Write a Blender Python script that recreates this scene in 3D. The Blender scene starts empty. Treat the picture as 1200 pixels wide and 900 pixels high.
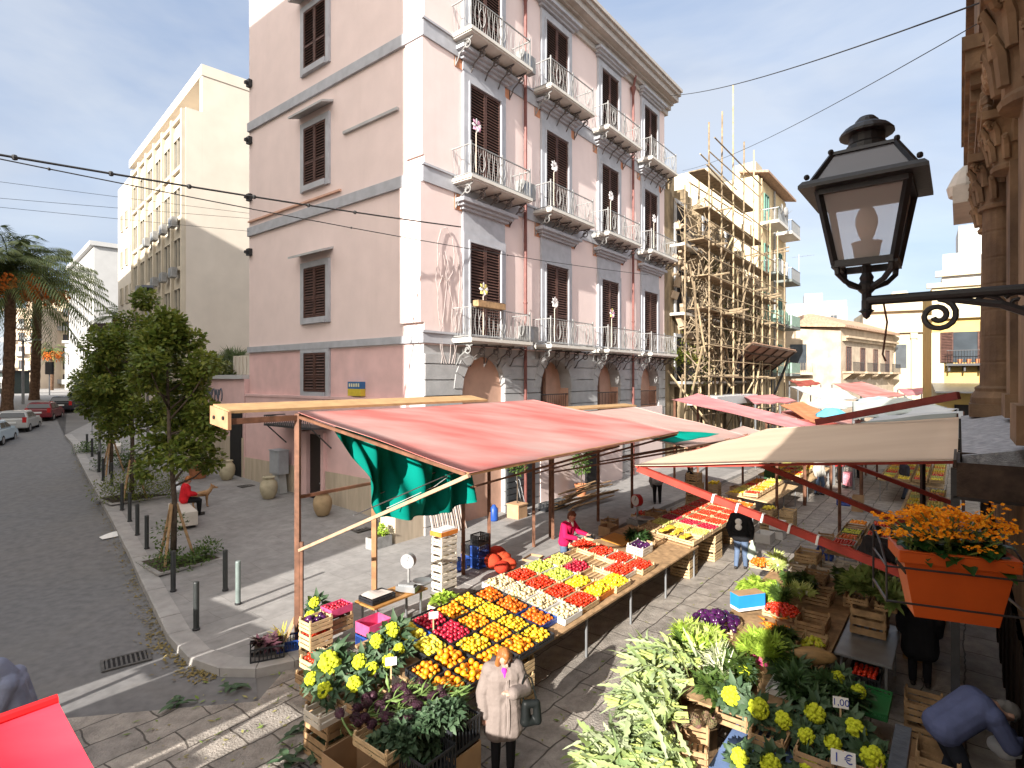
import bpy, bmesh, math, random
import numpy as np
from mathutils import Vector, Matrix, Euler
C = bpy.context.scene
COL = C.collection
R = math.radians
rnd = random.Random(7)

# ---------------------------------------------------------------- camera
HC, FPX, HY = 5.1, 660.0, 444.0
cam_d = bpy.data.cameras.new('camera'); cam = bpy.data.objects.new('camera', cam_d); COL.objects.link(cam)
cam.location = (0, 0, HC); cam.rotation_euler = (R(90), 0, 0)
cam_d.sensor_width = 36; cam_d.lens = FPX/1200*36; cam_d.shift_y = -6/1200
cam_d.clip_start = .05; cam_d.clip_end = 6000
C.camera = cam

# ---------------------------------------------------------------- sky, sun, exposure
SUN_H = Vector((.50, .866)).normalized()      # ground direction the light travels in
SUN_EL = 22.0
w = bpy.data.worlds.new('World'); C.world = w; w.use_nodes = True
nt = w.node_tree; N = nt.nodes; L = nt.links
for n in list(N): N.remove(n)
out = N.new('ShaderNodeOutputWorld'); bg = N.new('ShaderNodeBackground'); sky = N.new('ShaderNodeTexSky')
sky.sky_type = 'NISHITA'; sky.sun_disc = False; sky.sun_elevation = R(SUN_EL)
sky.sun_rotation = math.atan2(-SUN_H.x, -SUN_H.y); sky.altitude = 50; sky.air_density = 1.0; sky.dust_density = .6; sky.ozone_density = 1.5
tc = N.new('ShaderNodeTexCoord'); mp = N.new('ShaderNodeMapping'); mp.inputs['Scale'].default_value = (1.0, 1.0, 2.6); mp.inputs['Location'].default_value = (.3, .1, .4)
dp = N.new('ShaderNodeVectorMath'); dp.operation = 'DOT_PRODUCT'; dp.inputs[1].default_value = (-SUN_H.x*.93, -SUN_H.y*.93, .37)
mr = N.new('ShaderNodeMapRange'); mr.inputs[1].default_value = .05; mr.inputs[2].default_value = .95; L.new(tc.outputs['Generated'], dp.inputs[0]); L.new(dp.outputs['Value'], mr.inputs[0])
cl = N.new('ShaderNodeMix'); cl.data_type = 'RGBA'; cl.inputs[7].default_value = (8.5, 7.9, 7.2, 1); L.new(mr.outputs[0], cl.inputs[0])      # clouds glow towards the sun
n2 = N.new('ShaderNodeTexNoise'); n2.inputs['Scale'].default_value = 1.15; n2.inputs['Detail'].default_value = 6; n2.inputs['Roughness'].default_value = .55; n2.inputs['Distortion'].default_value = .6; L.new(mp.outputs[0], n2.inputs['Vector'])
r2 = N.new('ShaderNodeValToRGB'); r2.color_ramp.elements[0].position = .36; r2.color_ramp.elements[1].position = .60; r2.color_ramp.elements[0].color = (.098, .130, .192, 1); r2.color_ramp.elements[1].color = (.192, .205, .228, 1)
sc2 = N.new('ShaderNodeVectorMath'); sc2.operation = 'SCALE'; sc2.inputs['Scale'].default_value = 10.0
L.new(n2.outputs['Fac'], r2.inputs[0]); L.new(r2.outputs[0], sc2.inputs[0]); L.new(sc2.outputs[0], cl.inputs[6])
nz = N.new('ShaderNodeTexNoise'); nz.inputs['Scale'].default_value = 1.7; nz.inputs['Detail'].default_value = 7; nz.inputs['Roughness'].default_value = .52; nz.inputs['Distortion'].default_value = .45
rp = N.new('ShaderNodeValToRGB'); rp.color_ramp.elements[0].position = .38; rp.color_ramp.elements[1].position = .60
rp.color_ramp.elements[0].color = (.84, .84, .84, 1); rp.color_ramp.elements[1].color = (.93, .93, .93, 1)
mx = N.new('ShaderNodeMix'); mx.data_type = 'RGBA'; L.new(cl.outputs[2], mx.inputs[7])
L.new(tc.outputs['Generated'], mp.inputs[0]); L.new(mp.outputs[0], nz.inputs['Vector']); L.new(nz.outputs['Fac'], rp.inputs[0])
L.new(rp.outputs[0], mx.inputs[0]); L.new(sky.outputs[0], mx.inputs[6]); L.new(mx.outputs[2], bg.inputs[0])
bg.inputs[1].default_value = .15
L.new(bg.outputs[0], out.inputs[0])
sd = bpy.data.lights.new('sun', 'SUN'); sd.energy = 5.0; sd.angle = R(.5); sd.color = (1, .94, .86)
so = bpy.data.objects.new('sun', sd); COL.objects.link(so)
sv = Vector((SUN_H.x*math.cos(R(SUN_EL)), SUN_H.y*math.cos(R(SUN_EL)), -math.sin(R(SUN_EL))))
so.rotation_euler = sv.to_track_quat('-Z', 'Y').to_euler(); so.location = (-20, -30, 60)
C.view_settings.view_transform = 'Standard'; C.view_settings.look = 'None'; C.view_settings.gamma = 1
C.view_settings.exposure = 1.30; C.view_settings.use_curve_mapping = False
C.cycles.max_bounces = 6; C.cycles.diffuse_bounces = 3; C.cycles.glossy_bounces = 2; C.cycles.transparent_max_bounces = 8; C.cycles.caustics_reflective = False; C.cycles.caustics_refractive = False

# ---------------------------------------------------------------- places
O = Vector((-4.09, 10.75)); U = Vector((.6225, .7826)); V = Vector((.7826, -.6225))   # market street: U along it, V across
ROT = math.atan2(U.y, U.x)
CORN = Vector((-2.78, 17.83))
def g(x, y):                                    # the piazza climbs gently away from the market
    wd = (x-CORN.x)*-.7826+(y-CORN.y)*.6225
    s = min(1, max(0, wd/3)); s = s*s*(3-2*s)
    yy = max(0, y-14)
    return s*(.06*min(yy, 46))
def W(u, v, z=0): p = O+U*u+V*v; return Vector((p.x, p.y, z))
def uvof(x, y): d = Vector((x, y))-O; return d.dot(U), d.dot(V)
def at(px, py, h=0.0):                          # the point of the ground (plus h) seen at a pixel of the 1200 x 900 photograph
    z = h
    for _ in range(40):
        Y = FPX*(HC-z)/(py-HY); X = (px-600)/FPX*Y; zn = g(X, Y)+h
        if abs(zn-z) < 1e-4: break
        z += .5*(zn-z)
    return Vector((X, Y, z))
def atY(px, py, Y): return Vector(((px-600)/FPX*Y, Y, HC-(py-HY)*Y/FPX))
def uvp(px, py, z):
    Y = FPX*(HC-z)/(py-HY); return uvof((px-600)/FPX*Y, Y)

# ---------------------------------------------------------------- materials
MATS = {}
def mat(name, col, rough=.75, var=.12, scale=4.0, bump=0.0, metal=0.0, trans=0.0, spec=.3, detail=5.0, col2=None, stretch=None, bscale=None, emit=None):
    if name in MATS: return MATS[name]
    m = bpy.data.materials.new(name); m.use_nodes = True; n = m.node_tree.nodes; l = m.node_tree.links
    b = n['Principled BSDF']; b.inputs['Roughness'].default_value = rough; b.inputs['Metallic'].default_value = metal
    b.inputs['Specular IOR Level'].default_value = spec
    t = n.new('ShaderNodeTexCoord'); z = n.new('ShaderNodeTexNoise'); z.inputs['Scale'].default_value = scale; z.inputs['Detail'].default_value = detail
    src = t.outputs['Object']
    if stretch:
        q = n.new('ShaderNodeMapping'); q.inputs['Scale'].default_value = stretch; l.new(src, q.inputs[0]); src = q.outputs[0]
    l.new(src, z.inputs['Vector'])
    r = n.new('ShaderNodeValToRGB'); r.color_ramp.elements[0].position = .32; r.color_ramp.elements[1].position = .68
    c2 = col2 or tuple(min(1, c*(1+var)) for c in col)
    c1 = col if col2 else tuple(c*(1-var) for c in col)
    r.color_ramp.elements[0].color = (*c1, 1); r.color_ramp.elements[1].color = (*c2, 1)
    l.new(z.outputs['Fac'], r.inputs[0]); l.new(r.outputs[0], b.inputs['Base Color'])
    if bump:
        z2 = n.new('ShaderNodeTexNoise'); z2.inputs['Scale'].default_value = bscale or scale*6; z2.inputs['Detail'].default_value = 4; l.new(src, z2.inputs['Vector'])
        bp = n.new('ShaderNodeBump'); bp.inputs['Strength'].default_value = bump; bp.inputs['Distance'].default_value = .02
        l.new(z2.outputs['Fac'], bp.inputs['Height']); l.new(bp.outputs[0], b.inputs['Normal'])
    if trans:
        tr = n.new('ShaderNodeBsdfTranslucent'); l.new(r.outputs[0], tr.inputs[0]); mxs = n.new('ShaderNodeMixShader'); mxs.inputs[0].default_value = trans
        l.new(b.outputs[0], mxs.inputs[1]); l.new(tr.outputs[0], mxs.inputs[2]); l.new(mxs.outputs[0], n['Material Output'].inputs[0])
    MATS[name] = m; return m
def rand_mat(name, cols, rough=.5, spec=.4, bump=0, scale=30, trans=0):          # colour varies from object to object and inside each
    m = mat(name, cols[0], rough, .1, scale, bump, trans=0, spec=spec)
    n = m.node_tree.nodes; l = m.node_tree.links; b = n['Principled BSDF']
    oi = n.new('ShaderNodeObjectInfo'); ge = n.new('ShaderNodeNewGeometry'); ad = n.new('ShaderNodeMath'); ad.operation = 'ADD'
    fr = n.new('ShaderNodeMath'); fr.operation = 'FRACT'
    l.new(oi.outputs['Random'], ad.inputs[0]); l.new(ge.outputs['Random Per Island'], ad.inputs[1]); l.new(ad.outputs[0], fr.inputs[0])
    r = n.new('ShaderNodeValToRGB'); e = r.color_ramp.elements
    while len(e) < len(cols): e.new(.5)
    for i, c in enumerate(cols): e[i].position = i/max(1, len(cols)-1); e[i].color = (*c, 1)
    l.new(fr.outputs[0], r.inputs[0])
    old = [k for k in n if k.type == 'VALTORGB' and k != r][0]
    mm = n.new('ShaderNodeMix'); mm.data_type = 'RGBA'; mm.inputs[0].default_value = .25
    l.new(r.outputs[0], mm.inputs[6]); l.new(old.outputs[0], mm.inputs[7]); l.new(mm.outputs[2], b.inputs['Base Color'])
    if trans:
        tr = n.new('ShaderNodeBsdfTranslucent'); l.new(mm.outputs[2], tr.inputs[0]); mxs = n.new('ShaderNodeMixShader'); mxs.inputs[0].default_value = trans
        l.new(b.outputs[0], mxs.inputs[1]); l.new(tr.outputs[0], mxs.inputs[2]); l.new(mxs.outputs[0], n['Material Output'].inputs[0])
    return m
def paving(name, cols, mortar, bw, bh, msize=.015, rough=.75, rot=0, bump=.6, off=.37, nscale=3, dark=.35):
    m = bpy.data.materials.new(name); m.use_nodes = True; n = m.node_tree.nodes; l = m.node_tree.links
    b = n['Principled BSDF']; b.inputs['Roughness'].default_value = rough; b.inputs['Specular IOR Level'].default_value = .3
    t = n.new('ShaderNodeTexCoord'); q = n.new('ShaderNodeMapping'); q.inputs['Rotation'].default_value = (0, 0, -rot); l.new(t.outputs['Object'], q.inputs[0])
    wn = n.new('ShaderNodeTexNoise'); wn.inputs['Scale'].default_value = 1.9; l.new(q.outputs[0], wn.inputs['Vector'])
    va = n.new('ShaderNodeVectorMath'); va.operation = 'MULTIPLY_ADD'; va.inputs[1].default_value = (.14, .14, 0); l.new(wn.outputs['Color'], va.inputs[0]); l.new(q.outputs[0], va.inputs[2])
    k = n.new('ShaderNodeTexBrick'); k.inputs['Scale'].default_value = 1; k.inputs['Brick Width'].default_value = bw; k.inputs['Row Height'].default_value = bh
    k.inputs['Mortar Size'].default_value = msize; k.inputs['Mortar Smooth'].default_value = .3; k.offset = off; k.inputs['Bias'].default_value = -.1
    k.inputs['Color1'].default_value = (*cols[0], 1); k.inputs['Color2'].default_value = (*cols[1], 1); k.inputs['Mortar'].default_value = (*mortar, 1)
    l.new(va.outputs[0], k.inputs['Vector'])
    z = n.new('ShaderNodeTexNoise'); z.inputs['Scale'].default_value = nscale; z.inputs['Detail'].default_value = 8; z.inputs['Roughness'].default_value = .65; l.new(t.outputs['Object'], z.inputs['Vector'])
    r = n.new('ShaderNodeValToRGB'); r.color_ramp.elements[0].position = .3; r.color_ramp.elements[1].position = .7
    r.color_ramp.elements[0].color = (1-dark,)*3+(1,); r.color_ramp.elements[1].color = (1.1, 1.1, 1.1, 1); l.new(z.outputs['Fac'], r.inputs[0])
    mu = n.new('ShaderNodeMix'); mu.data_type = 'RGBA'; mu.blend_type = 'MULTIPLY'; mu.inputs[0].default_value = 1
    l.new(k.outputs['Color'], mu.inputs[6]); l.new(r.outputs[0], mu.inputs[7]); l.new(mu.outputs[2], b.inputs['Base Color'])
    sb = n.new('ShaderNodeMath'); sb.operation = 'MULTIPLY_ADD'; sb.inputs[1].default_value = -1.2
    z2 = n.new('ShaderNodeTexNoise'); z2.inputs['Scale'].default_value = 28; z2.inputs['Detail'].default_value = 4; l.new(t.outputs['Object'], z2.inputs['Vector'])
    l.new(k.outputs['Fac'], sb.inputs[0]); l.new(z2.outputs['Fac'], sb.inputs[2])
    bp = n.new('ShaderNodeBump'); bp.inputs['Strength'].default_value = bump; bp.inputs['Distance'].default_value = .02; l.new(sb.outputs[0], bp.inputs['Height']); l.new(bp.outputs[0], b.inputs['Normal'])
    MATS[name] = m; return m
def stain(m, col, scale=(3, 3, .5), lo=.55, hi=.8, amt=.6, nscale=1.0):          # runs of dirt with a shape of their own
    n = m.node_tree.nodes; l = m.node_tree.links; b = n['Principled BSDF']; old = b.inputs['Base Color'].links[0].from_socket
    t = n.new('ShaderNodeTexCoord'); q = n.new('ShaderNodeMapping'); q.inputs['Scale'].default_value = scale; l.new(t.outputs['Object'], q.inputs[0])
    z = n.new('ShaderNodeTexNoise'); z.inputs['Scale'].default_value = nscale; z.inputs['Detail'].default_value = 8; z.inputs['Roughness'].default_value = .6; l.new(q.outputs[0], z.inputs['Vector'])
    r = n.new('ShaderNodeMapRange'); r.inputs[1].default_value = lo; r.inputs[2].default_value = hi; r.inputs[4].default_value = amt; l.new(z.outputs['Fac'], r.inputs[0])
    mm = n.new('ShaderNodeMix'); mm.data_type = 'RGBA'; mm.inputs[7].default_value = (*col, 1); l.new(r.outputs[0], mm.inputs[0]); l.new(old, mm.inputs[6]); l.new(mm.outputs[2], b.inputs['Base Color'])
    return m
def glass(name, col=(.6, .65, .65), rough=.05, alpha=.35):
    m = bpy.data.materials.new(name); m.use_nodes = True; b = m.node_tree.nodes['Principled BSDF']
    b.inputs['Base Color'].default_value = (*col, 1); b.inputs['Roughness'].default_value = rough; b.inputs['Alpha'].default_value = alpha; MATS[name] = m; return m

# ---------------------------------------------------------------- mesh builder
class MB:
    def __init__(s, M=None): s.v = []; s.f = []; s.mi = []; s.cur = 0; s.M = M
    def add(s, vs, fs):
        o = len(s.v)
        if s.M is not None: vs = [s.M @ Vector(p) for p in vs]
        s.v += [tuple(p) for p in vs]; s.f += [tuple(i+o for i in f) for f in fs]; s.mi += [s.cur]*len(fs); return s
    def box(s, x0, x1, y0, y1, z0, z1):
        return s.add([(x0,y0,z0),(x1,y0,z0),(x1,y1,z0),(x0,y1,z0),(x0,y0,z1),(x1,y0,z1),(x1,y1,z1),(x0,y1,z1)],
                     [(3,2,1,0),(4,5,6,7),(0,1,5,4),(1,2,6,5),(2,3,7,6),(3,0,4,7)])
    def obox(s, c, sx, sy, sz, rot=(0,0,0)):
        m = Matrix.Translation(c) @ Euler(rot).to_matrix().to_4x4(); x, y, z = sx/2, sy/2, sz/2
        return s.add([m@Vector(p) for p in [(-x,-y,-z),(x,-y,-z),(x,y,-z),(-x,y,-z),(-x,-y,z),(x,-y,z),(x,y,z),(-x,y,z)]],
                     [(3,2,1,0),(4,5,6,7),(0,1,5,4),(1,2,6,5),(2,3,7,6),(3,0,4,7)])
    def bar(s, a, b, wd, ht=None, up=(0,0,1)):
        a = Vector(a); b = Vector(b); d = (b-a).normalized(); upv = Vector(up)
        if abs(d.dot(upv)) > .98: upv = Vector((1,0,0))
        x = d.cross(upv).normalized()*wd/2; y = x.cross(d).normalized()*(ht or wd)/2
        return s.add([a-x-y,a+x-y,a+x+y,a-x+y,b-x-y,b+x-y,b+x+y,b-x+y],[(0,1,2,3),(7,6,5,4),(4,5,1,0),(5,6,2,1),(6,7,3,2),(7,4,0,3)])
    def tube(s, pts, r, n=8, cap=True):
        pts = [Vector(p) for p in pts]; k = len(pts); rr = r if isinstance(r, (list, tuple)) else [r]*k; vs = []; prev = None
        for i, p in enumerate(pts):
            d = (pts[min(i+1,k-1)]-pts[max(i-1,0)]).normalized()
            if prev is None:
                up = Vector((0,0,1)) if abs(d.z) < .9 else Vector((1,0,0)); x = d.cross(up).normalized()
            else: x = (prev-d*prev.dot(d)).normalized()
            prev = x; y = d.cross(x)
            vs += [p+(x*math.cos(2*math.pi*j/n)+y*math.sin(2*math.pi*j/n))*rr[i] for j in range(n)]
        fs = [(i*n+j, i*n+(j+1)%n, (i+1)*n+(j+1)%n, (i+1)*n+j) for i in range(k-1) for j in range(n)]
        if cap: fs += [tuple(range(n))[::-1], tuple((k-1)*n+j for j in range(n))]
        return s.add(vs, fs)
    def cyl(s, a, b, r0, r1=None, n=12): return s.tube([a, b], [r0, r0 if r1 is None else r1], n)
    def lathe(s, prof, n=20, c=(0,0,0), cap=True):
        c = Vector(c); k = len(prof)
        vs = [c+Vector((r*math.cos(2*math.pi*j/n), r*math.sin(2*math.pi*j/n), z)) for r, z in prof for j in range(n)]
        fs = [(i*n+j, i*n+(j+1)%n, (i+1)*n+(j+1)%n, (i+1)*n+j) for i in range(k-1) for j in range(n)]
        if cap: fs += [tuple(range(n))[::-1], tuple((k-1)*n+j for j in range(n))]
        return s.add(vs, fs)
    def sph(s, c, r, n=10, k=7, sc=(1,1,1), jit=0, rot=None):
        c = Vector(c); vs = [(0,0,-1)]; 
        for i in range(1, k):
            a = -math.pi/2+math.pi*i/k
            vs += [(math.cos(a)*math.cos(2*math.pi*j/n), math.cos(a)*math.sin(2*math.pi*j/n), math.sin(a)) for j in range(n)]
        vs.append((0,0,1)); q = rot.to_matrix() if rot else None; o2 = []
        for p in vs:
            p = Vector((p[0]*sc[0], p[1]*sc[1], p[2]*sc[2]))*r*(1+rnd.uniform(-jit, jit))
            o2.append(c+(q@p if q else p))
        fs = [(0, 1+(j+1)%n, 1+j) for j in range(n)]
        for i in range(k-2): fs += [(1+i*n+j, 1+i*n+(j+1)%n, 1+(i+1)*n+(j+1)%n, 1+(i+1)*n+j) for j in range(n)]
        e = 1+(k-1)*n; b = 1+(k-2)*n; fs += [(b+j, b+(j+1)%n, e) for j in range(n)]
        return s.add(o2, fs)
    def poly(s, pts): return s.add(pts, [tuple(range(len(pts)))])
    def prism(s, xy, z0, z1):
        n = len(xy); return s.add([(x,y,z0) for x,y in xy]+[(x,y,z1) for x,y in xy], [tuple(range(n))[::-1], tuple(range(n,2*n))]+[(i,(i+1)%n,n+(i+1)%n,n+i) for i in range(n)])
    def extr(s, pts, d):                              # a closed 3-D outline pushed along d
        n = len(pts); d = Vector(d); return s.add([Vector(p) for p in pts]+[Vector(p)+d for p in pts], [tuple(range(n))[::-1], tuple(range(n,2*n))]+[(i,(i+1)%n,n+(i+1)%n,n+i) for i in range(n)])
    def grid(s, fn, nu, nv, thick=0):
        vs = [Vector(fn(i/nu, j/nv)) for i in range(nu+1) for j in range(nv+1)]; w2 = nv+1
        fs = [(i*w2+j, (i+1)*w2+j, (i+1)*w2+j+1, i*w2+j+1) for i in range(nu) for j in range(nv)]
        if thick:
            nrm = []
            for i in range(nu+1):
                for j in range(nv+1):
                    a = vs[min(i+1,nu)*w2+j]-vs[max(i-1,0)*w2+j]; b = vs[i*w2+min(j+1,nv)]-vs[i*w2+max(j-1,0)]; nrm.append(a.cross(b).normalized())
            o = len(vs); vs = vs+[p-q*thick for p, q in zip(vs, nrm)]
            fs = fs+[tuple(k+o for k in f[::-1]) for f in fs]
            ed = [i*w2 for i in range(nu+1)]+[nu*w2+j for j in range(1,nv+1)]+[i*w2+nv for i in range(nu-1,-1,-1)]+[j for j in range(nv-1,0,-1)]
            fs += [(ed[k], ed[k]+o, ed[(k+1)%len(ed)]+o, ed[(k+1)%len(ed)])[::-1] for k in range(len(ed))]
        return s.add(vs, fs)
    def leaf(s, p, d, ln, wd, up=(0,0,1), bend=0.0, seg=1, lobe=0):
        p = Vector(p); d = Vector(d).normalized(); x = d.cross(Vector(up))
        if x.length < 1e-3: x = d.cross(Vector((1,0,0)))
        x.normalize(); nn = x.cross(d)
        if seg == 1: return s.add([p, p+d*ln*.5+x*wd/2-nn*bend*ln*.1, p+d*ln-nn*bend*ln*.5, p+d*ln*.5-x*wd/2-nn*bend*ln*.1], [(0,1,2,3)])
        vs = []; 
        for i in range(seg+1):
            t = i/seg; q = p+d*ln*t-nn*bend*ln*t*t; ww = wd/2*(math.sin(math.pi*min(1, .12+.88*t))**.7 if t < 1 else .04)
            if lobe and 0 < i < seg: ww *= (1-lobe) if i % 2 else 1.1
            vs += [q-x*ww+nn*ww*.35, q-nn*0, q+x*ww+nn*ww*.35]
        fs = []
        for i in range(seg):
            a = i*3; fs += [(a,a+1,a+4,a+3),(a+1,a+2,a+5,a+4)]
        return s.add(vs, fs)
def mesh_of(mb, name, mats, smooth=False):
    me = bpy.data.meshes.new(name); me.from_pydata(mb.v, [], mb.f); ml = mats if isinstance(mats, (list, tuple)) else [mats]
    for m in ml: me.materials.append(m)
    if len(ml) > 1: me.polygons.foreach_set('material_index', mb.mi)
    if smooth: me.polygons.foreach_set('use_smooth', [True]*len(mb.f))
    me.update(); return me
KIDS = {}
def obj(mb, name, mats, parent=None, smooth=False, loc=None, rot=None):
    me = mb if isinstance(mb, bpy.types.Mesh) else mesh_of(mb, name, mats, smooth)
    o = bpy.data.objects.new(name, me); COL.objects.link(o)
    if parent: o.parent = parent; KIDS.setdefault(parent.name, []).append(o)
    if loc is not None: o.location = loc
    if rot is not None: o.rotation_euler = rot if isinstance(rot, (tuple, list, Euler)) else (0, 0, rot)
    return o
def tag(o, label, cat, group=None, kind=None):
    o['label'] = label; o['category'] = cat
    if group: o['group'] = group
    if kind: o['kind'] = kind
    return o
def thing(name, label, cat, loc=(0,0,0), rz=0.0, group=None):
    o = bpy.data.objects.new(name, None); COL.objects.link(o); o.location = loc; o.rotation_euler = (0,0,rz); o.empty_display_size = .1
    return tag(o, label, cat, group)
def struct(mb, name, mats, smooth=False):
    o = obj(mb, name, mats, None, smooth); o['kind'] = 'structure'; return o
def dup(root, loc, rz=None, label=None, group=None, scale=None):
    def cp(o, par):
        c = o.copy(); COL.objects.link(c)
        if par: c.parent = par; KIDS.setdefault(par.name, []).append(c)
        for ch in KIDS.get(o.name, []): cp(ch, c)
        return c
    r = cp(root, None); r.location = loc
    if rz is not None: r.rotation_euler = (0, 0, rz)
    if scale: r.scale = scale if isinstance(scale, (tuple, list)) else (scale,)*3
    if label: r['label'] = label
    if group: r['group'] = group
    return r
# ================================================================ materials used all over
pink = stain(mat('pink_stucco', (.76,.625,.59), .9, .035, 1.2, .15), (.60,.49,.45), (.9,.9,.12), .55, .85, .35, 1.5)
pinkd = mat('rose_stucco', (.70,.47,.45), .9, .08, 1.5, .15)
trimg = mat('grey_blue_trim', (.40,.41,.44), .85, .1, 3)
greyst = stain(mat('grey_render', (.42,.42,.42), .9, .1, 2.5, .2), (.25,.24,.23), (1,1,.3), .5, .8, .5)
terra = mat('orange_render', (.55,.25,.14), .9, .15, 3)
peach = mat('peach_render', (.62,.38,.28), .9, .08, 3)
shut = mat('brown_shutter_paint', (.085,.042,.032), .6, .3, 6)
dark = mat('dark_interior', (.02,.018,.018), .8)
whitem = mat('white_painted_iron', (.27,.27,.265), .5, .2, 6)
slabm = stain(mat('balcony_marble', (.62,.60,.55), .7, .08, 4), (.33,.28,.22), (2,2,2), .5, .75, .5)
travert = stain(mat('travertine', (.50,.42,.32), .7, .12, 2.2, .1, stretch=(3,3,.4)), (.34,.27,.2), (2,2,.4), .5, .8, .6)
cream = stain(mat('cream_concrete', (.59,.53,.45), .9, .05, .6, .1), (.47,.41,.34), (.3,.3,.06), .5, .8, .4)
creamy = mat('cream_paint', (.52,.45,.33), .9, .06, .6)
white_r = mat('white_render', (.48,.48,.475), .9, .05, .8)
yellow_r = stain(mat('yellow_render', (.56,.40,.14), .9, .1, .9), (.40,.30,.14), (1,1,.2), .5, .8, .5)
ochre = stain(mat('ochre_render', (.56,.44,.26), .9, .12, .8), (.33,.27,.2), (1,1,.2), .48, .75, .7)
sandst = stain(mat('weathered_sandstone', (.46,.36,.25), .95, .2, 1.4, .5), (.2,.15,.11), (1,1,.5), .48, .72, .7)
churchst = stain(mat('old_tufa_stone', (.26,.17,.10), .95, .3, 2.0, .9, bscale=9), (.09,.06,.045), (1.2,1.2,.5), .42, .66, .85)
glassd = mat('window_glass', (.05,.06,.07), .08, .2, 1, spec=.6)
ironm = mat('black_iron', (.018,.018,.02), .45, .3, 8, .1, metal=.0, spec=.5)
greym = mat('grey_metal', (.30,.31,.32), .45, .1, 5, metal=.6)
rust = mat('brown_painted_steel', (.16,.075,.045), .6, .35, 5, .1)
copper = mat('reddish_downpipe', (.17,.06,.05), .5, .2, 4)
tile = mat('roof_tiles', (.38,.25,.17), .9, .3, 6, .5)
woodl = mat('pale_crate_wood', (.56,.40,.22), .8, .2, 7, .1, stretch=(1,1,4))
woodm = mat('old_crate_wood', (.36,.23,.12), .85, .3, 7, .2)
woodw = mat('white_crate_wood', (.66,.60,.50), .8, .1, 7)
plast = mat('black_plastic', (.022,.024,.028), .4, .2, 6, spec=.5)
card = mat('cardboard', (.42,.27,.15), .85, .12, 4)
whitep = mat('white_paper', (.78,.77,.74), .8, .04, 8)
leafd = rand_mat('dark_leaf', [(.10,.155,.024),(.16,.21,.035),(.27,.27,.05),(.11,.15,.028)], .45, .4, trans=.35)
leafm = rand_mat('mid_leaf', [(.05,.10,.02),(.09,.15,.03),(.12,.18,.035)], .5, .4, trans=.25)
leafl = rand_mat('salad_leaf', [(.26,.42,.06),(.34,.50,.08),(.46,.56,.12)], .5, .4, trans=.3)
barkm = mat('grey_bark', (.10,.075,.055), .95, .35, 8, .6)
asphalt = stain(mat('asphalt', (.16,.157,.157), .9, .16, 5, .05, bscale=120, detail=12), (.20,.19,.175), (.5,.5,1), .5, .72, .4, 1.4)
pave = paving('piazza_slabs', ((.30,.29,.28), (.265,.255,.247)), (.19,.18,.17), 1.5, .75, .006, .8, ROT, .2, dark=.25)
setts = paving('market_slabs', ((.42,.375,.325), (.31,.28,.25)), (.12,.105,.09), .85, .56, .014, .6, ROT, 1.0, dark=.5)
kerbm = stain(mat('kerb_stone', (.34,.325,.31), .85, .12, 3, .4), (.2,.19,.18), (1,1,1), .5, .75, .5)

# ================================================================ ground, roads, pavements
def sheet(name, outline, dz, m, thick=0.0, step=2.0):
    bm = bmesh.new(); f = bm.faces.new([bm.verts.new((x, y, 0)) for x, y in outline])
    bmesh.ops.triangulate(bm, faces=[f])
    def cut(co, no):
        bmesh.ops.bisect_plane(bm, geom=bm.verts[:]+bm.edges[:]+bm.faces[:], plane_co=co, plane_no=no)
    for y in [14, 16, 18, 21, 24, 28, 33, 40, 48, 60]: cut((0, y, 0), (0, 1, 0))
    for t in [0, .4, .8, 1.2, 1.6, 2.0, 2.5, 3.0]: cut((CORN.x-.7826*t, CORN.y+.6225*t, 0), (-.7826, .6225, 0))
    for v in bm.verts: v.co.z = g(v.co.x, v.co.y)+dz
    if thick:
        for f in bm.faces:
            if f.normal.z < 0: f.normal_flip()
        r = bmesh.ops.extrude_face_region(bm, geom=bm.faces[:])
        for v in [k for k in r['geom'] if isinstance(k, bmesh.types.BMVert)]: v.co.z -= thick
        bmesh.ops.recalc_face_normals(bm, faces=bm.faces[:])
    else:
        for f in bm.faces:
            f.normal_update()
            if f.normal.z < 0: f.normal_flip()
    me = bpy.data.meshes.new(name); bm.to_mesh(me); bm.free(); me.materials.append(m)
    o = bpy.data.objects.new(name, me); COL.objects.link(o); o['kind'] = 'structure'; return o
XY = lambda p: (p.x, p.y)
WXY = lambda u, v: XY(W(u, v))
sheet('ground', [(-1500,-300),(1500,-300),(1500,3000),(-1500,3000)], -.02, mat('dusty_ground', (.15,.145,.14), .95, .2, .4))
kp = [(76,512),(85,522),(92,540),(105,565),(130,610),(155,660),(180,715),(198,752),(222,779),(258,792),(300,793),(345,783)]
kerb = [at(x, y) for x, y in kp]+[W(1.2, .8), W(6, .85), W(26, .85)]
far = kerb[0]+Vector((-40, 46, 0))
road_out = [XY(far)]+[XY(p) for p in kerb[:11]]+[WXY(-1.4, 1.2), WXY(-3.4, -.6), WXY(-4.6,-4.0)]
road_in = [at(0, 585), at(0, 530), at(60, 494), at(97, 474)]
sheet('road', road_out+[(-22, 4.2), (-30, 12)]+[(p.x-1.2, p.y) for p in [at(-80, 560), at(0, 512), at(60, 488), at(92, 471)]]+[(far.x-9, far.y-4)], -.008, asphalt)
sheet('market_paving', [WXY(-24, -14), WXY(-6.2, -7), WXY(-4.6, -4.0), WXY(-3.4, -.6), WXY(-1.4, 1.2), WXY(-.6, .62), WXY(60, .62), WXY(60, 14), WXY(-24, 14)], .004, setts)
sheet('pavement', [XY(p) for p in kerb]+[WXY(26, -3.38), WXY(13, -3.38), WXY(13, -14), WXY(24, -17), WXY(30, -30), (far.x+14, far.y+9)], .13, pave, .2)
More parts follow.
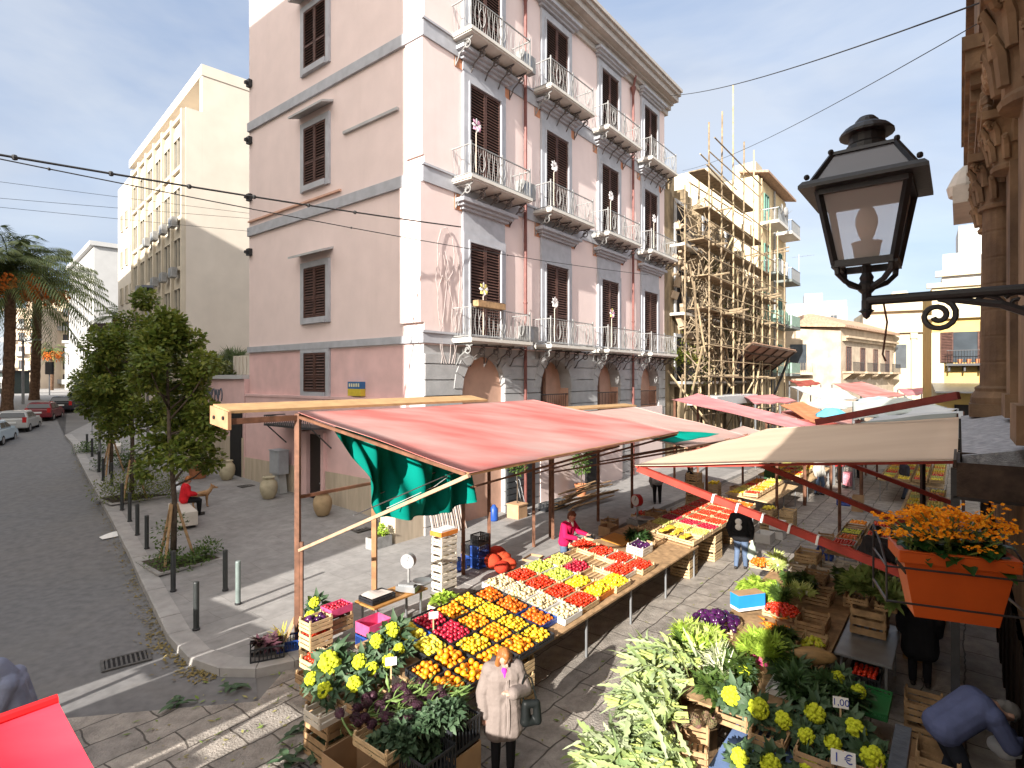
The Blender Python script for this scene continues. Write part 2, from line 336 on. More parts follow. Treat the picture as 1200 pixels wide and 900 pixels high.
# kerb: separate long stones round the corner
def kerb_line(path, wd, top, name):
    mb = MB(); pts = []
    for a, b in zip(path, path[1:]):
        n = max(1, int((b-a).length/.9)); pts += [a.lerp(b, i/n) for i in range(n)]
    pts.append(path[-1]); k = len(pts)
    nr = []
    for i in range(k):
        d = (pts[min(i+1, k-1)]-pts[max(i-1, 0)]); d.z = 0; d.normalize(); nr.append(Vector((-d.y, d.x, 0)))
    for i in range(k-1):
        a, b = pts[i].copy(), pts[i+1].copy(); d = (b-a).normalized()*.006; a += d; b -= d
        a.z = g(a.x, a.y); b.z = g(b.x, b.y); j = rnd.uniform(-.006, .006); t = Vector((0, 0, top+j))
        ia, ib = a+nr[i]*wd, b+nr[i+1]*wd; lo = Vector((0, 0, -.1)); sl = Vector((0, 0, .012)); oa, ob = a-nr[i]*.015, b-nr[i+1]*.015
        mb.add([a+lo-nr[i]*.02, b+lo-nr[i+1]*.02, ib+lo, ia+lo, oa+t-sl*1.2, ob+t-sl*1.2, ib+t, ia+t, a+nr[i]*.02+t, b+nr[i+1]*.02+t],
               [(0,1,5,4),(4,5,9,8),(8,9,6,7),(2,3,7,6),(1,2,6,9,5),(3,0,4,8,7)])
    return struct(mb, name, kerbm)
kerb_line(kerb, .36, .152, 'kerb')
lk = [at(-160, 545), at(-40, 506), at(38, 481), at(80, 467), at(104, 459)]
lk.append(lk[-1]+Vector((-30, 40, 0)))
kerb_line(lk[::-1], .3, .14, 'kerb')
sheet('pavement', [XY(p) for p in lk][::-1]+[(-120, 20), (-170, 160), (-60, 130)], .12, pave, .2)
# the gutter's dry leaves and dirt
mb = MB()
for a, b in zip(kerb[2:9], kerb[3:10]):
    d = (b-a).normalized(); nn = Vector((d.y, -d.x, 0))
    for _ in range(130):
        p = a.lerp(b, rnd.random())+nn*(.03+abs(rnd.gauss(0, .16))); p.z = g(p.x, p.y)+.006
        an = rnd.uniform(0, 6.3); mb.leaf(p, (math.cos(an), math.sin(an), rnd.uniform(0, .5)), rnd.uniform(.04, .1), rnd.uniform(.02, .05))
o = obj(mb, 'fallen_leaves', rand_mat('dry_leaf', [(.20,.15,.05),(.28,.22,.09),(.13,.10,.05)], .9, .1)); tag(o, 'dry leaves and dust lying in the gutter along the kerb', 'leaves', kind='stuff')
# market litter
mb = MB()
for _ in range(420):
    u, v = rnd.uniform(-2, 16), rnd.uniform(4.8, 6.6)
    if rnd.random() < .35: u, v = rnd.uniform(-3, 0), rnd.uniform(0, 3.5)
    an = rnd.uniform(0, 6.3); p = W(u, v, .014); mb.leaf(p, (math.cos(an), math.sin(an), rnd.uniform(0, .35)), rnd.uniform(.03, .14), rnd.uniform(.015, .05))
o = obj(mb, 'leaf_litter', rand_mat('litter_leaf', [(.22,.28,.06),(.12,.20,.04),(.36,.30,.14),(.3,.24,.12)], .8, .2)); tag(o, 'scraps of green leaves trodden into the market paving', 'litter', kind='stuff')
# drain gratings
def grating(label, p, rz, sx, sy, bars, m=greym):
    t = thing('drain_grating', label, 'drain', p, rz)
    f = MB(); f.box(-sx/2, sx/2, -sy/2, -sy/2+.05, 0, .02); f.box(-sx/2, sx/2, sy/2-.05, sy/2, 0, .02); f.box(-sx/2, -sx/2+.05, -sy/2+.05, sy/2-.05, 0, .02); f.box(sx/2-.05, sx/2, -sy/2+.05, sy/2-.05, 0, .02)
    obj(f, 'frame', m, t); b = MB()
    for i in range(bars): x = -sx/2+.05+(i+.5)*(sx-.1)/bars; b.box(x-.016, x+.016, -sy/2+.05, sy/2-.05, .004, .016)
    obj(b, 'bars', m, t); q = MB(); q.box(-sx/2+.05, sx/2-.05, -sy/2+.05, sy/2-.05, -.001, .002); obj(q, 'pit', dark, t)
gm = mat('worn_iron', (.10,.095,.09), .6, .2, 8)
grating('iron road drain grating beside the kerb corner', at(148, 774, .006), R(38), .75, .5, 9, gm)
grating('iron drain grating in the shade below the cauliflower crates', W(-2.15, 3.35, .012), ROT, .9, .6, 11, gm)
for (x, y), s in zip([(160/4.8+255, 430/4.8+480), (805/4.8+255, 675/4.8+480)], ['beyond the terracotta jars', 'near the palazzo corner']):
    grating('small square manhole grating in the piazza slabs '+s, at(x, y, .134), ROT, .55, .45, 5, gm)
# hill far behind
mb = MB(); prof = [(-900, 0), (-700, 60), (-560, 150), (-430, 210), (-330, 160), (-200, 120), (0, 90), (200, 0)]
mb.extr([(x-500, 1500, z) for x, z in prof], (0, 300, 0)); struct(mb, 'hills', mat('blue_hill', (.10,.13,.18), 1, .2, .01))
# ================================================================ the pink palazzo
pal = thing('pink_palazzo', 'tall pink stucco palazzo with brown shutters and white iron balconies on the market corner', 'building', (CORN.x, CORN.y, 0), ROT)
LEN, DEP, TOP = 18.5, 11.25, 20.6
BX = [2.85, 7.4, 11.95, 16.5]; FZ = [6.45, 11.75, 16.55]
mb = MB(); mb.box(0, LEN, 0, DEP, 6.2, TOP); mb.box(0, LEN-2, 1.6, DEP, TOP, 23.4); mb.cur = 1; mb.box(0, LEN, .7, DEP, -.2, 6.2); obj(mb, 'wall', [pink, pinkd], pal)
mb = MB(); mb.box(-.16, .0, 0, 1.0, 6.9, 11.3); mb.box(-.08, 0, 0, .8, 12.2, 15.9); obj(mb, 'corner_pilaster', pink, pal)
# string courses: front and side
for z, h in ((6.25, .32), (11.35, .5), (15.95, .5)):
    mb = MB(); mb.box(-.10, LEN, -.06, -.002, z, z+h); mb.box(-.14, LEN, -.11, -.002, z+h, z+h+.07)
    mb.box(-.10, -.002, 0, DEP, z, z+h*.75); obj(mb, 'string_course', trimg, pal)
# cornice
mb = MB()
for o, z0, z1 in ((.12, 20.25, 20.5), (.3, 20.5, 20.72), (.45, 20.72, 20.82), (.75, 20.82, 21.1), (.9, 21.1, 21.3), (1.0, 21.3, 21.45)):
    mb.box(-o*.4, LEN+.25, -o, 1.2, z0, z1)
obj(mb, 'cornice', mat('cornice_stone', (.42,.39,.36), .9, .1, 3), pal)
mb = MB(); mb.box(-.3, LEN, -.8, 1.59, 21.45, 21.6); obj(mb, 'roof', tile, pal)
# ground floor: rusticated piers between arches
def arch_top(xc, w, zs, x): return zs+math.sqrt(max(0, (w/2)**2-(x-xc)**2))
AW, ZS = 2.3, 4.75
edges = [0]+[e for x in BX for e in (x-AW/2, x+AW/2)]+[LEN]
mb = MB(); mb.box(0.02, LEN-.02, .04, .7, 5.9, 6.2)
for i in range(0, len(edges), 2):
    a, b = edges[i], edges[i+1]; mb.box(a+.01, b-.01, .03, .7, -.2, 5.9)
    z = -.15
    while z < 5.9:
        h = min(.52, 5.9-z); mb.box(a, b, -.05, .03, z+.035, z+h); z += .52
for xc in BX:                                                       # spandrels above each arch
    n = 16
    for k in range(n):
        x0, x1 = xc-AW/2+AW*k/n, xc-AW/2+AW*(k+1)/n; z0, z1 = arch_top(xc, AW, ZS, x0), arch_top(xc, AW, ZS, x1)
        mb.add([(x0,-.03,z0),(x1,-.03,z1),(x1,-.03,6.2),(x0,-.03,6.2),(x0,.7,z0),(x1,.7,z1),(x1,.7,6.2),(x0,.7,6.2)],[(0,1,2,3),(5,4,7,6),(1,0,4,5),(3,2,6,7)])
    for k in range(9):                                              # voussoir grooves
        a0 = math.pi*(k+.06)/9; a1 = math.pi*(k+.94)/9; r0, r1 = AW/2+.0, AW/2+.42
        P = [(xc+r*math.cos(a), -.07, min(5.88, ZS+r*math.sin(a))) for r, a in ((r0,a0),(r1,a0),(r1,a1),(r0,a1))]
        mb.extr(P, (0, .045, 0))
obj(mb, 'rusticated_base', greyst, pal)
mb = MB(); mb.box(edges[1], edges[2], .16, .5, -.1, 5.88); mb.cur = 1
obj(mb, 'blind_arch_panel', peach, pal)
for xc in BX[1:]:
    mb = MB(); mb.box(xc-.98, xc-.05, .62, .70, 0, 5.2); d = obj(mb, 'door', shut, pal)
    mb = MB()
    for k in range(3): mb.box(xc-.9, xc-.14, .6, .62, .3+k*1.5, 1.6+k*1.5)
    obj(mb, 'door_panel', mat('dark_door_paint', (.05,.03,.025), .5, .2, 5), d)
    mb = MB(); mb.box(xc-.0, xc+AW/2, .5, .7, -.1, 6.0); mb.box(xc-AW/2+.002, xc-AW/2+.06, .1, .7, -.1, 4.7); mb.box(xc+AW/2-.06, xc+AW/2-.002, .1, .7, -.1, 4.7); obj(mb, 'door_reveal', peach, pal)
    mb = MB()
    for k in range(16): x = xc-1.1+2.2*k/15; mb.tube([(x,.12,3.7),(x,.12,4.45)], .012, 4)
    mb.bar((xc-1.15,.12,4.45),(xc+1.15,.12,4.45),.04); mb.bar((xc-1.15,.12,3.7),(xc+1.15,.12,3.7),.04)
    obj(mb, 'iron_railing', ironm, pal)
# shutters, windows
def shutter_mb(x0, x1, z0, z1, y):
    mb = MB(); f = .07
    mb.box(x0, x0+f, y-.05, y, z0, z1); mb.box(x1-f, x1, y-.05, y, z0, z1); zm = z0+(z1-z0)*.36
    for a in (z0, zm, z1-f): mb.box(x0+f, x1-f, y-.05, y, a, a+f)
    for a, b in ((z0+f, zm), (zm+f, z1-f)):
        n = max(3, int((b-a)/.1))
        for k in range(n): mb.obox(((x0+x1)/2, y-.022, a+(k+.5)*(b-a)/n), x1-x0-2*f, .014, .085, (R(-38), 0, 0))
    mb.cur = 1; mb.box(x0+.01, x1-.01, y, y+.004, z0, z1); return mb
def pal_window(xc, z0, z1, wd, hood):
    ft = .3; a, b = xc-wd/2, xc+wd/2
    mb = MB(); mb.box(a-ft, a, -.10, -.003, z0, z1+ft); mb.box(b, b+ft, -.10, -.003, z0, z1+ft); mb.box(a, b, -.10, -.003, z1, z1+ft)
    mb.box(a-.06, a, -.14, -.10, z0, z1+.06); mb.box(b, b+.06, -.14, -.10, z0, z1+.06); mb.box(a, b, -.14, -.10, z1, z1+.06)
    wi = obj(mb, 'window', trimg, pal)
    for s0, s1 in ((a+.01, xc-.01), (xc+.01, b-.01)): obj(shutter_mb(s0, s1, z0+.03, z1-.02, -.03), 'shutter', [shut, dark], wi)
    if hood:
        mb = MB(); h = z1+ft
        mb.box(a-ft, b+ft, -.06, -.003, h, h+hood)
        for o, q0, q1 in ((.10, 0, .1), (.22, .1, .2), (.34, .2, .32)): mb.box(a-ft-o, b+ft+o, -.08-o, -.003, h+hood+q0, h+hood+q1)
        obj(mb, 'pediment', trimg, wi)
for k, z in enumerate(FZ):
    for x in BX: pal_window(x, z+.02, z+(3.35, 3.5, 3.2)[k], 1.65, (.75, .4, .08)[k])
# balconies
BW, BD = 3.2, .9
def rail_mb(wd, dp, hgt=1.0):
    mb = MB(); n = int(wd/.115); pos = [(-wd/2+wd*i/n, -dp+.04, 'x') for i in range(n+1)]
    m = int(dp/.115); pos += [(s*wd/2, -dp+.04+(dp-.06)*i/m, 'y') for s in (-1, 1) for i in range(1, m+1)]
    for k, (x, y, ax) in enumerate(pos):
        bb = .034*(1 if k % 2 else -1); pts = []
        for z, q in ((.06,0),(.2,0),(.42,1),(.62,1),(.82,0),(hgt,0)): pts.append((x+(bb*q if ax == 'x' else 0), y+(bb*q if ax == 'y' else 0), z))
        mb.tube(pts, .0095, 4, False)
    for z in (.06, hgt):
        for a, b in (((-wd/2,-dp+.04,z),(wd/2,-dp+.04,z)),((-wd/2,-dp+.04,z),(-wd/2,0,z)),((wd/2,-dp+.04,z),(wd/2,0,z))): mb.bar(a, b, .04, .03)
    for x in (-wd/2, -.0, wd/2): mb.bar((x, -dp+.04, 0), (x, -dp+.04, hgt+.1), .045)
    for k in range(3):                                               # ornament scrolls on the front
        xx = -wd/2+wd*(k+.5)/3
        for s in (-1, 1): mb.tube([(xx+s*(.03+.13*math.sin(t*.5)), -dp+.03, .2+.6*t/6) for t in range(7)], .014, 4, False)
    return mb
def bracket_mb(dp):
    mb = MB(); pts = []
    for i in range(15):
        a = i/14*2*math.pi*1.3; r = .16-.10*i/14; pts.append((0, -dp*.62+r*math.cos(a+1.2), -.24+r*math.sin(a+1.2)))
    mb.tube(pts, .024, 5)
    mb.tube([(0,-.02,-.75),(0,-.12,-.62),(0,-.2,-.45),(0,-dp*.5,-.30),(0,-dp*.72,-.12),(0,-dp*.88,-.06)], .024, 5)
    mb.tube([(0,-.02,-.05),(0,-dp*.9,-.05)], .022, 5); mb.tube([(0,-.02,-.05),(0,-.02,-.78)], .022, 5); return mb
rail_me = mesh_of(rail_mb(BW, BD), 'railing', whitem); brk_me = mesh_of(bracket_mb(BD), 'bracket', mat('dark_scroll_iron', (.10,.085,.08), .6, .2)); brkw_me = mesh_of(bracket_mb(BD), 'bracket', whitem)
mb = MB(); mb.box(-BW/2-.06, BW/2+.06, -BD-.05, -.002, -.11, 0); mb.box(-BW/2-.02, BW/2+.02, -BD, -.002, -.15, -.11); slab_me = mesh_of(mb, 'balcony', slabm)
mb = MB(); mb.box(-BW/2+.1, BW/2-.1, -.012, -.002, -.95, -.15); under_me = mesh_of(mb, 'soffit_band', terra)
for k, z in enumerate(FZ):
    for i, x in enumerate(BX):
        b = obj(slab_me, 'balcony', None, pal, loc=(x, 0, z)); obj(rail_me, 'railing', None, b)
        for j in range(5):
            m_ = brkw_me if j in (0,) else brk_me
            obj(m_, 'bracket', None, b, loc=(-BW/2+.15+(BW-.3)*j/4, 0, -.15))
        if k: obj(under_me, 'soffit_band', None, b)
# downpipes and the tangle of wiring on the corner, its lines also drawing shadows on the wall
for t, z0 in ((5.1, .2), (14.25, .2)):
    mb = MB(); mb.tube([(t,-.16,z0),(t,-.16,20.0),(t,-.3,20.6)], .065, 8); mb.tube([(t,-.16,19.6),(t,-.16,20.05)], [.06,.16], 8)
    for z in (3, 8, 13, 18): mb.tube([(t,-.16,z),(t,-.16,z+.06)], .085, 8)
    obj(mb, 'downpipe', copper, pal)
mb = MB()
for s in range(6):
    pts = [(.7+s*.12, -.05, 5.6)]
    for k in range(9): pts.append((pts[-1][0]+rnd.uniform(-.16, .16), -.05, pts[-1][2]+rnd.uniform(.15, .6)))
    mb.tube(pts, .012, 4, False)
mb.tube([(.9+.4*math.cos(a/9*6.3), -.05, 9.2+.9*math.sin(a/9*6.3)) for a in range(10)], .012, 4, False)
obj(mb, 'wall_cables_and_shadows', mat('cable_shadow_grey', (.42,.36,.34), .8), pal)
# left side: windows, hoods, sills, ledges, door, wainscot
def side_window(y0, y1, z0, z1, hood, sill=True):
    f = .22; mb = MB(); X = -.09
    mb.box(X, -.003, y0-f, y0, z0-f, z1+f); mb.box(X, -.003, y1, y1+f, z0-f, z1+f); mb.box(X, -.003, y0, y1, z1, z1+f); mb.box(X-.06, -.003, y0, y1, z0-f, z0)
    wi = obj(mb, 'window', trimg, pal); ym = (y0+y1)/2
    T = Matrix.Rotation(R(90), 4, 'Z')
    for a, b in ((y0+.01, ym-.01), (ym+.01, y1-.01)):
        m = shutter_mb(a, b, z0+.02, z1-.02, 0); m.v = [(y-.035, x, z) for x, y, z in m.v]; m.f = [f_[::-1] for f_ in m.f]
        obj(m, 'shutter', [shut, dark], wi)
    if hood:
        mb = MB(); mb.extr([(-.003, y0-.4, z1+.62), (-.003, y0-.4, z1+.54), (-.5, y0-.4, z1+.36), (-.5, y0-.4, z1+.44)], (0, y1-y0+.8, 0)); obj(mb, 'hood', greyst, wi)
for z0, z1, hd in ((4.6, 6.1, 0), (7.45, 9.4, 1), (12.6, 14.85, 1), (17.15, 19.4, 1)): side_window(5.3, 6.8, z0, z1, hd)
mb = MB(); mb.box(-.1, -.002, 1.2, 4.2, 13.95, 14.05); obj(mb, 'ledge', greyst, pal)
mb = MB(); mb.box(-.1, -.002, 4.4, 11.2, 11.95, 12.02); obj(mb, 'ledge', peach, pal)
for z in (12.9, 15.4, 17.9, 10.5):
    mb = MB(); mb.box(-.16, -.002, DEP-.28, DEP-.02, z, z+.3); mb.box(-.28, -.16, DEP-.2, DEP-.08, z+.08, z+.2); obj(mb, 'wall_bracket', ironm, pal)
mb = MB(); mb.box(-.16, -.001, 0.7, DEP, -.2, 4.35); mb.box(-.19, -.001, .7, DEP, 4.35, 4.45); obj(mb, 'lower_wall', pinkd, pal)
for ya, yb in ((.74, 5.1), (6.77, DEP)):
    mb = MB(); mb.box(-.20, -.161, ya, yb, -.2, 1.66); n_ = int((yb-ya)/.72)
    for k in range(n_): mb.box(-.222, -.2, ya+(yb-ya)*k/n_+.004, ya+(yb-ya)*(k+1)/n_-.004, -.2, 1.68)
    obj(mb, 'wainscot', travert, pal)
mb = MB(); mb.box(-.19, -.161, 5.3, 6.15, .1, 3.0); dd = obj(mb, 'door', mat('near_black_door', (.03,.022,.02), .5), pal)
mb = MB(); mb.cyl((-.19, 5.42, 1.2), (-.25, 5.42, 1.2), .03); obj(mb, 'door_knob', greym, dd)
mb = MB(); mb.box(-.34, -.161, 6.17, 6.75, -.1, 3.1); mb.box(-.30, -.161, 5.12, 5.29, -.1, 3.1); obj(mb, 'door_jamb', pinkd, pal)
mb = MB(); mb.box(-1.05, -.16, 4.7, 8.0, 3.28, 3.36)
for k in range(24): yy = 4.75+k*.14; mb.tube([(-1.03, yy, 3.36), (-1.03, yy+.07, 3.52), (-1.03, yy+.0, 3.68)], .018, 4, False)
mb.bar((-1.03, 4.7, 3.68), (-1.03, 8.0, 3.68), .04); mb.bar((-1.03, 4.7, 3.68), (-.16, 4.7, 3.68), .04); mb.bar((-1.03, 8, 3.68), (-.16, 8, 3.68), .04)
for yy in (4.8, 7.9): mb.bar((-.95, yy, 3.28), (-.17, yy, 2.55), .04)
obj(mb, 'door_canopy', mat('dark_canopy_iron', (.05,.05,.052), .5, .3), pal)
mb = MB(); mb.box(-.2, -.001, 3.0, 3.75, 4.75, 5.0); mb.cur = 1; mb.box(-.2, -.001, 3.0, 3.75, 4.5, 4.749); mb.cur = 2
for k in range(5): mb.box(-.203, -.2, 3.08+k*.13, 3.16+k*.13, 4.82, 4.94)
obj(mb, 'shop_sign', [mat('sign_blue', (.04,.13,.30), .5), mat('sign_yellow', (.6,.45,.05), .5), mat('sign_cream', (.7,.65,.4), .5)], pal)
# plinth block at the very corner
mb = MB(); mb.box(-1.15, 1.3, .02, .72, -.1, 1.85); mb.box(-1.2, 1.35, -.02, .74, 1.85, 1.95); obj(mb, 'corner_plinth', travert, pal)
# shop fronts under the awnings
mb = MB(); mb.box(4.0, 5.75, -.12, -.052, 0, 3.3); sf = obj(mb, 'roller_door', mat('dark_roller', (.06,.065,.07), .5, .2, 3), pal)
mb = MB()
for k in range(14): mb.box(4.05, 5.7, -.14, -.12, .1+k*.23, .28+k*.23)
obj(mb, 'slats', mat('dark_roller', (.06,.065,.07)), sf)
for a, b, m in ((6.2, 9.6, pink), (11.0, 13.2, pink), (14.6, 18, pink)):
    mb = MB(); mb.box(a, b, -.10, -.052, -.1, 3.6); obj(mb, 'shop_wall_panel', m, pal)
mb = MB(); mb.box(9.75, 10.85, -.11, -.052, 0, 3.2); obj(mb, 'shop_door', dark, pal)
# ---------------------------------------------------------------- things on the palazzo's balconies
def onpal(t, out_, z): p = CORN+U*t+V*out_; return Vector((p.x, p.y, z))
def pinwheel(p, label, cols):
    t = thing('garden_pinwheel', label, 'pinwheel', p, ROT, 'pinwheels on the balcony rails')
    mb = MB(); mb.cyl((0,0,-.9), (0,0,.62), .014, None, 5); obj(mb, 'stick', woodw, t)
    mb = MB()
    for k in range(8):
        a = k/8*6.283; mb.cur = k % len(cols); d = Vector((math.cos(a), 0, math.sin(a)))*.8
        mb.extr([Vector((0,-.03,.62))+d*.04, Vector((0,-.06,.62))+d*.2+Vector((-d.z,0,d.x))*.09, Vector((0,-.03,.62))+d*.29, Vector((0,-.03,.62))+d*.2-Vector((-d.z,0,d.x))*.07], (0,.012,0))
    obj(mb, 'wheel', cols, t)
pw = mat('pinwheel_white', (.78,.76,.76), .5); pp = mat('pinwheel_pink', (.7,.35,.5), .5); py_ = mat('pinwheel_yellow', (.75,.65,.2), .5)
for i, (t, k, lab, cc) in enumerate([(1.45, 1, 'white and pink pinwheel on the second floor balcony nearest the corner', [pw, pp]), (5.95, 1, 'white pinwheel on the second balcony of the middle row', [pw, pw]), (10.5, 1, 'white pinwheel on the third balcony of the middle row', [pw, pw]), (15.1, 1, 'white pinwheel on the far balcony of the middle row', [pw, pw]),
                                    (1.8, 0, 'white and yellow pinwheel above the window box on the lowest balcony', [pw, py_]), (6.0, 0, 'white pinwheel seen edge-on at the second lowest balcony', [pw, pw]), (10.6, 0, 'pink and white pinwheel on the third lowest balcony', [pp, pw, py_])]):
    pinwheel(onpal(t, .9, FZ[k]+1.0), lab, cc)
def ac_unit(p, rz, label, s=1.0, group='air conditioners on walls'):
    t = thing('air_conditioner', label, 'air conditioner', p, rz, group); t.scale = (s, s, s)
    mb = MB(); mb.box(-.42, .42, -.32, 0, 0, .6); obj(mb, 'casing', whitem, t)
    mb = MB(); mb.lathe([(.25, 0), (.25, .02)], 20); mb.v = [(x-.1, -.322-z, y+.3) for x, y, z in mb.v]; obj(mb, 'fan_grille', greym, t)
ac_unit(onpal(4.65, .35, FZ[2]+.1), ROT, 'white air conditioner beside the top balcony nearest the corner')
ac_unit(onpal(4.65, .35, FZ[1]+.1), ROT, 'white air conditioner beside the second floor balcony nearest the corner')
ac_unit(onpal(4.75, .4, FZ[0]+.02), ROT, 'white air conditioner between the two lowest balconies nearest the corner')
t = thing('window_box', 'wooden window box on the lowest balcony nearest the corner', 'planter', onpal(2.0, .93, FZ[0]+1.02), ROT)
mb = MB(); mb.box(-.6, .8, -.12, .12, 0, .2); obj(mb, 'trough', woodm, t); mb = MB(); mb.box(-.57, .77, -.1, .1, .2, .22); obj(mb, 'soil', dark, t)
# ================================================================ low annex and the yard behind the palazzo
ax = thing('low_pink_annex', 'low pink annex wall with graffiti and a dark doorway beside the palazzo', 'building', onpal(-.2, -DEP-.05, 0), ROT)
mb = MB(); mb.box(0, 5, 0, 6.5, 0, 5.1); obj(mb, 'wall', pinkd, ax)
mb = MB(); mb.box(-.1, 5.1, -.0, 6.6, 5.1, 5.28); obj(mb, 'coping', white_r, ax)
mb = MB(); mb.box(-.05, -.002, 0.05, 6.5, 0, 2.5); obj(mb, 'wainscot', travert, ax)
mb = MB(); mb.box(-.06, -.003, .15, 1.2, .6, 3.7); obj(mb, 'doorway', dark, ax)
mb = MB()
for k in range(11):
    y0 = 2.2+k*.36; mb.tube([(-.012, y0+.14*math.cos(a), 4.35+.3*math.sin(a*(1+k % 2))) for a in [j*.6 for j in range(8)]], .035, 4, False)
obj(mb, 'graffiti', mat('graffiti_paint', (.12,.13,.16), .6), ax)
yw = thing('concrete_parapet', 'ribbed concrete parapet on top of the low annex wall', 'wall', onpal(1.6, -DEP-.3, 5.28), ROT)
mb = MB(); mb.box(0, .3, 0, 4.6, 0, 1.0)
for k in range(12): mb.box(-.05, 0, .1+k*.38, .3+k*.38, .05, .95)
obj(mb, 'ribs', cream, yw)
# ================================================================ other buildings
def win_mesh(w_, h, d=.12, bars=(2, 1), frame=None, name='window'):
    mb = MB(); f = .08
    mb.box(-w_/2, -w_/2+f, -d, 0, 0, h); mb.box(w_/2-f, w_/2, -d, 0, 0, h); mb.box(-w_/2+f, w_/2-f, -d, 0, 0, f); mb.box(-w_/2+f, w_/2-f, -d, 0, h-f, h)
    for i in range(1, bars[0]): x = -w_/2+w_*i/bars[0]; mb.box(x-.03, x+.03, -d+.01, 0, f, h-f)
    for i in range(1, bars[1]): z = h*i/bars[1]; mb.box(-w_/2+f, w_/2-f, -d+.02, -.01, z-.03, z+.03)
    return mesh_of(mb, name, frame or whitem)
def pane_mesh(w_, h): mb = MB(); mb.box(-w_/2+.07, w_/2-.07, -.03, -.002, .07, h-.07); return mesh_of(mb, 'pane', glassd)
def put_win(root, wm, pm, loc, rot=0): f = obj(wm, 'window', None, root, loc=loc, rot=rot); obj(pm, 'pane', None, f); return f
# --- cream office block
rz = math.atan2(.696, .718)
ob = thing('office_block', 'tall cream office block with a grid of windows and plain end wall', 'building', (-25.3, 46, 0), rz)
mb = MB(); mb.box(0, 24, 0, 28, 0, 27.0); mb.box(0, 24, 0, .7, 27.0, 29.9); mb.box(2.2, 24, .7, 28, 27.0, 29.9); mb.box(-1.2, -.002, .0, 28, 0, 26.9); obj(mb, 'wall', cream, ob)
mb = MB(); mb.box(-.06, 24.3, -.06, 28.4, 29.9, 30.8); obj(mb, 'roof', cream, ob)
ctrim = mat('yellowish_concrete', (.52,.46,.36), .9, .08, 1)
for i in range(7):
    mb = MB(); y = .25+i*3.15; mb.box(-1.5, -1.203, y-.2, y+.2, 4, 26.8); obj(mb, 'fin', ctrim, ob)
mb = MB()
for j in range(6): z = 26.4-j*4.1; mb.box(-1.42, -1.204, .45, 18.95, z-.15, z+.15); mb.box(-1.3, -1.204, .45, 18.95, z-1.5, z-.7)
obj(mb, 'spandrel', ctrim, ob)
wm, pm = win_mesh(2.2, 2.5, .2, (2, 1), ctrim), pane_mesh(2.2, 2.5)
for i in range(6):
    for j in range(5): put_win(ob, wm, pm, (-1.206, 1.82+i*3.15, 22.35-j*4.1), R(-90))
wm, pm = win_mesh(1.1, 1.9, .12, (2, 1), ctrim), pane_mesh(1.1, 1.9)
for i in range(3):
    for j in range(5): put_win(ob, wm, pm, (-1.206, 20.3+i*2.6, 21.6-j*4.1), R(-90))
k = 0
for i, j in ((0,1),(1,1),(0,2),(1,2),(2,2),(3,1),(4,2),(2,1)):
    p = Matrix.Rotation(rz, 4, 'Z')@Vector((-1.5, 1.8+i*3.15, 21.6-j*4.1))+Vector((-25.3,46,0))
    ac_unit(p, rz-R(90), 'white air conditioner hung below a window of the cream office block', 1.3, 'air conditioners on the office block')
# --- second pale block further up the street
wb = thing('pale_office_block', 'plain white block with flat roof further up the left street', 'building', (-66.8, 90, 0), rz)
mb = MB(); mb.box(0, 22, 0, 30, 0, 26.4); obj(mb, 'wall', white_r, wb)
mb = MB(); mb.box(-.6, 22.3, -.4, 30.4, 26.4, 27.1); mb.box(6, 7.2, 4, 5, 27.1, 28.3); obj(mb, 'roof', white_r, wb)
mb = MB()
for i in range(7): mb.box(-.35, -.003, 1.5+i*4, 2.3+i*4, 2, 25)
obj(mb, 'pilasters', white_r, wb)
wm, pm = win_mesh(1.8, 3, .1, (2, 1)), pane_mesh(1.8, 3)
for i in range(6):
    for j in range(4): put_win(wb, wm, pm, (-.006, 4+i*4, 20.5-j*5), R(-90))
# --- apartments closing the left street
def flats(name, label, px0, px1, ytop, Y, m, rows, cols, z0=2.7, seed=0):
    x0, x1 = (px0-600)/FPX*Y, (px1-600)/FPX*Y; h = HC+(HY-ytop)*Y/FPX
    t = thing(name, label, 'building', (x0, Y, z0)); wd = x1-x0; h -= z0
    mb = MB(); mb.box(0, wd, 0, 14, 0, h); obj(mb, 'wall', m, t); mb = MB(); mb.box(-.3, wd+.3, -.4, 14.3, h, h+.5); mb.box(wd*.3, wd*.55, 3, 8, h+.5, h+2.4); obj(mb, 'roof', m, t)
    wm, pm = win_mesh(1.3, 2.0, .1, (2, 1), shut), pane_mesh(1.3, 2.0)
    mb = MB(); mb.box(-1.3, 1.3, -1.0, 0, -.12, 0); mb.box(-1.3, 1.3, -1.0, -.94, .0, .9); bm_ = mesh_of(mb, 'balcony', whitem)
    for j in range(rows):
        for i in range(cols):
            x = wd*(i+.5)/cols; z = 1.4+(h-2.2)*j/rows
            put_win(t, wm, pm, (x, -.005, z+.1))
            if (i+j+seed) % 2 == 0: obj(bm_, 'balcony', None, t, loc=(x, 0, z))
    return t
flats('apartment_block', 'cream apartment block with balconies closing the far left street', 44, 84, 352, 132, creamy, 6, 3)
flats('apartment_block', 'lower peach apartment block beside the palm trunks at far left', 5, 46, 364, 126, mat('peach_wall', (.6,.48,.36), .9, .06, .6), 5, 3, seed=1)
flats('apartment_block', 'small white house at the end of the left street', 76, 92, 402, 118, white_r, 2, 1)
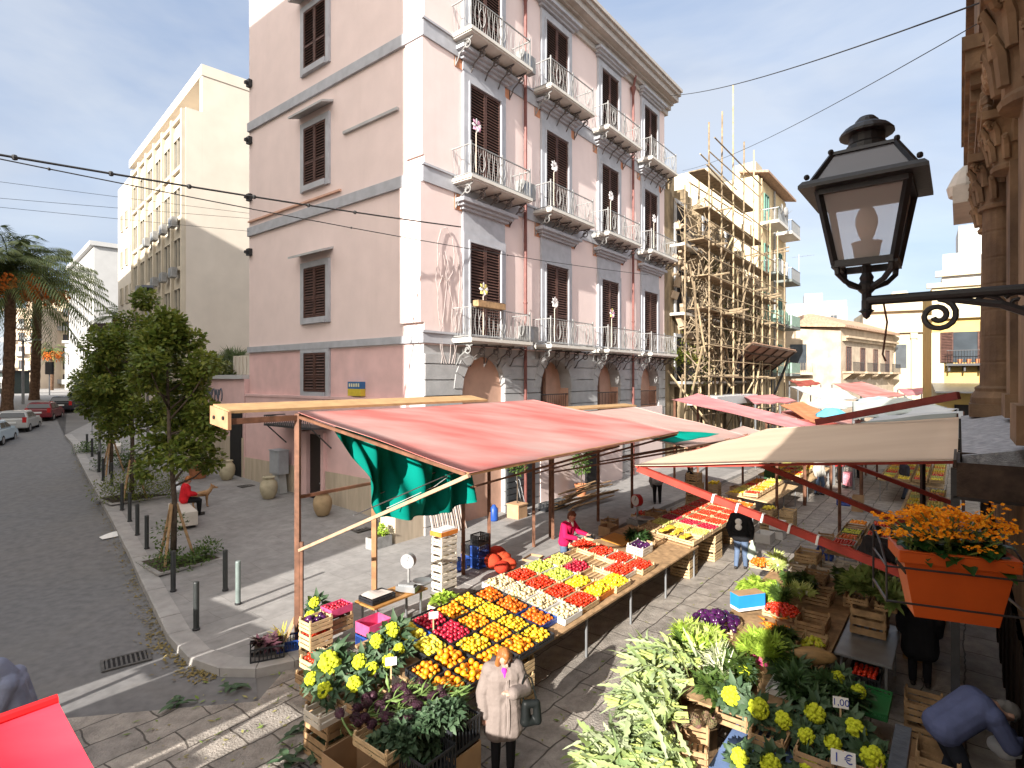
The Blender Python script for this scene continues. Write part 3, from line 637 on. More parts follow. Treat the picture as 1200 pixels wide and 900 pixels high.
# --- cream party-wall house beyond the ruin
T0 = 37.6
ch = thing('cream_tenement', 'tall cream tenement with green balconies beyond the scaffolding', 'building', onpal(T0, 0, 0), ROT)
mb = MB(); mb.box(0, 9.5, 0, 14, 0, 22.2); mb.box(0, 5, 4, 14, 22.2, 23.8); mb.box(.5, 2.4, .3, 2, 22.2, 23.6); obj(mb, 'wall', creamy, ch)
mb = MB(); mb.box(.02, 9.48, -.05, -.002, 0, 22.1); obj(mb, 'front_render', ochre, ch)
mb = MB(); mb.extr([(-.2,-.9,22.2),(9.9,-.9,22.2),(9.9,1.5,22.7),(-.2,1.5,22.7)], (0,0,.18)); obj(mb, 'eaves', tile, ch)
mb = MB(); mb.tube([(4.6,-.2,0),(4.6,-.2,22)], .09, 6); obj(mb, 'downpipe', whitem, ch)
greenp = mat('green_shutter', (.10,.22,.17), .6, .15, 5); greenb = mat('green_balcony_sheet', (.22,.34,.27), .6, .15, 5)
wm, pm = win_mesh(1.4, 2.6, .1, (2, 1), greenp), pane_mesh(1.4, 2.6)
for j, z in enumerate((5.6, 9.9, 14.1, 18.4)):
    for i, x in enumerate((2.3, 7.0)):
        put_win(ch, wm, pm, (x, -.055, z+.1))
        mb = MB(); dp = 1.5; mb.box(x-1.7, x+1.7, -dp, -.05, z-.25, z); b = obj(mb, 'balcony', slabm if j > 2 else mat('dark_slab', (.16,.18,.17), .8, .2), ch)
        mb = MB(); solid = j in (0, 1)
        if solid: mb.box(x-1.68, x+1.68, -dp+.02, -dp+.06, z+.05, z+.95); mb.box(x-1.68, x-1.64, -dp+.06, -.06, z+.05, z+.95); mb.box(x+1.64, x+1.68, -dp+.06, -.06, z+.05, z+.95)
        else:
            for q in range(25): xx = x-1.66+3.32*q/24; mb.tube([(xx,-dp+.04,z),(xx,-dp+.04,z+1)], .015, 4, False)
            for q in range(9): yy = -dp+.04+dp*q/9; mb.tube([(x-1.66,yy,z),(x-1.66,yy,z+1)], .015, 4, False)
            mb.bar((x-1.7,-dp+.04,z+1),(x+1.7,-dp+.04,z+1),.05); mb.bar((x-1.66,-dp,z+1),(x-1.66,-.06,z+1),.05)
        obj(mb, 'railing', greenb if solid else greym, b)
        if j < 3:
            mb = MB()
            for q in range(3): mb.grid(lambda a, c, q=q: (x-1.2+q*.8+.6*a, -dp-.05-.05*math.sin(9*a+q), z+1.0-1.1*c+.06*math.sin(5*a)), 5, 3)
            if i == 0 and j in (1, 2): tag(obj(mb, 'laundry', [whitep, greenb][j % 2], None), ('white' if j == 2 else 'pale green')+' washing hung over a balcony rail of the cream tenement', 'laundry').matrix_world = Matrix.Translation(onpal(T0,0,0))@Matrix.Rotation(ROT,4,'Z')
def dish(p, rz, label):
    t = thing('satellite_dish', label, 'satellite dish', p, rz); mb = MB()
    mb.lathe([(.02,.10),(.2,.07),(.38,.0),(.42,-.06),(.40,-.06),(.2,.04),(.02,.07)], 18, cap=False); mb.v = [(x, z*-1-.3, y+.5) for x, y, z in mb.v]; obj(mb, 'reflector', whitem, t, True)
    mb = MB(); mb.tube([(0,0,-.3),(0,0,.4),(0,-.3,.5)], .03, 5); mb.tube([(0,-.3,.2),(0,-.75,.5)], .015, 4); obj(mb, 'mount', greym, t)
dish(onpal(T0+1.2, 1.3, 18.9), ROT+R(20), 'white satellite dish on the top balcony of the cream tenement')
dish(onpal(T0+2.9, 1.3, 19.0), ROT-R(10), 'second white satellite dish on the top balcony, nearer its right end')
t = thing('roof_antenna', 'thin television antenna on the side of the cream tenement', 'antenna', onpal(T0+8.5, 1.4, 15.2), ROT)
mb = MB(); mb.tube([(0,0,-1),(0,0,1.6)], .02, 5); obj(mb, 'mast', greym, t); mb = MB(); mb.tube([(0,-1.3,1.4),(0,.6,1.4)], .012, 4)
for q in range(8): mb.tube([(-.25,-1.2+q*.22,1.4),(.25,-1.2+q*.22,1.4)], .008, 4)
obj(mb, 'elements', greym, t)
# --- the ruin under scaffolding
ru = thing('ruined_house', 'half collapsed ochre house with rubble and weeds behind timber scaffolding', 'building', onpal(LEN+.05, 0, 0), ROT)
RL = T0-LEN-.1
mb = MB()
for k in range(26):
    x0, x1 = RL*k/26, RL*(k+1)/26; h = 16.6-2.2*(x0/RL)+1.2*math.sin(k*1.7)-.7*rnd.random()
    if k > 17: h -= (k-17)*.35
    mb.box(x0, x1, .0+.03*(k % 3), 1.0, 4.6, h)
    if k % 6 not in (2,): mb.box(x0, x1, .0+.03*(k % 3), 1.0, -.1, 4.6)
mb.box(0, RL, 3.5, 4.5, 0, 13); obj(mb, 'wall', stain(mat('ruin_render', (.30,.23,.14), .95, .3, .8, .5), (.09,.07,.05), (.8,.8,.4), .42, .62, .85), ru)
mb = MB(); mb.box(.0, RL, 1.2, 3.4, 0, 11.5); obj(mb, 'dark_inside', dark, ru)
for i in range(4):
    for j, z in enumerate((5.0, 9.0, 13.0)):
        if (i, j) in ((3, 2),): continue
        x = 2.2+i*4.6
        mb = MB(); mb.box(x-.65, x+.65, -.06, -.01, z, z+2.6); wi = obj(mb, 'window', dark, ru); mb = MB(); mb.box(x-.9, x-.65, -.1, -.01, z, z+2.8); mb.box(x+.65, x+.9, -.1, -.01, z, z+2.8); mb.box(x-.65, x+.65, -.1, -.01, z+2.6, z+2.8); obj(mb, 'surround', greyst, wi)
        if i < 2 or j == 0:
            mb = MB(); mb.box(x-1.5, x+1.5, -.9, -.02, z-.2, z-.05); b = obj(mb, 'balcony', slabm, ru); mb = MB()
            for q in range(22): xx = x-1.45+2.9*q/21; mb.tube([(xx,-.86,z-.05),(xx,-.86,z+.85)], .016, 4, False)
            mb.bar((x-1.5,-.86,z+.85),(x+1.5,-.86,z+.85),.04); obj(mb, 'railing', ironm, b)
mb = MB()
for _ in range(420):
    x = rnd.uniform(1, RL-.5); z = 6+11*rnd.random()**.8; s = rnd.uniform(.1, .5)
    if z > 15-2*(x/RL): z -= 4
    mb.obox((x, rnd.uniform(-.5, .1), z), s*rnd.uniform(.6, 2), s, s*.7, (rnd.uniform(0, 3), rnd.uniform(0, 3), rnd.uniform(0, 3)))
r_ = obj(mb, 'rubble', [sandst], ru); r_['kind'] = 'stuff'
mb = MB()
for _ in range(2600):
    c = rnd.choice([(2.5, 5.7, 1.6), (4.5, 5.4, 1.4), (1, 6.4, .8), (9, 9.5, 1.5), (12, 8, 2), (6, 12.5, 1), (14.5, 10.5, 1.6), (10, 6.5, 2.2)])
    p = (c[0]+rnd.gauss(0, c[2]*.6), -.5+rnd.gauss(0, .35), c[1]+rnd.gauss(0, c[2]*.45))
    mb.leaf(p, (rnd.uniform(-1,1), rnd.uniform(-1,1), rnd.uniform(-.3,1)), rnd.uniform(.12, .35), rnd.uniform(.05, .14))
r_ = obj(mb, 'weeds', rand_mat('weed_leaf', [(.16,.22,.03),(.30,.30,.05),(.10,.15,.03)], .6, .3, trans=.3), ru); r_['kind'] = 'stuff'
# scaffolding of poles
sc = thing('scaffolding', 'tangle of weathered timber poles scaffolding the ruined house', 'scaffolding', onpal(LEN, 0, 0), ROT)
polew = mat('weathered_pole', (.25,.19,.12), .85, .35, 4); polel = mat('pale_pole', (.40,.31,.19), .85, .3, 4)
for i in range(9):
    for o_ in (-.9, -2.1):
        x = .8+i*2.2+(.5 if o_ < -1 else 0); h = (23.0-abs(i-2)*1.3+rnd.uniform(-1, 1.2)) if o_ < -1 else 17+rnd.uniform(-1, 3)
        mb = MB(); mb.tube([(x, o_, 0), (x+rnd.uniform(-.1,.1), o_, h*.5), (x+rnd.uniform(-.15,.15), o_, h)], .05, 6); obj(mb, 'upright_pole', rnd.choice([polew, polel]), sc)
for j in range(9):
    z = 3.2+j*1.95
    for o_ in (-.75, -2.25):
        a, b = rnd.uniform(0, 1.5), (RL-rnd.uniform(0, 2.5) if j < 5 else 15-j)
        if j > 6: a, b = (rnd.uniform(0, 2), rnd.uniform(7, 12)) if o_ < -1 else (rnd.uniform(1, 4), rnd.uniform(10, 17))
        mb = MB(); mb.tube([(a, o_, z+rnd.uniform(-.2,.2)), (b, o_, z+rnd.uniform(-.4,.4))], .042, 6); obj(mb, 'ledger_pole', rnd.choice([polew, polel]), sc)
for j in range(26):
    x = rnd.uniform(.5, RL-1); z = rnd.choice([3.4, 5.3, 7.2, 9.1, 11, 13, 15]); mb = MB(); mb.tube([(x, 0, z), (x+rnd.uniform(-.3,.3), -2.9, z+rnd.uniform(-.2,.4))], .06, 5); obj(mb, 'cross_pole', polew, sc)
for j in range(34):
    x = rnd.uniform(.5, RL-3); z = rnd.uniform(1, 11); mb = MB(); s = rnd.choice([-1, 1]); l_ = rnd.uniform(2.5, 5)
    mb.tube([(x, rnd.uniform(-2.3,-.4), z), (x+s*l_*.5, rnd.uniform(-2.3,-.4), z+l_)], .06, 5); obj(mb, 'brace_pole', rnd.choice([polew, polel]), sc)
for j in range(7):                                       # plank walkways on the lifts, and toe rails in front of them
    z = 5.2+j*1.95; a, b = rnd.uniform(.3,2), RL-1.5-max(0, j-3)*2.2
    if b-a > 3:
        mb = MB(); mb.box(a, b, -2.0, -1.1, z, z+.06); obj(mb, 'walkway_board', polew, sc); mb = MB(); mb.tube([(a,-2.28,z+.95),(b,-2.28,z+.95)], .035, 6); obj(mb, 'guard_rail', polel, sc)
mb = MB()
for j in range(800):
    x = 1.0+(RL-2.2)*rnd.random()**1.15; z = rnd.uniform(4.6, 15.5-.3*max(0,x-9)); 
    if z > 16.5-.35*x: z = rnd.uniform(5.2, 9)
    a = rnd.gauss(0, .9); l_ = rnd.uniform(.4, 1.9); mb.tube([(x, rnd.uniform(-2.0,-.2), z), (x+math.sin(a)*l_, rnd.uniform(-2.0,-.2), z+math.cos(a)*l_)], rnd.uniform(.014, .034), 4, False)
r_ = obj(mb, 'tied_laths', mat('bleached_lath', (.27,.21,.14), .9, .55, 1.5), sc); r_['kind'] = 'stuff'
mb = MB(); mb.box(.6, 8.5, -2.8, -1.1, 3.6, 4.1); obj(mb, 'walkway_board', white_r, sc)
P1, P2, P3, P4 = atY(849, 428, 40), atY(882, 402, 36), atY(933, 411, 40), atY(904, 434, 44)
t = thing('tilted_canopy', 'tilted brown panelled canopy jutting from the scaffolding over the street', 'canopy', (0,0,0))
mb = MB(); nn = (P2-P1).cross(P3-P1).normalized(); nn *= (1 if nn.z > 0 else -1); mb.extr([P1, P2, P3, P4], nn*.08); obj(mb, 'panel', mat('brown_sheeting', (.26,.16,.11), .8, .2, 2), t)
mb = MB()
for i in range(6): a = i/5; mb.bar(P1.lerp(P4, a)-nn*.05, P2.lerp(P3, a)-nn*.05, .07)
for i in range(4): a = i/3; mb.bar(P1.lerp(P2, a)-nn*.10, P4.lerp(P3, a)-nn*.10, .07)
obj(mb, 'ribs', mat('dark_rib', (.08,.055,.04), .8), t)
for a, q in ((P1, P2), (P4, P3)):
    mb = MB(); m_ = a.lerp(q, .7); mb.bar(m_-nn*.12, (a.x-.2, a.y+.2, a.z-3.2), .12); mb.bar(a-nn*.12, (a.x-.2, a.y+.2, 0), .12); obj(mb, 'strut', ironm, t)
# --- low stone house at the bend
st = thing('stone_house', 'low weathered stone house with tiled roof and corbelled balcony at the bend', 'building', (32.7, 56, 0), math.atan2(11, 12.7))
mb = MB(); mb.prism([(0,0),(16.8,0),(16.8,7),(-3.4,5.5)], 0, 10.2); obj(mb, 'wall', stain(mat('pale_stone_wall', (.44,.36,.27), .95, .18, 1.2, .4), (.22,.17,.12), (1,1,.4), .5, .75, .6), st)
mb = MB(); mb.extr([(-3.8,5.6,10.5),(-.6,-.6,10.2),(17,-.6,10.2),(17,3.5,11.8),(1.5,3.5,11.8)], (0,0,.25)); obj(mb, 'roof', tile, st)
mb = MB(); mb.box(.3, 16.6, -.35, -.003, 8.9, 9.2); mb.box(.3, 16.6, -.6, -.003, 9.2, 9.4); obj(mb, 'cornice', sandst, st)
wm, pm = win_mesh(1.3, 2.5, .1, (2, 1), shut), pane_mesh(1.3, 2.5)
for i in range(4):
    put_win(st, wm, pm, (2+i*4.1, -.006, 5.9))
    mb = MB(); x = 2+i*4.1; mb.box(x-1.6, x+1.6, -1, -.004, 5.65, 5.85); b = obj(mb, 'balcony', sandst, st); mb = MB()
    for q in range(5): mb.extr([(x-1.4+q*.65,-.01,5.64),(x-1.4+q*.65,-.85,5.64),(x-1.4+q*.65,-.01,5.0)], (.2,0,0))
    obj(mb, 'corbel', sandst, b); mb = MB()
    for q in range(20): xx = x-1.5+3*q/19; mb.tube([(xx,-.95,5.85),(xx,-.95,6.75)], .015, 4, False)
    mb.bar((x-1.55,-.95,6.75),(x+1.55,-.95,6.75),.05); obj(mb, 'railing', ironm, b)
mb = MB(); d_ = Vector((-3.4, 5.5)).normalized(); n_ = Vector((-d_.y, d_.x))
mb.box(0, 1.5, -.06, 0, 6.0, 8.6); put = obj(mb, 'window', glassd, st, loc=(d_.x*4.2, d_.y*4.2, 0), rot=math.atan2(-d_.y, -d_.x))
put.location = (d_.x*4.6-.02, d_.y*4.6-.02, 0); mb = MB(); mb.box(-.4, 1.9, -.9, -.01, 5.5, 5.75)
for q in range(12): mb.tube([(-.35+q*.2,-.85,5.75),(-.35+q*.2,-.85,6.7)], .015, 4, False)
obj(mb, 'balcony', sandst, put)
# --- white terrace house, cream church front, tall white block, yellow house
wt = thing('white_terrace_house', 'white flat-roofed house showing above the stone house roof', 'building', ((918-600)/FPX*100, 100, 0), R(-24))
mb = MB(); mb.box(0, 9.8, 0, 10, 0, 17.4); obj(mb, 'wall', white_r, wt); mb = MB(); mb.box(3.4, 6.2, 1, 5, 17.4, 20.1); mb.box(-.1, 3.4, 1, 2, 17.4, 18.4); mb.box(6.2, 9.8, .5, 1, 17.4, 18.6); obj(mb, 'roof_room', white_r, wt)
wm, pm = win_mesh(1.1, 1.5, .1, (2, 1)), pane_mesh(1.1, 1.5)
for i in range(3): put_win(wt, wm, pm, (1.8+i*3, -.006, 14.6))
cf = thing('cream_church_front', 'cream baroque church front with niche and scrolled gable in the distance', 'building', ((1040-600)/FPX*68, 68, 0), R(-24))
cfm = stain(mat('cream_church_stone', (.48,.40,.29), .9, .1, .8, .2), (.3,.24,.16), (1,1,.4), .52, .78, .5)
mb = MB(); mb.box(-2.5, 6, 0, 8, 0, 13.2); obj(mb, 'wall', cfm, cf)
mb = MB(); mb.box(-2.8, 6.2, -.5, -.003, 10.6, 11.1); mb.box(-2.8, 6.2, -.7, -.003, 13.2, 13.6)
for x in (-2.0, 0.1, 2.6, 5.0): mb.box(x-.25, x+.25, -.3, -.004, 0, 10.6); mb.box(x-.35, x+.35, -.4, -.004, 9.9, 10.6)
obj(mb, 'pilasters', cfm, cf)
mb = MB(); mb.extr([(-2,-.1,13.6),(4.5,-.1,13.6),(4.0,-.1,14.4),(2.6,-.1,14.6),(1.9,-.1,15.6),(.6,-.1,15.6),(-.1,-.1,14.6),(-1.6,-.1,14.4)], (0,1,0)); obj(mb, 'gable', cfm, cf)
mb = MB(); mb.box(.8, 1.9, -.06, -.003, 6.4, 9.2); obj(mb, 'window', glassd, cf)
mb = MB(); mb.box(4.0, 4.9, -.06, -.003, 4.8, 7.2); wi = obj(mb, 'window', dark, cf); mb = MB(); mb.box(3.7, 5.2, -.7, -.004, 4.5, 4.75); obj(mb, 'sill', sandst, wi)
tw = thing('tall_white_house', 'tall bright white house with a glass terrace behind the yellow house', 'building', ((1104-600)/FPX*62, 62, 0), R(-36))
mb = MB(); mb.box(0, 9, 0, 8, 0, 16.5); mb.box(1.5, 9, 1.5, 8, 16.5, 22); obj(mb, 'wall', white_r, tw); mb = MB(); mb.box(-.6, 9, -.6, 0, 16.3, 16.9); obj(mb, 'cornice', creamy, tw)
mb = MB(); mb.box(.1, 1.9, .02, .05, 17.0, 18.8); mb.box(.05, .08, .05, 1.5, 17, 18.8); obj(mb, 'glass_screen', glass('terrace_glass', (.6,.7,.75), .1, .4), tw)
yh = thing('yellow_house', 'yellow house with an open shuttered balcony window at the right of the street', 'building', ((1092-600)/FPX*38, 38, 0), R(-32))
mb = MB(); mb.box(0, 7, 0, 7, 0, 11.2); obj(mb, 'wall', yellow_r, yh)
mb = MB(); mb.box(0, 7, -.05, -.002, 9.35, 11.2); mb.box(-.02, .65, -.06, -.002, 3.9, 8.2); obj(mb, 'pale_band', mat('pale_yellow', (.58,.50,.34), .9, .06, 1), yh)
mb = MB(); mb.box(-.3, 7, -.4, -.003, 9.1, 9.35); mb.box(-.3, 7, -.3, -.003, 11.2, 11.5); obj(mb, 'cornice', creamy, yh)
mb = MB(); mb.box(1.0, 2.4, -.08, -.003, 6.2, 8.2); wi = obj(mb, 'window', glassd, yh)
for x0, x1, a in ((.45, 1.15, 18), (2.4, 3.1, -15)):
    m = shutter_mb(0, x1-x0, 6.2, 8.2, 0); obj(m, 'shutter', [shut, dark], wi, loc=(x0, -.12, 0), rot=R(a) if a < 0 else R(-a))
mb = MB(); mb.box(.7, 4.4, -1.1, -.003, 5.95, 6.1)
for q in range(5): mb.box(.8+q*.8, .9+q*.8, -.8, -.004, 5.6, 5.95)
b = obj(mb, 'balcony', ironm, yh); mb = MB()
for q in range(26): mb.tube([(.72+q*.146,-1.05,6.1),(.72+q*.146,-1.05,6.95)], .014, 4, False)
mb.bar((.7,-1.05,6.95),(4.4,-1.05,6.95),.04); obj(mb, 'railing', ironm, b)
for q in range(3):
    mb = MB(); x = 1.4+q*.45; mb.lathe([(.1,0),(.15,.28)], 10, (x,-.8,6.1)); 
    o = tag(obj(mb, 'flower_pot', mat('terracotta', (.42,.17,.08), .8, .15, 6), None, loc=yh.location, rot=R(-32)), 'terracotta flower pot on the balcony of the yellow house', 'flower pot', 'flower pots on the yellow house balcony')
mb = MB(); mb.extr([(0,-2.2,4.2),(7,-2.2,4.2),(7,0,4.75),(0,0,4.75)], (0,0,.1)); obj(mb, 'shop_canopy', greym, yh)
mb = MB(); mb.box(1.2, 3.2, -.05, -.003, 0, 3.4); obj(mb, 'doorway', dark, yh)
# street beyond the bend closes with plain houses
flats('ochre_house', 'ochre house with shutters half hidden behind the far awnings', 1046, 1094, 398, 84, ochre, 3, 2, 0)
# --- the building across the left street and the church block the photograph is taken from (both just outside the frame)
def backdrop_house(name, label, u0, u1, v0, v1, h, m):
    t = thing(name, label, 'building', W(u0, v0, 0), ROT); lx, ly = u1-u0, v1-v0
    mb = MB(); mb.box(0, lx, -ly, 0, 0, h); obj(mb, 'wall', m, t); mb = MB(); mb.box(-.3, lx+.01, -ly+.002, .3, h, h+.4); obj(mb, 'roof', m, t)
    wm, pm = win_mesh(1.3, 2.4, .1, (2, 1), shut), pane_mesh(1.3, 2.4)
    for j in range(int(h/4.4)):
        for i in range(int(lx/4)): put_win(t, wm, pm, (2+i*4, -ly-.006, 1.5+j*4.3))
        for i in range(int(ly/4)): put_win(t, wm, pm, (lx+.006, -2-i*4, 1.5+j*4.3), R(90))
    return t
backdrop_house('corner_palazzo', 'tall ochre palazzo across the left street behind the viewer', -40, -18, -80, -.68, 30.2, ochre)
def plaza_house(label, x, y, lx, ly, h, m, a):
    t = thing('plaza_house', label, 'building', (x, y, 1.5), R(a)); mb = MB(); mb.box(0, lx, 0, ly, -1.5, h); obj(mb, 'wall', m, t); mb = MB(); mb.box(-.4, lx+.4, -.4, ly+.4, h, h+.5); obj(mb, 'roof', tile, t)
    wm, pm = win_mesh(1.3, 2.2, .1, (2, 1), shut), pane_mesh(1.3, 2.2)
    for j in range(int(h/3.6)):
        for i in range(int(lx/4)): put_win(t, wm, pm, (2+i*4, -.006, 1+j*3.5))
plaza_house('low ochre house on the far side of the left street, just out of view', -97, 48, 24, 12, 9.5, ochre, 58)
plaza_house('pale house on the far side of the left street, just out of view', -120, 8, 34, 12, 11, creamy, 60)
# ================================================================ the old church on the right; local frame: x along the street, y away from it (y = d measured from the viewer's own line)
def onch(s, d, z=0): return Vector((.6225*s+.7826*d, .7826*s-.6225*d, z))
NROT = ROT                                              # local +x = U, local -y = V
chu = thing('stone_church', 'dark weathered stone church front with carved capitals at the right edge', 'church', (0,0,0), ROT)
D = lambda d: -d                                        # d grows away from the street
mb = MB(); mb.box(1.0, 26, D(12), D(.62), 0, 13.5); mb.box(-4.6, .99, D(12), D(.62), 0, 13.3); obj(mb, 'wall', churchst, chu)
mb = MB(); mb.box(-3.4, -1.7, D(.61), D(-.45), 0, 13); obj(mb, 'porch_block', churchst, chu)
mb = MB(); mb.cur = 0
for k in range(58): mb.box(6.2+k*.34, 6.52+k*.34, D(.619), D(.56+.012*(k % 3)), 0, 1.9); obj(mb, 'store_boarding', mat('dark_store_boards', (.045,.03,.022), .8, .4, 3, .2, stretch=(1,1,.2)), chu)
def column(s, d, r, z0, z1, half=True):
    mb = MB(); h = z1-z0
    n = 7
    for k in range(n):                                  # drums with weathered joints
        a, b = z0+h*k/n, z0+h*(k+1)/n; rr = r*(1-.02*k)*rnd.uniform(.985, 1.015)
        mb.lathe([(rr*.97, a), (rr, a+.03), (rr*.995, b-.03), (rr*.97, b)], 20, (s, D(d), 0))
    c = obj(mb, 'column', churchst, chu, False)
    mb = MB(); mb.lathe([(r*1.4, z0-.25), (r*1.45, z0-.15), (r*1.2, z0-.05), (r*1.25, z0), (r, z0+.04)], 20, (s, D(d), 0)); mb.box(s-r*1.5, s+r*1.5, D(d+r*1.5), D(d-r*1.5), z0-.45, z0-.25); obj(mb, 'base', churchst, c)
    return c
def capital(s, d, r, z0, h, parent):
    mb = MB(); mb.lathe([(r*1.08, z0-.05), (r*1.12, z0), (r*1.0, z0+.04), (r*1.02, z0+h*.3), (r*1.25, z0+h*.7), (r*1.5, z0+h*.85)], 16, (s, D(d), 0))
    mb.box(s-r*1.55, s+r*1.55, D(d+r*1.55), D(d-r*1.55), z0+h*.85, z0+h)
    for row, (nn, zz, rr, ln) in enumerate(((9, .1, 1.08, .42), (9, .38, 1.16, .42))):   # acanthus leaves, curling out
        for k in range(nn):
            a = (k+.5*row)/nn*6.283; dv = Vector((math.cos(a), math.sin(a), 0)); tv = Vector((-dv.y, dv.x, 0)); c = Vector((s, D(d), z0+h*zz))
            pts = [c+dv*r*rr, c+dv*r*(rr+.1)+Vector((0,0,h*ln*.6)), c+dv*r*(rr+.38)+Vector((0,0,h*ln)), c+dv*r*(rr+.42)+Vector((0,0,h*ln*.8))]
            mb.tube(pts, [r*.2, r*.22, r*.15, r*.08], 6)
    for k in range(4):                                  # corner volutes
        a = math.pi/4+k*math.pi/2; dv = Vector((math.cos(a), math.sin(a), 0)); c = Vector((s, D(d), z0+h*.74))+dv*r*1.65
        mb.tube([c+dv*(r*.3*(1-i/14))*math.cos(i*.75)+Vector((0,0,(r*.3*(1-i/14))*math.sin(i*.75))) for i in range(14)], r*.13, 6)
    o = obj(mb, 'capital', churchst, parent); return o
for s, d, r in ((11.9, .52, .27), (13.6, .55, .27)):
    c = column(s, d, r, 4.95, 7.85); capital(s, d, r, 7.85, .8, c)
def pilaster(s0, s1, d, z0, z1):
    mb = MB(); mb.box(s0, s1, D(.63), D(d), z0, z1); mb.box(s0-.04, s1+.04, D(.63), D(d-.05), z0, z0+.3); return obj(mb, 'pilaster', churchst, chu)
pl = pilaster(5.7, 6.3, .38, 4.6, 7.3); capital(6.0, .50, .24, 7.3, .95, pl)
pl = pilaster(9.6, 10.3, .50, 4.6, 7.9); capital(9.95, .56, .22, 7.9, .7, pl)
mb = MB(); mb.box(10.9, 14.6, D(.63), D(.26), 8.66, 8.95); mb.box(10.8, 14.7, D(.63), D(.20), 8.95, 9.25); obj(mb, 'entablature', churchst, chu)
mb = MB()
for k in range(12): mb.box(10.9+k*.31, 11.05+k*.31, D(.3), D(.12), 9.25, 9.42)
mb.box(10.7, 14.8, D(.63), D(.12), 9.42, 9.6); mb.box(10.6, 14.9, D(.63), D(.06), 9.6, 9.9); mb.box(10.55, 14.95, D(.63), D(.02), 9.9, 10.1)
mb.box(10.9, 14.4, D(.63), D(.22), 10.1, 12.6); mb.box(1.2, 10.7, D(.63), D(.36), 8.9, 9.3); mb.box(1.2, 10.6, D(.63), D(.30), 9.3, 9.7); mb.box(1.2, 10.6, D(.63), D(.42), 9.7, 12.6)
mb.box(1.0, 26, D(.63), D(.1), 12.6, 13.2)
obj(mb, 'cornice', churchst, chu)
mb = MB()
for k in range(70):                                     # carved frieze, worn
    s = rnd.uniform(8.5, 14.4); z = rnd.choice([8.8, 9.1, 9.3, 9.0]); mb.sph((s, D(.3), z), rnd.uniform(.06, .14), 6, 5, (1, .7, 1), .15)
obj(mb, 'carving', churchst, chu)
mb = MB(); mb.box(14.9, 17.0, D(.6), D(-.12), 8.75, 9.1); mb.lathe([(.3, 9.1), (.34, 9.3), (.2, 9.6), (.05, 9.75)], 12, (15.8, D(.1), 0)); obj(mb, 'corner_cap', stain(mat('pale_cap_stone', (.62,.58,.52), .9, .1, 3, .3), (.4,.35,.3), (2,2,2), .5, .75, .5), chu)
# ledge over the stall store, and the metal trough fixed under it
lg = thing('stone_ledge', 'grey stone ledge with a sloping top jutting from the church wall', 'ledge', (0,0,0), ROT)
mb = MB(); mb.extr([(6.2, D(.015), 4.36), (6.2, D(.015), 4.44), (6.2, D(.618), 4.56), (6.2, D(.618), 4.36)], (6.6, 0, 0)); obj(mb, 'slab', stain(mat('grey_ledge_stone', (.36,.37,.40), .9, .25, 14, .6), (.62,.62,.62), (9,9,9), .55, .62, .5), lg)
mb = MB(); mb.box(6.3, 12.7, D(.6), D(.1), 4.1, 4.36); obj(mb, 'moulding', churchst, lg)
tr = thing('metal_trough', 'dark rusty metal trough fixed below the near end of the stone ledge', 'trough', onch(5.55, .1, 4.2), ROT)
mb = MB(); mb.box(-.05, .75, -.35, .12, 0, .02); mb.box(-.05, .75, .10, .12, .02, .26); mb.box(-.05, -.03, -.35, .10, .02, .26); mb.box(.73, .75, -.35, .1, .02, .26); mb.box(-.08, .78, .121, .14, .22, .28); obj(mb, 'trough', mat('rusty_dark_metal', (.05,.034,.025), .7, .4, 10, .2), tr)
mb = MB(); mb.box(.1, .13, -.5, .1, -.05, -.002); mb.box(.55, .58, -.5, .1, -.05, -.002); obj(mb, 'bracket', ironm, tr)
# store front and iron bars under the ledge
sf = thing('iron_grille', 'black iron grille screening the dark store under the church wall', 'grille', (0,0,0), ROT)
for s0 in (8.8, 11.0, 13.2):
    mb = MB(); mb.box(s0, s0+.09, D(.0), D(-.09), 0, 4.0); obj(mb, 'post', ironm, sf)
mb = MB()
for k in range(40): s = 8.9+k*.11; mb.tube([(s, D(-.04), .2), (s, D(-.04), 3.7)], .014, 4, False)
for z in (.25, 1.6, 2.9, 3.65): mb.bar((8.8, D(-.04), z), (13.3, D(-.04), z), .05, .03)
obj(mb, 'bars', ironm, sf)
# ================================================================ street lamp on its wall bracket
lm = thing('wall_lantern', 'black iron street lantern with clouded glass on a scrolled wall bracket', 'lantern', onch(3.62, -.40, 5.53), ROT)
LS = 1.24
lm.scale = (LS,)*3
def frustum(mb, w0, z0, w1, z1):
    a, b = w0/2, w1/2; mb.add([(-a,-a,z0),(a,-a,z0),(a,a,z0),(-a,a,z0),(-b,-b,z1),(b,-b,z1),(b,b,z1),(-b,b,z1)],[(3,2,1,0),(4,5,6,7),(0,1,5,4),(1,2,6,5),(2,3,7,6),(3,0,4,7)])
WB, WT, ZB, ZT = .215, .325, .155, .475
mb = MB()
for sx in (-1, 1):
    for sy in (-1, 1): mb.bar((sx*WB/2, sy*WB/2, ZB), (sx*WT/2, sy*WT/2, ZT), .022)
for q, z, t in ((WB, ZB, .022), (WT, ZT-.008, .02)):
    h = q/2
    for a, b in (((-h,-h),(h,-h)),((h,-h),(h,h)),((h,h),(-h,h)),((-h,h),(-h,-h))): mb.bar((*a, z), (*b, z), t+.006)
fr = obj(mb, 'frame', ironm, lm)
lg_m = glass('clouded_glass', (.62,.58,.56), .35, .42)
mb = MB(); d_ = .002; a, b = WB/2-.008, WT/2-.008
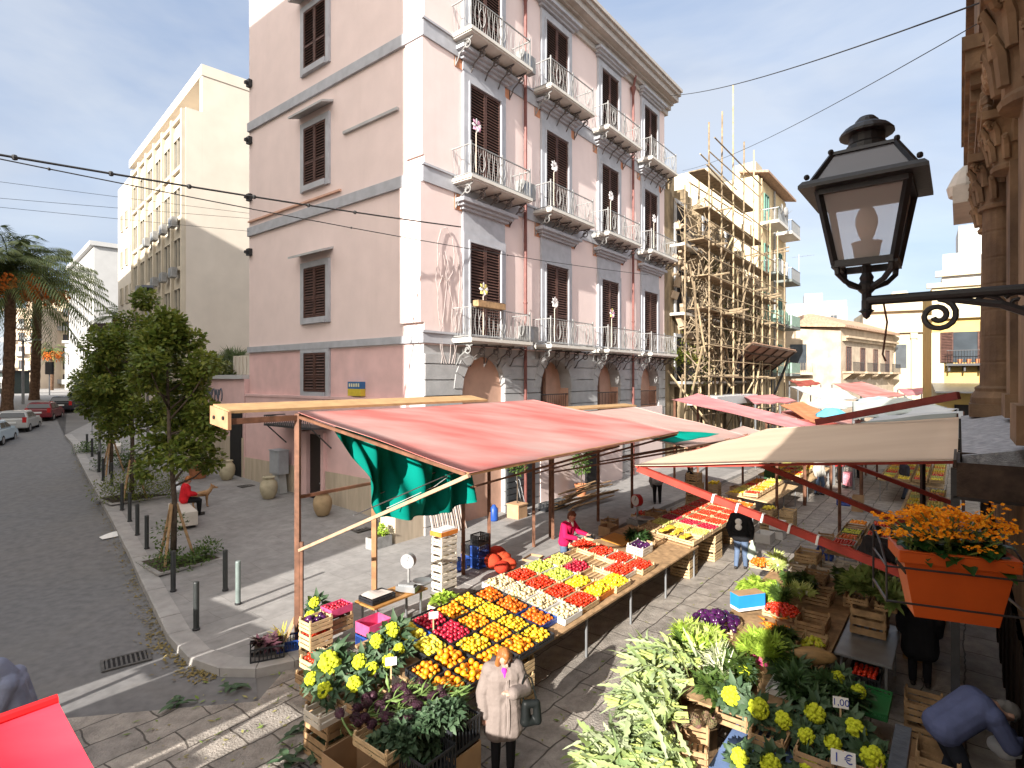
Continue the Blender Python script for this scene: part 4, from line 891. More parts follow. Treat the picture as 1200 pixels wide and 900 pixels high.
mb.add([(-a,-a,ZB+.01),(a,-a,ZB+.01),(a,a,ZB+.01),(-a,a,ZB+.01),(-b,-b,ZT-.01),(b,-b,ZT-.01),(b,b,ZT-.01),(-b,b,ZT-.01)],[(0,1,5,4),(1,2,6,5),(2,3,7,6),(3,0,4,7)]); obj(mb, 'glass_pane', lg_m, lm)
mb = MB(); mb.box(-.23,.23,-.23,.23,ZT+.002,ZT+.016); frustum(mb, .46, ZT+.016, .43, ZT+.035)
for sx in (-1, 1):
    for sy in (-1, 1): mb.bar((sx*.185, sy*.185, ZT+.035), (sx*.115, sy*.115, ZT+.16), .018); mb.sph((sx*.20, sy*.20, ZT+.055), .013, 6, 5); mb.sph((sx*.12, sy*.12, ZT+.17), .013, 6, 5)
frustum(mb, .25, ZT+.155, .24, ZT+.17)
mb.lathe([(.085,ZT+.17),(.08,ZT+.205),(.07,ZT+.215),(.07,ZT+.25),(.105,ZT+.252),(.105,ZT+.262),(.085,ZT+.285),(.05,ZT+.305),(.045,ZT+.315),(.03,ZT+.332),(.0,ZT+.338)], 18)
obj(mb, 'roof', ironm, lm)
mb = MB(); frustum(mb, .355, ZT+.037, .235, ZT+.153); obj(mb, 'roof_glass', glass('dim_roof_glass', (.16,.17,.20), .25, .9), lm)
mb = MB(); mb.lathe([(.045,ZB+.02),(.055,ZB+.09),(.06,ZB+.1),(.03,ZB+.105)], 14); obj(mb, 'lamp_holder', mat('lamp_socket', (.30,.26,.24), .6), lm)
mb = MB(); mb.lathe([(.015,ZB+.10),(.03,ZB+.13),(.043,ZB+.18),(.042,ZB+.21),(.03,ZB+.245),(.012,ZB+.26)], 14); obj(mb, 'bulb', mat('milky_bulb', (.55,.48,.42), .3), lm, True)
mb = MB()
for sx in (-1, 1):
    for sy in (-1, 1): mb.tube([(sx*.10,sy*.10,ZB),(sx*.098,sy*.098,ZB-.04),(sx*.07,sy*.07,ZB-.075),(sx*.02,sy*.02,ZB-.10)], .012, 6)
mb.tube([(0,0,-.04),(0,0,ZB)], .019, 8); mb.lathe([(.02,.03),(.034,.045),(.034,.07),(.024,.085),(.028,.10),(.016,.125)], 12)
mb.lathe([(.0,-.085),(.012,-.075),(.02,-.055),(.032,-.048),(.02,-.04),(.02,.0)], 12); obj(mb, 'stem', ironm, lm)
AL = .80
mb = MB(); mb.tube([(0,0,-.002),(0,-AL,-.002)], .021, 10); obj(mb, 'bracket_arm', ironm, lm)
mb = MB()
pts = [(0, -.23-.055*math.cos(t)*(1-t/14)-.0, -.085+.055*math.sin(t)*(1-t/14)) for t in [i*.45 for i in range(22)]][::-1]
pts = [(0, -.25+(.068-.0021*i)*math.cos(1.6+i*.42), -.085+(.068-.0021*i)*math.sin(1.6+i*.42)) for i in range(26)][::-1]
mb.tube(pts, .011, 6); mb.tube([pts[-1], (0,-.33,-.03), (0,-.45,-.055), (0,-.58,-.12), (0,-.68,-.2), (0,-.78,-.32)], [.011,.014,.017,.019,.02,.02], 6)
mb.tube([(0,-.36,-.04),(0,-.40,-.016),(0,-.44,-.03),(0,-.46,-.055)], .009, 6)
for cy in (-.50, -.63): mb.tube([(0, cy+(.045-.002*i)*math.cos(.5+i*.45), -.05+(.04-.0018*i)*math.sin(.5+i*.45)) for i in range(18)], .009, 6)
obj(mb, 'scroll', ironm, lm)
mb = MB(); mb.tube([(.0,-.06,.0),(.01,-.075,-.10),(-.005,-.06,-.24),(.004,-.07,-.27)], .004, 4); obj(mb, 'loose_wire', mat('brown_wire', (.12,.06,.04), .8), lm)
# ================================================================ flower box on the balcony rail
PL, PRt = Vector((1.995, 2.90, 4.21)), Vector((2.449, 2.707, 4.21))
pang = math.atan2(PRt.y-PL.y, PRt.x-PL.x)
fb = thing('flower_box', 'orange plastic flower box full of small orange blossoms in a black wire holder', 'flower box', PL, pang)
LN, DP, HT = .50, .27, .34
orangep = mat('terracotta_plastic', (.50,.085,.010), .5, .08, 6, .04, spec=.35, bscale=60)
def tub(mb, z0, z1, i0, i1, t):                          # tapered open box: insets i0 at the bottom, i1 at the top
    def ring(z, i): return [(i,i*.6,z),(LN-i,i*.6,z),(LN-i,DP-i*.6,z),(i,DP-i*.6,z)]
    a, b = ring(z0, i0), ring(z1, i1); c, d = ring(z1, i1+t), ring(z0+t, i0+t)
    mb.add(a+b+c+d, [(0,1,5,4),(1,2,6,5),(2,3,7,6),(3,0,4,7),(4,5,9,8),(5,6,10,9),(6,7,11,10),(7,4,8,11),(8,9,13,12),(9,10,14,13),(10,11,15,14),(11,8,12,15),(3,2,1,0),(12,13,14,15)])
bm = bmesh.new(); mb = MB(); tub(mb, -HT, -.045, .075, .022, .006); b_ = obj(mb, 'box', orangep, fb)
mb = MB(); 
for a in ((0, LN, 0, .014), (0, LN, DP-.014, DP), (0, .014, .014, DP-.014), (LN-.014, LN, .014, DP-.014)): mb.box(a[0], a[1], a[2], a[3], -.055, 0)
for a in ((.0, LN, .0, .03), (.0, LN, DP-.03, DP), (.0, .03, .03, DP-.03), (LN-.03, LN, .03, DP-.03)): mb.box(a[0]-.002, a[1]+.002, a[2]-.002, a[3]+.002, 0, .008)
rm = obj(mb, 'rim', orangep, fb)
for o_ in (b_, rm):
    md = o_.modifiers.new('bevel', 'BEVEL'); md.width = .006; md.segments = 2
mb = MB(); mb.box(.03, LN-.03, .025, DP-.025, -.12, -.05); obj(mb, 'soil', mat('potting_soil', (.035,.025,.018), .95, .4, 30, .8), fb)
mb = MB(); r_ = random.Random(3)
for k in range(170):                                     # fleshy scalloped leaves
    p = Vector((r_.uniform(.04, LN-.04), r_.uniform(.03, DP-.03), r_.uniform(-.05, .07))); a = r_.uniform(0, 6.28); dv = Vector((math.cos(a), math.sin(a)*.9-.25, r_.uniform(-.1, .8)))
    mb.leaf(p, dv, r_.uniform(.06, .13), r_.uniform(.05, .085), bend=.4, seg=4)
obj(mb, 'leaves', rand_mat('kalanchoe_leaf', [(.012,.055,.012),(.025,.085,.018),(.05,.12,.025)], .35, .5, trans=.1), fb, True)
heads = []
for k in range(46):
    heads.append(Vector((r_.uniform(-.0, LN-.01), r_.uniform(-.0, DP), r_.uniform(.09, .17)+.05*math.sin(k))))
for p in ((-.07,.10,.15),(-.05,.04,.13),(-.03,.0,.08),(-.01,.02,.08),(.12,.0,.07),(.2,-.02,.10),(.33,-.01,.04),(.42,.0,.10),(.25,.08,.21),(.16,.1,.2),(.08,.13,.17),(.35,.1,.17),(.48,.08,.12),(.5,.14,.13),(.45,.2,.15)): heads.append(Vector(p))
mb = MB()
for h in heads: mb.tube([(min(LN-.05, max(.05, h.x*.8+.05)), min(DP-.03, max(.03, h.y)), -.05), h*.6+Vector((.1,.05,0)) if False else h.lerp(Vector((LN/2, DP/2, -.05)), .4), h], [.006,.005,.004], 5, False)
obj(mb, 'stems', mat('pale_green_stem', (.16,.22,.05), .6), fb)
mb = MB()
for h in heads:
    for q in range(17):
        c = h+Vector((r_.gauss(0,.03), r_.gauss(0,.026), abs(r_.gauss(0,.016)))); nrm = (Vector((r_.gauss(0,.5), r_.gauss(0,.5)-.35, 1))).normalized(); t0 = r_.uniform(0, 1.5)
        ax_ = nrm.orthogonal().normalized(); ay = nrm.cross(ax_)
        for pt in range(5):
            a = t0+pt/5*6.283; dv = ax_*math.cos(a)+ay*math.sin(a); e = -ax_*math.sin(a)+ay*math.cos(a); ln = r_.uniform(.007, .0115)
            mb.add([c-nrm*.004, c+dv*ln*.7+e*ln*.55+nrm*.002, c+dv*ln*1.15, c+dv*ln*.7-e*ln*.55+nrm*.002], [(0,1,2,3)])
obj(mb, 'blossoms', rand_mat('orange_petal', [(.88,.25,.008),(.92,.40,.014),(.94,.52,.025),(.90,.30,.01)], .6, .2, trans=.2), fb)
mb = MB(); r0 = .0055
for z, off in ((-.075, .02), (-.25, .03)):
    mb.tube([(-.06,-off-.0,z),(LN+.03,-off,z),(LN+.03,DP+.05,z)], r0, 6); mb.tube([(-.06,-off,z),(-.06,DP+.05,z)], r0, 6)
for x in (-.06, LN+.03): mb.tube([(x,-.02,-.075),(x,-.025,-.255),(x, DP+.05,-.255)], r0, 6); mb.tube([(x, -.02, -.075),(x, .12, .0),(x, DP+.05,.06),(x,DP+.05,-.3)], r0, 6)
obj(mb, 'wire_holder', ironm, fb)
# the balcony the picture is taken from: its rail ends beside the flower box
bl = thing('stone_balcony', 'iron-railed stone balcony carrying the orange flower box', 'balcony', (0,0,0), ROT)
mb = MB(); mb.box(-1.6, 1.6, D(.6), D(-.15), 3.2, 3.4); obj(mb, 'slab', churchst, bl)
mb = MB()
for k in range(22): s_ = -1.5+k*.14; mb.tube([(s_, D(-.1), 3.4), (s_, D(-.1), 4.3)], .01, 5, False)
mb.bar((-1.5, D(-.1), 4.3), (1.55, D(-.1), 4.3), .03)
obj(mb, 'railing', ironm, bl)
# ================================================================ trees, palms and shrubs
def crown_mb(blobs, n, ln, wd, rr, droop=.2):
    mb = MB(); tot = sum(b[3]**2 for b in blobs)
    for (x, y, z, r, sz) in blobs:
        for _ in range(int(n*r*r/tot)):
            d = Vector((rr.gauss(0,1), rr.gauss(0,1), rr.gauss(0,1))).normalized(); q = r*(rr.random()**.38)
            p = Vector((x, y, z))+Vector((d.x*q, d.y*q, d.z*q*sz))
            dv = (d+Vector((rr.gauss(0,.7), rr.gauss(0,.7), rr.gauss(0,.5)-droop))); mb.leaf(p, dv, ln*rr.uniform(.6, 1.3), wd*rr.uniform(.7, 1.2), up=(rr.gauss(0,.4), rr.gauss(0,.4), 1))
    return mb
def street_tree(label, p, h, cr, seed, lean=(0, 0), n=5200, stakes=True, zc=.42):
    rr = random.Random(seed); t = thing('street_tree', label, 'tree', p, rr.uniform(0, .3), 'young trees along the kerb')
    mb = MB(); top = Vector((lean[0], lean[1], h*.9)); pts = [Vector((0,0,0)), Vector((.02,.03,h*.25)), Vector((lean[0]*.3-.04, lean[1]*.3, h*.5)), top]
    mb.tube(pts, [.085, .07, .055, .02], 8); limbs = []
    for k in range(11):
        a = rr.uniform(0, 6.28); z0 = h*rr.uniform(.3, .7); l_ = cr*rr.uniform(.6, 1.0); b = Vector((lean[0]*z0/h*.8, lean[1]*z0/h*.8, z0)); e = b+Vector((math.cos(a)*l_, math.sin(a)*l_, rr.uniform(.3, 1.3)*l_))
        m_ = b.lerp(e, .5)+Vector((0,0,-.1*l_)); mb.tube([b, m_, e], [.035,.025,.01], 5); limbs.append(e)
    obj(mb, 'trunk', barkm, t, True)
    blobs = []
    for e in limbs: blobs.append((e.x*.8, e.y*.8, e.z, cr*rr.uniform(.28, .42), .9))
    for k in range(26):
        a = rr.uniform(0, 6.28); z = h*(zc+(1-zc)*rr.random()); f = math.sin(math.pi*min(1, max(.06, (z/h-zc+.16)/(1.16-zc))))**.6
        q = cr*f*rr.uniform(.35, .95); blobs.append((math.cos(a)*q+lean[0]*z/h, math.sin(a)*q+lean[1]*z/h, z, cr*rr.uniform(.2, .36), .85))
    obj(crown_mb(blobs, int(n*2.1), .155, .11, rr), 'crown', leafd, t)
    if stakes:
        for k in range(3):
            a = k*2.09+.5; mb = MB(); mb.tube([(.5*math.cos(a), .5*math.sin(a), 0), (.08*math.cos(a), .08*math.sin(a), 1.55)], .035, 6); obj(mb, 'stake', woodm, t)
    return t
street_tree('slender leafy street tree staked beside the stone bench, nearest of the kerb trees', at(203, 658, .13), 6.6, 1.28, 5, (-.25, .2), 6500, zc=.36)
street_tree('bushy dark street tree behind the nearest one, reaching highest of the row', at(154, 588, .13), 7.7, 1.7, 8, (.1, .1), 8500, zc=.33)
street_tree('street tree farthest up the kerb row, half hidden by the bushier one', at(130, 555, .13), 6.0, 1.25, 15, (-.2, 0), 5000, zc=.38)
def shrub(name, label, p, blobs, n, m, ln, wd, seed, group=None):
    rr = random.Random(seed); t = thing(name, label, 'shrub', p, 0, group); mb = MB()
    for k in range(14): b = rr.choice(blobs); mb.tube([(b[0]*.3, b[1]*.3, 0), (b[0], b[1], b[2])], [.015, .006], 4)
    obj(mb, 'stems', barkm, t); obj(crown_mb(blobs, n, ln, wd, rr, 0), 'foliage', m, t); return t
bed = mat('bed_soil', (.07,.055,.04), .95, .3, 12, .6)
def tree_bed(label, p, rz, sx, sy):
    t = thing('tree_pit', label, 'tree pit', p, rz); mb = MB(); mb.box(-sx/2, sx/2, -sy/2, sy/2, -.02, .02); obj(mb, 'soil', bed, t)
    mb = MB(); e = .1
    mb.box(-sx/2-e, sx/2+e, -sy/2-e, -sy/2, -.02, .03); mb.box(-sx/2-e, sx/2+e, sy/2, sy/2+e, -.02, .03); mb.box(-sx/2-e, -sx/2, -sy/2, sy/2, -.02, .03); mb.box(sx/2, sx/2+e, -sy/2, sy/2, -.02, .03); obj(mb, 'edging', kerbm, t)
tree_bed('square planted tree pit at the foot of the nearest street tree', at(212, 657, .132), ROT, 1.45, 1.35)
tree_bed('planted tree pit with the spreading dark bush', at(160, 582, .132), ROT, 2.0, 1.5)
shrub('ground_cover_shrub', 'low sprouting greenery round the stakes of the nearest street tree', at(204, 660, .14), [(rnd.uniform(-.85,.85), rnd.uniform(-.65,.65), rnd.uniform(.05,.4), .3, .7) for _ in range(12)]+[(-.5,.4,.7,.35,1),(-.3,.6,.9,.3,1)], 1500, leafm, .1, .05, 21)
shrub('spreading_shrub', 'wide dark feathery bush at the foot of the second street tree', at(155, 585, .14), [(rnd.uniform(-1.0,1.3), rnd.uniform(-.7,.7), rnd.uniform(.2,.8), .5, .8) for _ in range(14)], 2600, leafd, .13, .04, 22)
shrub('low_shrub', 'clipped green bush beside the far bollards and bench', at(142, 548, .14), [(rnd.uniform(-.9,.9), rnd.uniform(-.6,.6), rnd.uniform(.1,.5), .4, .8) for _ in range(9)], 1400, leafm, .1, .06, 23)
shrub('low_shrub', 'small green bush at the far curve of the kerb', at(116, 530, .14), [(rnd.uniform(-1.2,1.2), rnd.uniform(-.6,.6), rnd.uniform(.1,.4), .4, .8) for _ in range(8)], 1200, leafm, .1, .06, 24)
# palms
frondm = rand_mat('palm_frond', [(.08,.12,.035),(.13,.17,.05),(.18,.20,.07)], .5, .35, trans=.15)
def frond(mb, base, a, el, ln, rr, droop=1.0, w=.42, n=26):
    d0 = Vector((math.cos(a)*math.cos(el), math.sin(a)*math.cos(el), math.sin(el))); side = Vector((-math.sin(a), math.cos(a), 0)); pts = []
    for i in range(n+1):
        t = i/n; pts.append(base+d0*ln*t+Vector((0,0,-droop*ln*.55*t*t)))
    mb.tube([pts[0], pts[n//2], pts[n]], [.03, .02, .008], 4, False)
    for i in range(2, n+1):
        t = i/n; dr = (pts[i]-pts[i-1]).normalized(); l_ = w*ln*.5*(math.sin(math.pi*min(1,.12+.85*t))**.6+.08)
        for s in (-1, 1): mb.leaf(pts[i], dr*.75+side*s*.8+Vector((0,0,-.35)), l_*rr.uniform(.85,1.1), .05*ln/3.5, bend=.5)
def palm(label, p, h, r, nf, ln, seed, fruit=True, dates=(.62,.16,.02)):
    rr = random.Random(seed); t = thing('date_palm', label, 'palm tree', p, 0, 'palms along the left street'); mb = MB(); pts = []
    for i in range(25): z = h*i/24; pts.append((0.25*math.sin(z*.12), .1*math.sin(z*.2), z))
    mb.tube(pts, [r*(1.25 if i == 0 else 1.0+.10*(i % 2)-.12*i/24) for i in range(25)], 12); obj(mb, 'trunk', mat('palm_trunk', (.13,.075,.045), .95, .4, 5, .9), t)
    b = Vector(pts[-1]); mb = MB()
    for k in range(nf):
        a = rr.uniform(0, 6.28); el = R(rr.choice([75, 55, 40, 25, 10, -8, -25])+rr.uniform(-9, 9)); frond(mb, b+Vector((0,0,.2)), a, el, ln*rr.uniform(.85, 1.1), rr, 1.0)
    obj(mb, 'fronds', frondm, t)
    if fruit:
        for k in range(8):
            a = k/8*6.28+rr.uniform(-.3,.3); mb = MB(); e = b+Vector((math.cos(a)*ln*.28, math.sin(a)*ln*.28, -ln*rr.uniform(.14, .26))); mb.tube([b, b.lerp(e,.6)+Vector((0,0,.35)), e], .03, 5)
            for q in range(60): mb.sph(e+Vector((rr.gauss(0,.3), rr.gauss(0,.3), rr.gauss(0,.35))), .12, 5, 4)
            obj(mb, 'date_cluster', mat('ripe_dates', dates, .6, .3, 8), t)
pA, pB = at(8, 483), at(40, 470)
hA = HC+(HY-318)*pA.y/FPX-pA.z; hB = HC+(HY-330)*pB.y/FPX-pB.z
palm('tall date palm with orange fruit, cut by the left edge of the view', pA, hA, .42, 90, 7.2, 31)
palm('tall date palm with orange fruit, right of the other tall one', pB, hB, .42, 90, 7.4, 32)
p = at(60, 458); palm('small bright date palm far up the left street', p, HC+(HY-412)*p.y/FPX-p.z, .35, 46, 3.6, 33)
p = Matrix.Rotation(rz, 4, 'Z')@Vector((-1.5, 31, 0))+Vector((-25.3, 46, 1.9)); pq = atY(132, 372, p.y)
palm('small grey palm showing between the two pale blocks', Vector((pq.x, p.y, 1.9)), pq.z-1.9, .3, 34, 3.2, 34, False)
p = atY(274, 432, 31); t = thing('fan_palm', 'squat fan palm with pale green fans above the annex wall', 'palm tree', Vector((p.x, p.y, 1.0))); mb = MB(); hh = p.z-1.0
mb.tube([(0,0,0),(0,0,hh)], [.3,.26], 8); obj(mb, 'trunk', mat('palm_trunk', (.13,.075,.045)), t); mb = MB()
for k in range(46):
    a, el = rnd.uniform(0, 6.28), R(rnd.uniform(-15, 80)); d = Vector((math.cos(a)*math.cos(el), math.sin(a)*math.cos(el), math.sin(el))); c = Vector((0,0,hh))+d*rnd.uniform(.5,.9); mb.tube([(0,0,hh), c], .015, 4, False); s1 = d.orthogonal().normalized(); s2 = d.cross(s1)
    th = rnd.uniform(0, 3.14); s1 = s1*math.cos(th)+s2*math.sin(th)
    for q in range(13): b = (q/12-.5)*2.6; mb.leaf(c, d*math.cos(b)+s1*math.sin(b), rnd.uniform(.5,.75), .06, bend=.3)
obj(mb, 'fans', rand_mat('fan_palm_leaf', [(.10,.15,.06),(.16,.21,.09),(.2,.24,.12)], .5, .3, trans=.2), t)
shrub('yellowing_shrub', 'yellowing banana-like shrub hanging over the annex wall beside the palm', Vector((atY(243,440,29).x, 29, 3.9)), [(rnd.uniform(-1.1,1.1), rnd.uniform(-.4,.4), rnd.uniform(.1,1.9), .5, .8) for _ in range(12)], 900, rand_mat('yellow_leaf', [(.10,.14,.03),(.22,.2,.06),(.07,.11,.03)], .5, .3, trans=.2), .35, .12, 26)
# ================================================================ cars
carglass = mat('car_glass', (.02,.025,.03), .06, .1, 2, spec=.6); tyrem = mat('tyre', (.02,.02,.02), .85, .1, 9); rimm = mat('alloy_rim', (.45,.45,.46), .35, .1, 9, metal=.8)
redlamp = mat('tail_lamp', (.45,.02,.02), .25, .1, 9); plate = mat('number_plate', (.75,.75,.72), .5, .03, 9)
def car(name, label, p, rz, col, L_=4.0, Wd=1.7, Ht=1.48, estate=False):
    t = thing(name, label, 'car', p, rz, 'cars parked along the left pavement'); paint = mat(label[:24].replace(' ', '_'), col, .25, .04, 1, spec=.6)
    # side outline, x from tail (0) to nose (L_)
    sh = [(.0,.38),(.02,.75),(.10,.95),(.16,1.0)]; roof = [(.16,1.0),(.42,1.40),(.75,Ht),(1.9,Ht),(2.75,1.02)] if not estate else [(.10,1.0),(.28,1.42),(.6,Ht),(2.0,Ht),(2.8,1.03)]
    low = [(0,.32),(0,.62),(.05,.98),(roof[0][0],1.0),(2.85,1.0),(L_-.25,.86),(L_,.66),(L_,.3)]
    def loft(out, y0, tum, zt):
        vs = []; n = len(out)
        for s in (-1, 1):
            for x, z in out: vs.append((x, s*(y0-tum*max(0, z-zt)), z))
        return vs, [(i,(i+1)%n,n+(i+1)%n,n+i) for i in range(n)]+[tuple(range(n))[::-1], tuple(range(n,2*n))]
    mb = MB(); mb.add(*loft(low, Wd/2, .0, 9))
    o = obj(mb, 'body', paint, t); md = o.modifiers.new('b', 'BEVEL'); md.width = .09; md.segments = 3; md.limit_method = 'ANGLE'
    mb = MB(); mb.add(*loft(roof, Wd/2-.02, .38, 1.0)); o = obj(mb, 'cabin', paint, t); md = o.modifiers.new('b', 'BEVEL'); md.width = .06; md.segments = 3
    def pane(pts): mb = MB(); mb.poly(pts); q = obj(mb, 'window_pane', carglass, t); return q
    y = lambda z: Wd/2-.02-.38*(z-1.0)
    for s in (-1, 1):
        for x0, x1, x2, x3 in ((roof[0][0]+.30, .62, 1.35, 1.35), (1.42, 1.42, 1.92, 2.5)):
            a = [(x0,s*(y(1.06)+.012),1.06),(x3,s*(y(1.06)+.012),1.06),(x2,s*(y(Ht-.12)+.012),Ht-.12),(x1,s*(y(Ht-.12)+.012),Ht-.12)]; pane(a if s < 0 else a[::-1])
        mb = MB(); mb.obox((.06, s*(Wd/2-.17), .88), .12, .22, .36); obj(mb, 'tail_lamp', redlamp, t)
        mb = MB(); mb.obox((2.35, s*(Wd/2+.08), 1.02), .12, .18, .12); obj(mb, 'wing_mirror', paint, t)
        for x in (.72, L_-.78):
            mb = MB(); mb.tube([(x, s*(Wd/2-.18), .31), (x, s*(Wd/2+.01), .31)], .31, 18); w_ = obj(mb, 'wheel', tyrem, t); mb = MB(); mb.tube([(x, s*(Wd/2+.011), .31), (x, s*(Wd/2+.02), .31)], [.2,.17], 12); obj(mb, 'rim', rimm, w_)
    x0, z0 = roof[0]; x1, z1 = roof[1]; d = Vector((z1-z0, 0, -(x1-x0))).normalized()*-.02
    pane([(x0+.03+d.x-.01, y(1.08)-.08, 1.07), (x0+.03+d.x-.01, -y(1.08)+.08, 1.07), (x1-.02+d.x-.01, -y(1.36)+.1, z1-.03), (x1-.02+d.x-.01, y(1.36)-.1, z1-.03)])
    x0, z0 = roof[-1]; x1, z1 = roof[-2]; pane([(x0-.06+.03, -y(1.07)+.08, 1.07), (x0-.06+.03, y(1.07)-.08, 1.07), (x1+.06+.03, y(Ht)-.1, Ht-.03), (x1+.06+.03, -y(Ht)+.1, Ht-.03)])
    mb = MB(); mb.obox((-.012, 0, .72), .02, .5, .12); obj(mb, 'number_plate', plate, t)
    return t
ca = [((-14, 525), 'light blue hatchback cut by the left edge, first of the parked cars', 'hatchback', (.42,.52,.58), 0), ((22, 508), 'silver grey hatchback parked behind the dark red car', 'hatchback', (.42,.42,.40), 0), ((53, 494.5), 'dark red hatchback parked between the silver and the black cars', 'hatchback', (.16,.012,.02), 0),
      ((80, 484.5), 'black estate car parked ahead of the dark red hatchback', 'estate_car', (.014,.016,.022), 1), ((99, 477), 'white car half hidden by the trees at the far end of the row', 'parked_car', (.6,.6,.6), 0)]
cp = [at(px-9, py) for (px, py), *_ in ca]
for i, ((pp, lab, nm, col, es), p) in enumerate(zip(ca, cp)):
    q = cp[min(i+1, len(cp)-1)]-cp[max(0, i-1)] if i else cp[1]-cp[0]; car(nm, lab, p, math.atan2(q.y, q.x), col, estate=bool(es))
# ================================================================ street furniture on the piazza
def bollard(label, p, h=.93, m=None):
    t = thing('bollard', label, 'bollard', p, 0, 'bollards along the kerb'); mb = MB(); mb.cyl((0,0,-.01), (0,0,h), .055, None, 14); mb.lathe([(.055,h),(.05,h+.02),(.0,h+.025)], 14); obj(mb, 'post', m or mat('bollard_black', (.03,.034,.034), .4, .2, 5, spec=.5), t)
    mb = MB(); mb.lathe([(.07,0),(.07,.03),(.058,.04)], 14); obj(mb, 'base_ring', ironm, t)
bg_ = mat('bollard_green_grey', (.17,.21,.20), .4, .15, 5, spec=.5)
bl_ = [((230, 738), 'bollard at the very corner, half in sun', None), ((279, 708), 'grey-green bollard standing fully in the sunlit strip', bg_), ((264, 692), 'black bollard just behind the sunlit grey-green one', None), ((203, 693), 'bollard in front of the nearest tree pit', None), ((172, 643), 'bollard at the street side of the nearest tree pit', None), ((161, 627), 'bollard between the nearest tree pit and the dark bush', None), ((152, 611), 'bollard nearest the dark bush', None),
       ((143, 598), 'bollard in front of the dark spreading bush', None), ((131, 569), 'bollard beside the second kerb tree', None), ((121, 563), 'bollard on the road side of the second kerb tree', None), ((116, 553), 'bollard by the low clipped bush', None), ((108, 535), 'bollard beside the farthest tree, nearer of the last pair', None), ((102, 529), 'last bollard up the kerb by the farthest tree', None)]
for (x, y), lab, m in bl_: bollard(lab, at(x, y, .135), m=m)
def bench(label, p, rz, m):
    t = thing('stone_bench', label, 'bench', p, rz); mb = MB(); mb.box(-.95, .95, -.28, .28, .06, .5); o = obj(mb, 'block', m, t); md = o.modifiers.new('b', 'BEVEL'); md.width = .015
    mb = MB(); mb.box(-.9, .9, -.22, .22, 0, .06); obj(mb, 'plinth', dark, t)
stonew = stain(mat('pale_bench_stone', (.60,.56,.50), .8, .08, 3, .15), (.4,.36,.3), (2,2,2), .5, .75, .4)
bench('pale stone block bench with a person in red sitting on it', at(214, 612, .13), math.atan2(-.55, .45), stonew)
bench('pale stone block bench far up the piazza, by the low bush', at(134, 532, .13), math.atan2(-.6, .4), stonew)
def jar(label, p, s, m):
    t = thing('terracotta_jar', label, 'jar', p, 0, 'terracotta jars along the palazzo'); t.scale = (s,)*3
    mb = MB(); mb.lathe([(.16,0),(.19,.03),(.27,.2),(.30,.38),(.28,.54),(.2,.66),(.17,.70)], 22); b = obj(mb, 'body', m, t, True); mb = MB(); mb.lathe([(.17,.70),(.22,.73),(.22,.76),(.17,.765),(.14,.70)], 22, cap=False); obj(mb, 'rim', m, t, True)
jm = stain(mat('aged_terracotta', (.36,.26,.15), .9, .2, 4, .3), (.2,.15,.09), (2,2,2), .5, .7, .6); jm2 = stain(mat('pale_aged_terracotta', (.45,.40,.28), .9, .2, 4, .3), (.25,.2,.12), (2,2,2), .5, .7, .6)
jar('brown ridged terracotta jar by the palazzo door', at(378, 604, .135), 1.05, jm)
jar('pale olive terracotta jar in front of the grey electrical cabinet', at(315, 584, .135), 1.08, jm2)
jar('rounded terracotta jar farthest along the wall, beside the annex', at(266, 562, .135), 1.1, jm2)
t = thing('electrical_cabinet', 'grey electrical cabinet on a tapering pedestal against the palazzo', 'cabinet', at(327, 577, .13), ROT+R(90))
mb = MB(); mb.box(-.36, .36, -.2, .2, .75, 1.65); obj(mb, 'box', mat('cabinet_grey', (.36,.38,.41), .5, .08, 4), t); mb = MB(); mb.extr([(-.34,-.16,0),(.34,-.16,0),(.22,-.16,.75),(-.22,-.16,.75)], (0,.3,0)); obj(mb, 'pedestal', mat('pedestal_grey', (.42,.43,.43), .7, .1, 4), t)
mb = MB(); mb.box(-.33, .33, .201, .215, .8, 1.6); mb.box(-.33, .33, -.215, -.201, .8, 1.6); obj(mb, 'door', mat('cabinet_grey', (.36,.38,.41)), t)
mb = MB(); mb.box(-.38, .38, -.23, .23, 1.65, 1.69); obj(mb, 'lid', mat('cabinet_grey', (.36,.38,.41)), t)
t = thing('plant_tub', 'orange terracotta tub under the street tree branches', 'plant pot', at(232, 560, .135)); mb = MB(); mb.lathe([(.3,0),(.42,.55),(.46,.56),(.46,.66),(.40,.66),(.38,.5)], 20, cap=False); obj(mb, 'pot', mat('terracotta', (.42,.17,.08)), t); mb = MB(); mb.lathe([(0,.52),(.39,.52)], 16, cap=False); obj(mb, 'soil', bed, t); obj(crown_mb([(0,0,.9,.35,1),(.2,0,1.2,.3,1),(-.2,.1,1.3,.3,1)], 500, .12, .07, random.Random(2)), 'foliage', leafd, t)
t = thing('torn_cardboard', 'flattened scrap of pale cardboard lying on the road by the kerb', 'litter', at(120, 633, .01), R(50)); mb = MB(); mb.grid(lambda a, b: (a*.75, b*.35+.12*a*a, .03+.08*math.sin(a*3)*b), 6, 3, .006); obj(mb, 'sheet', whitep, t)
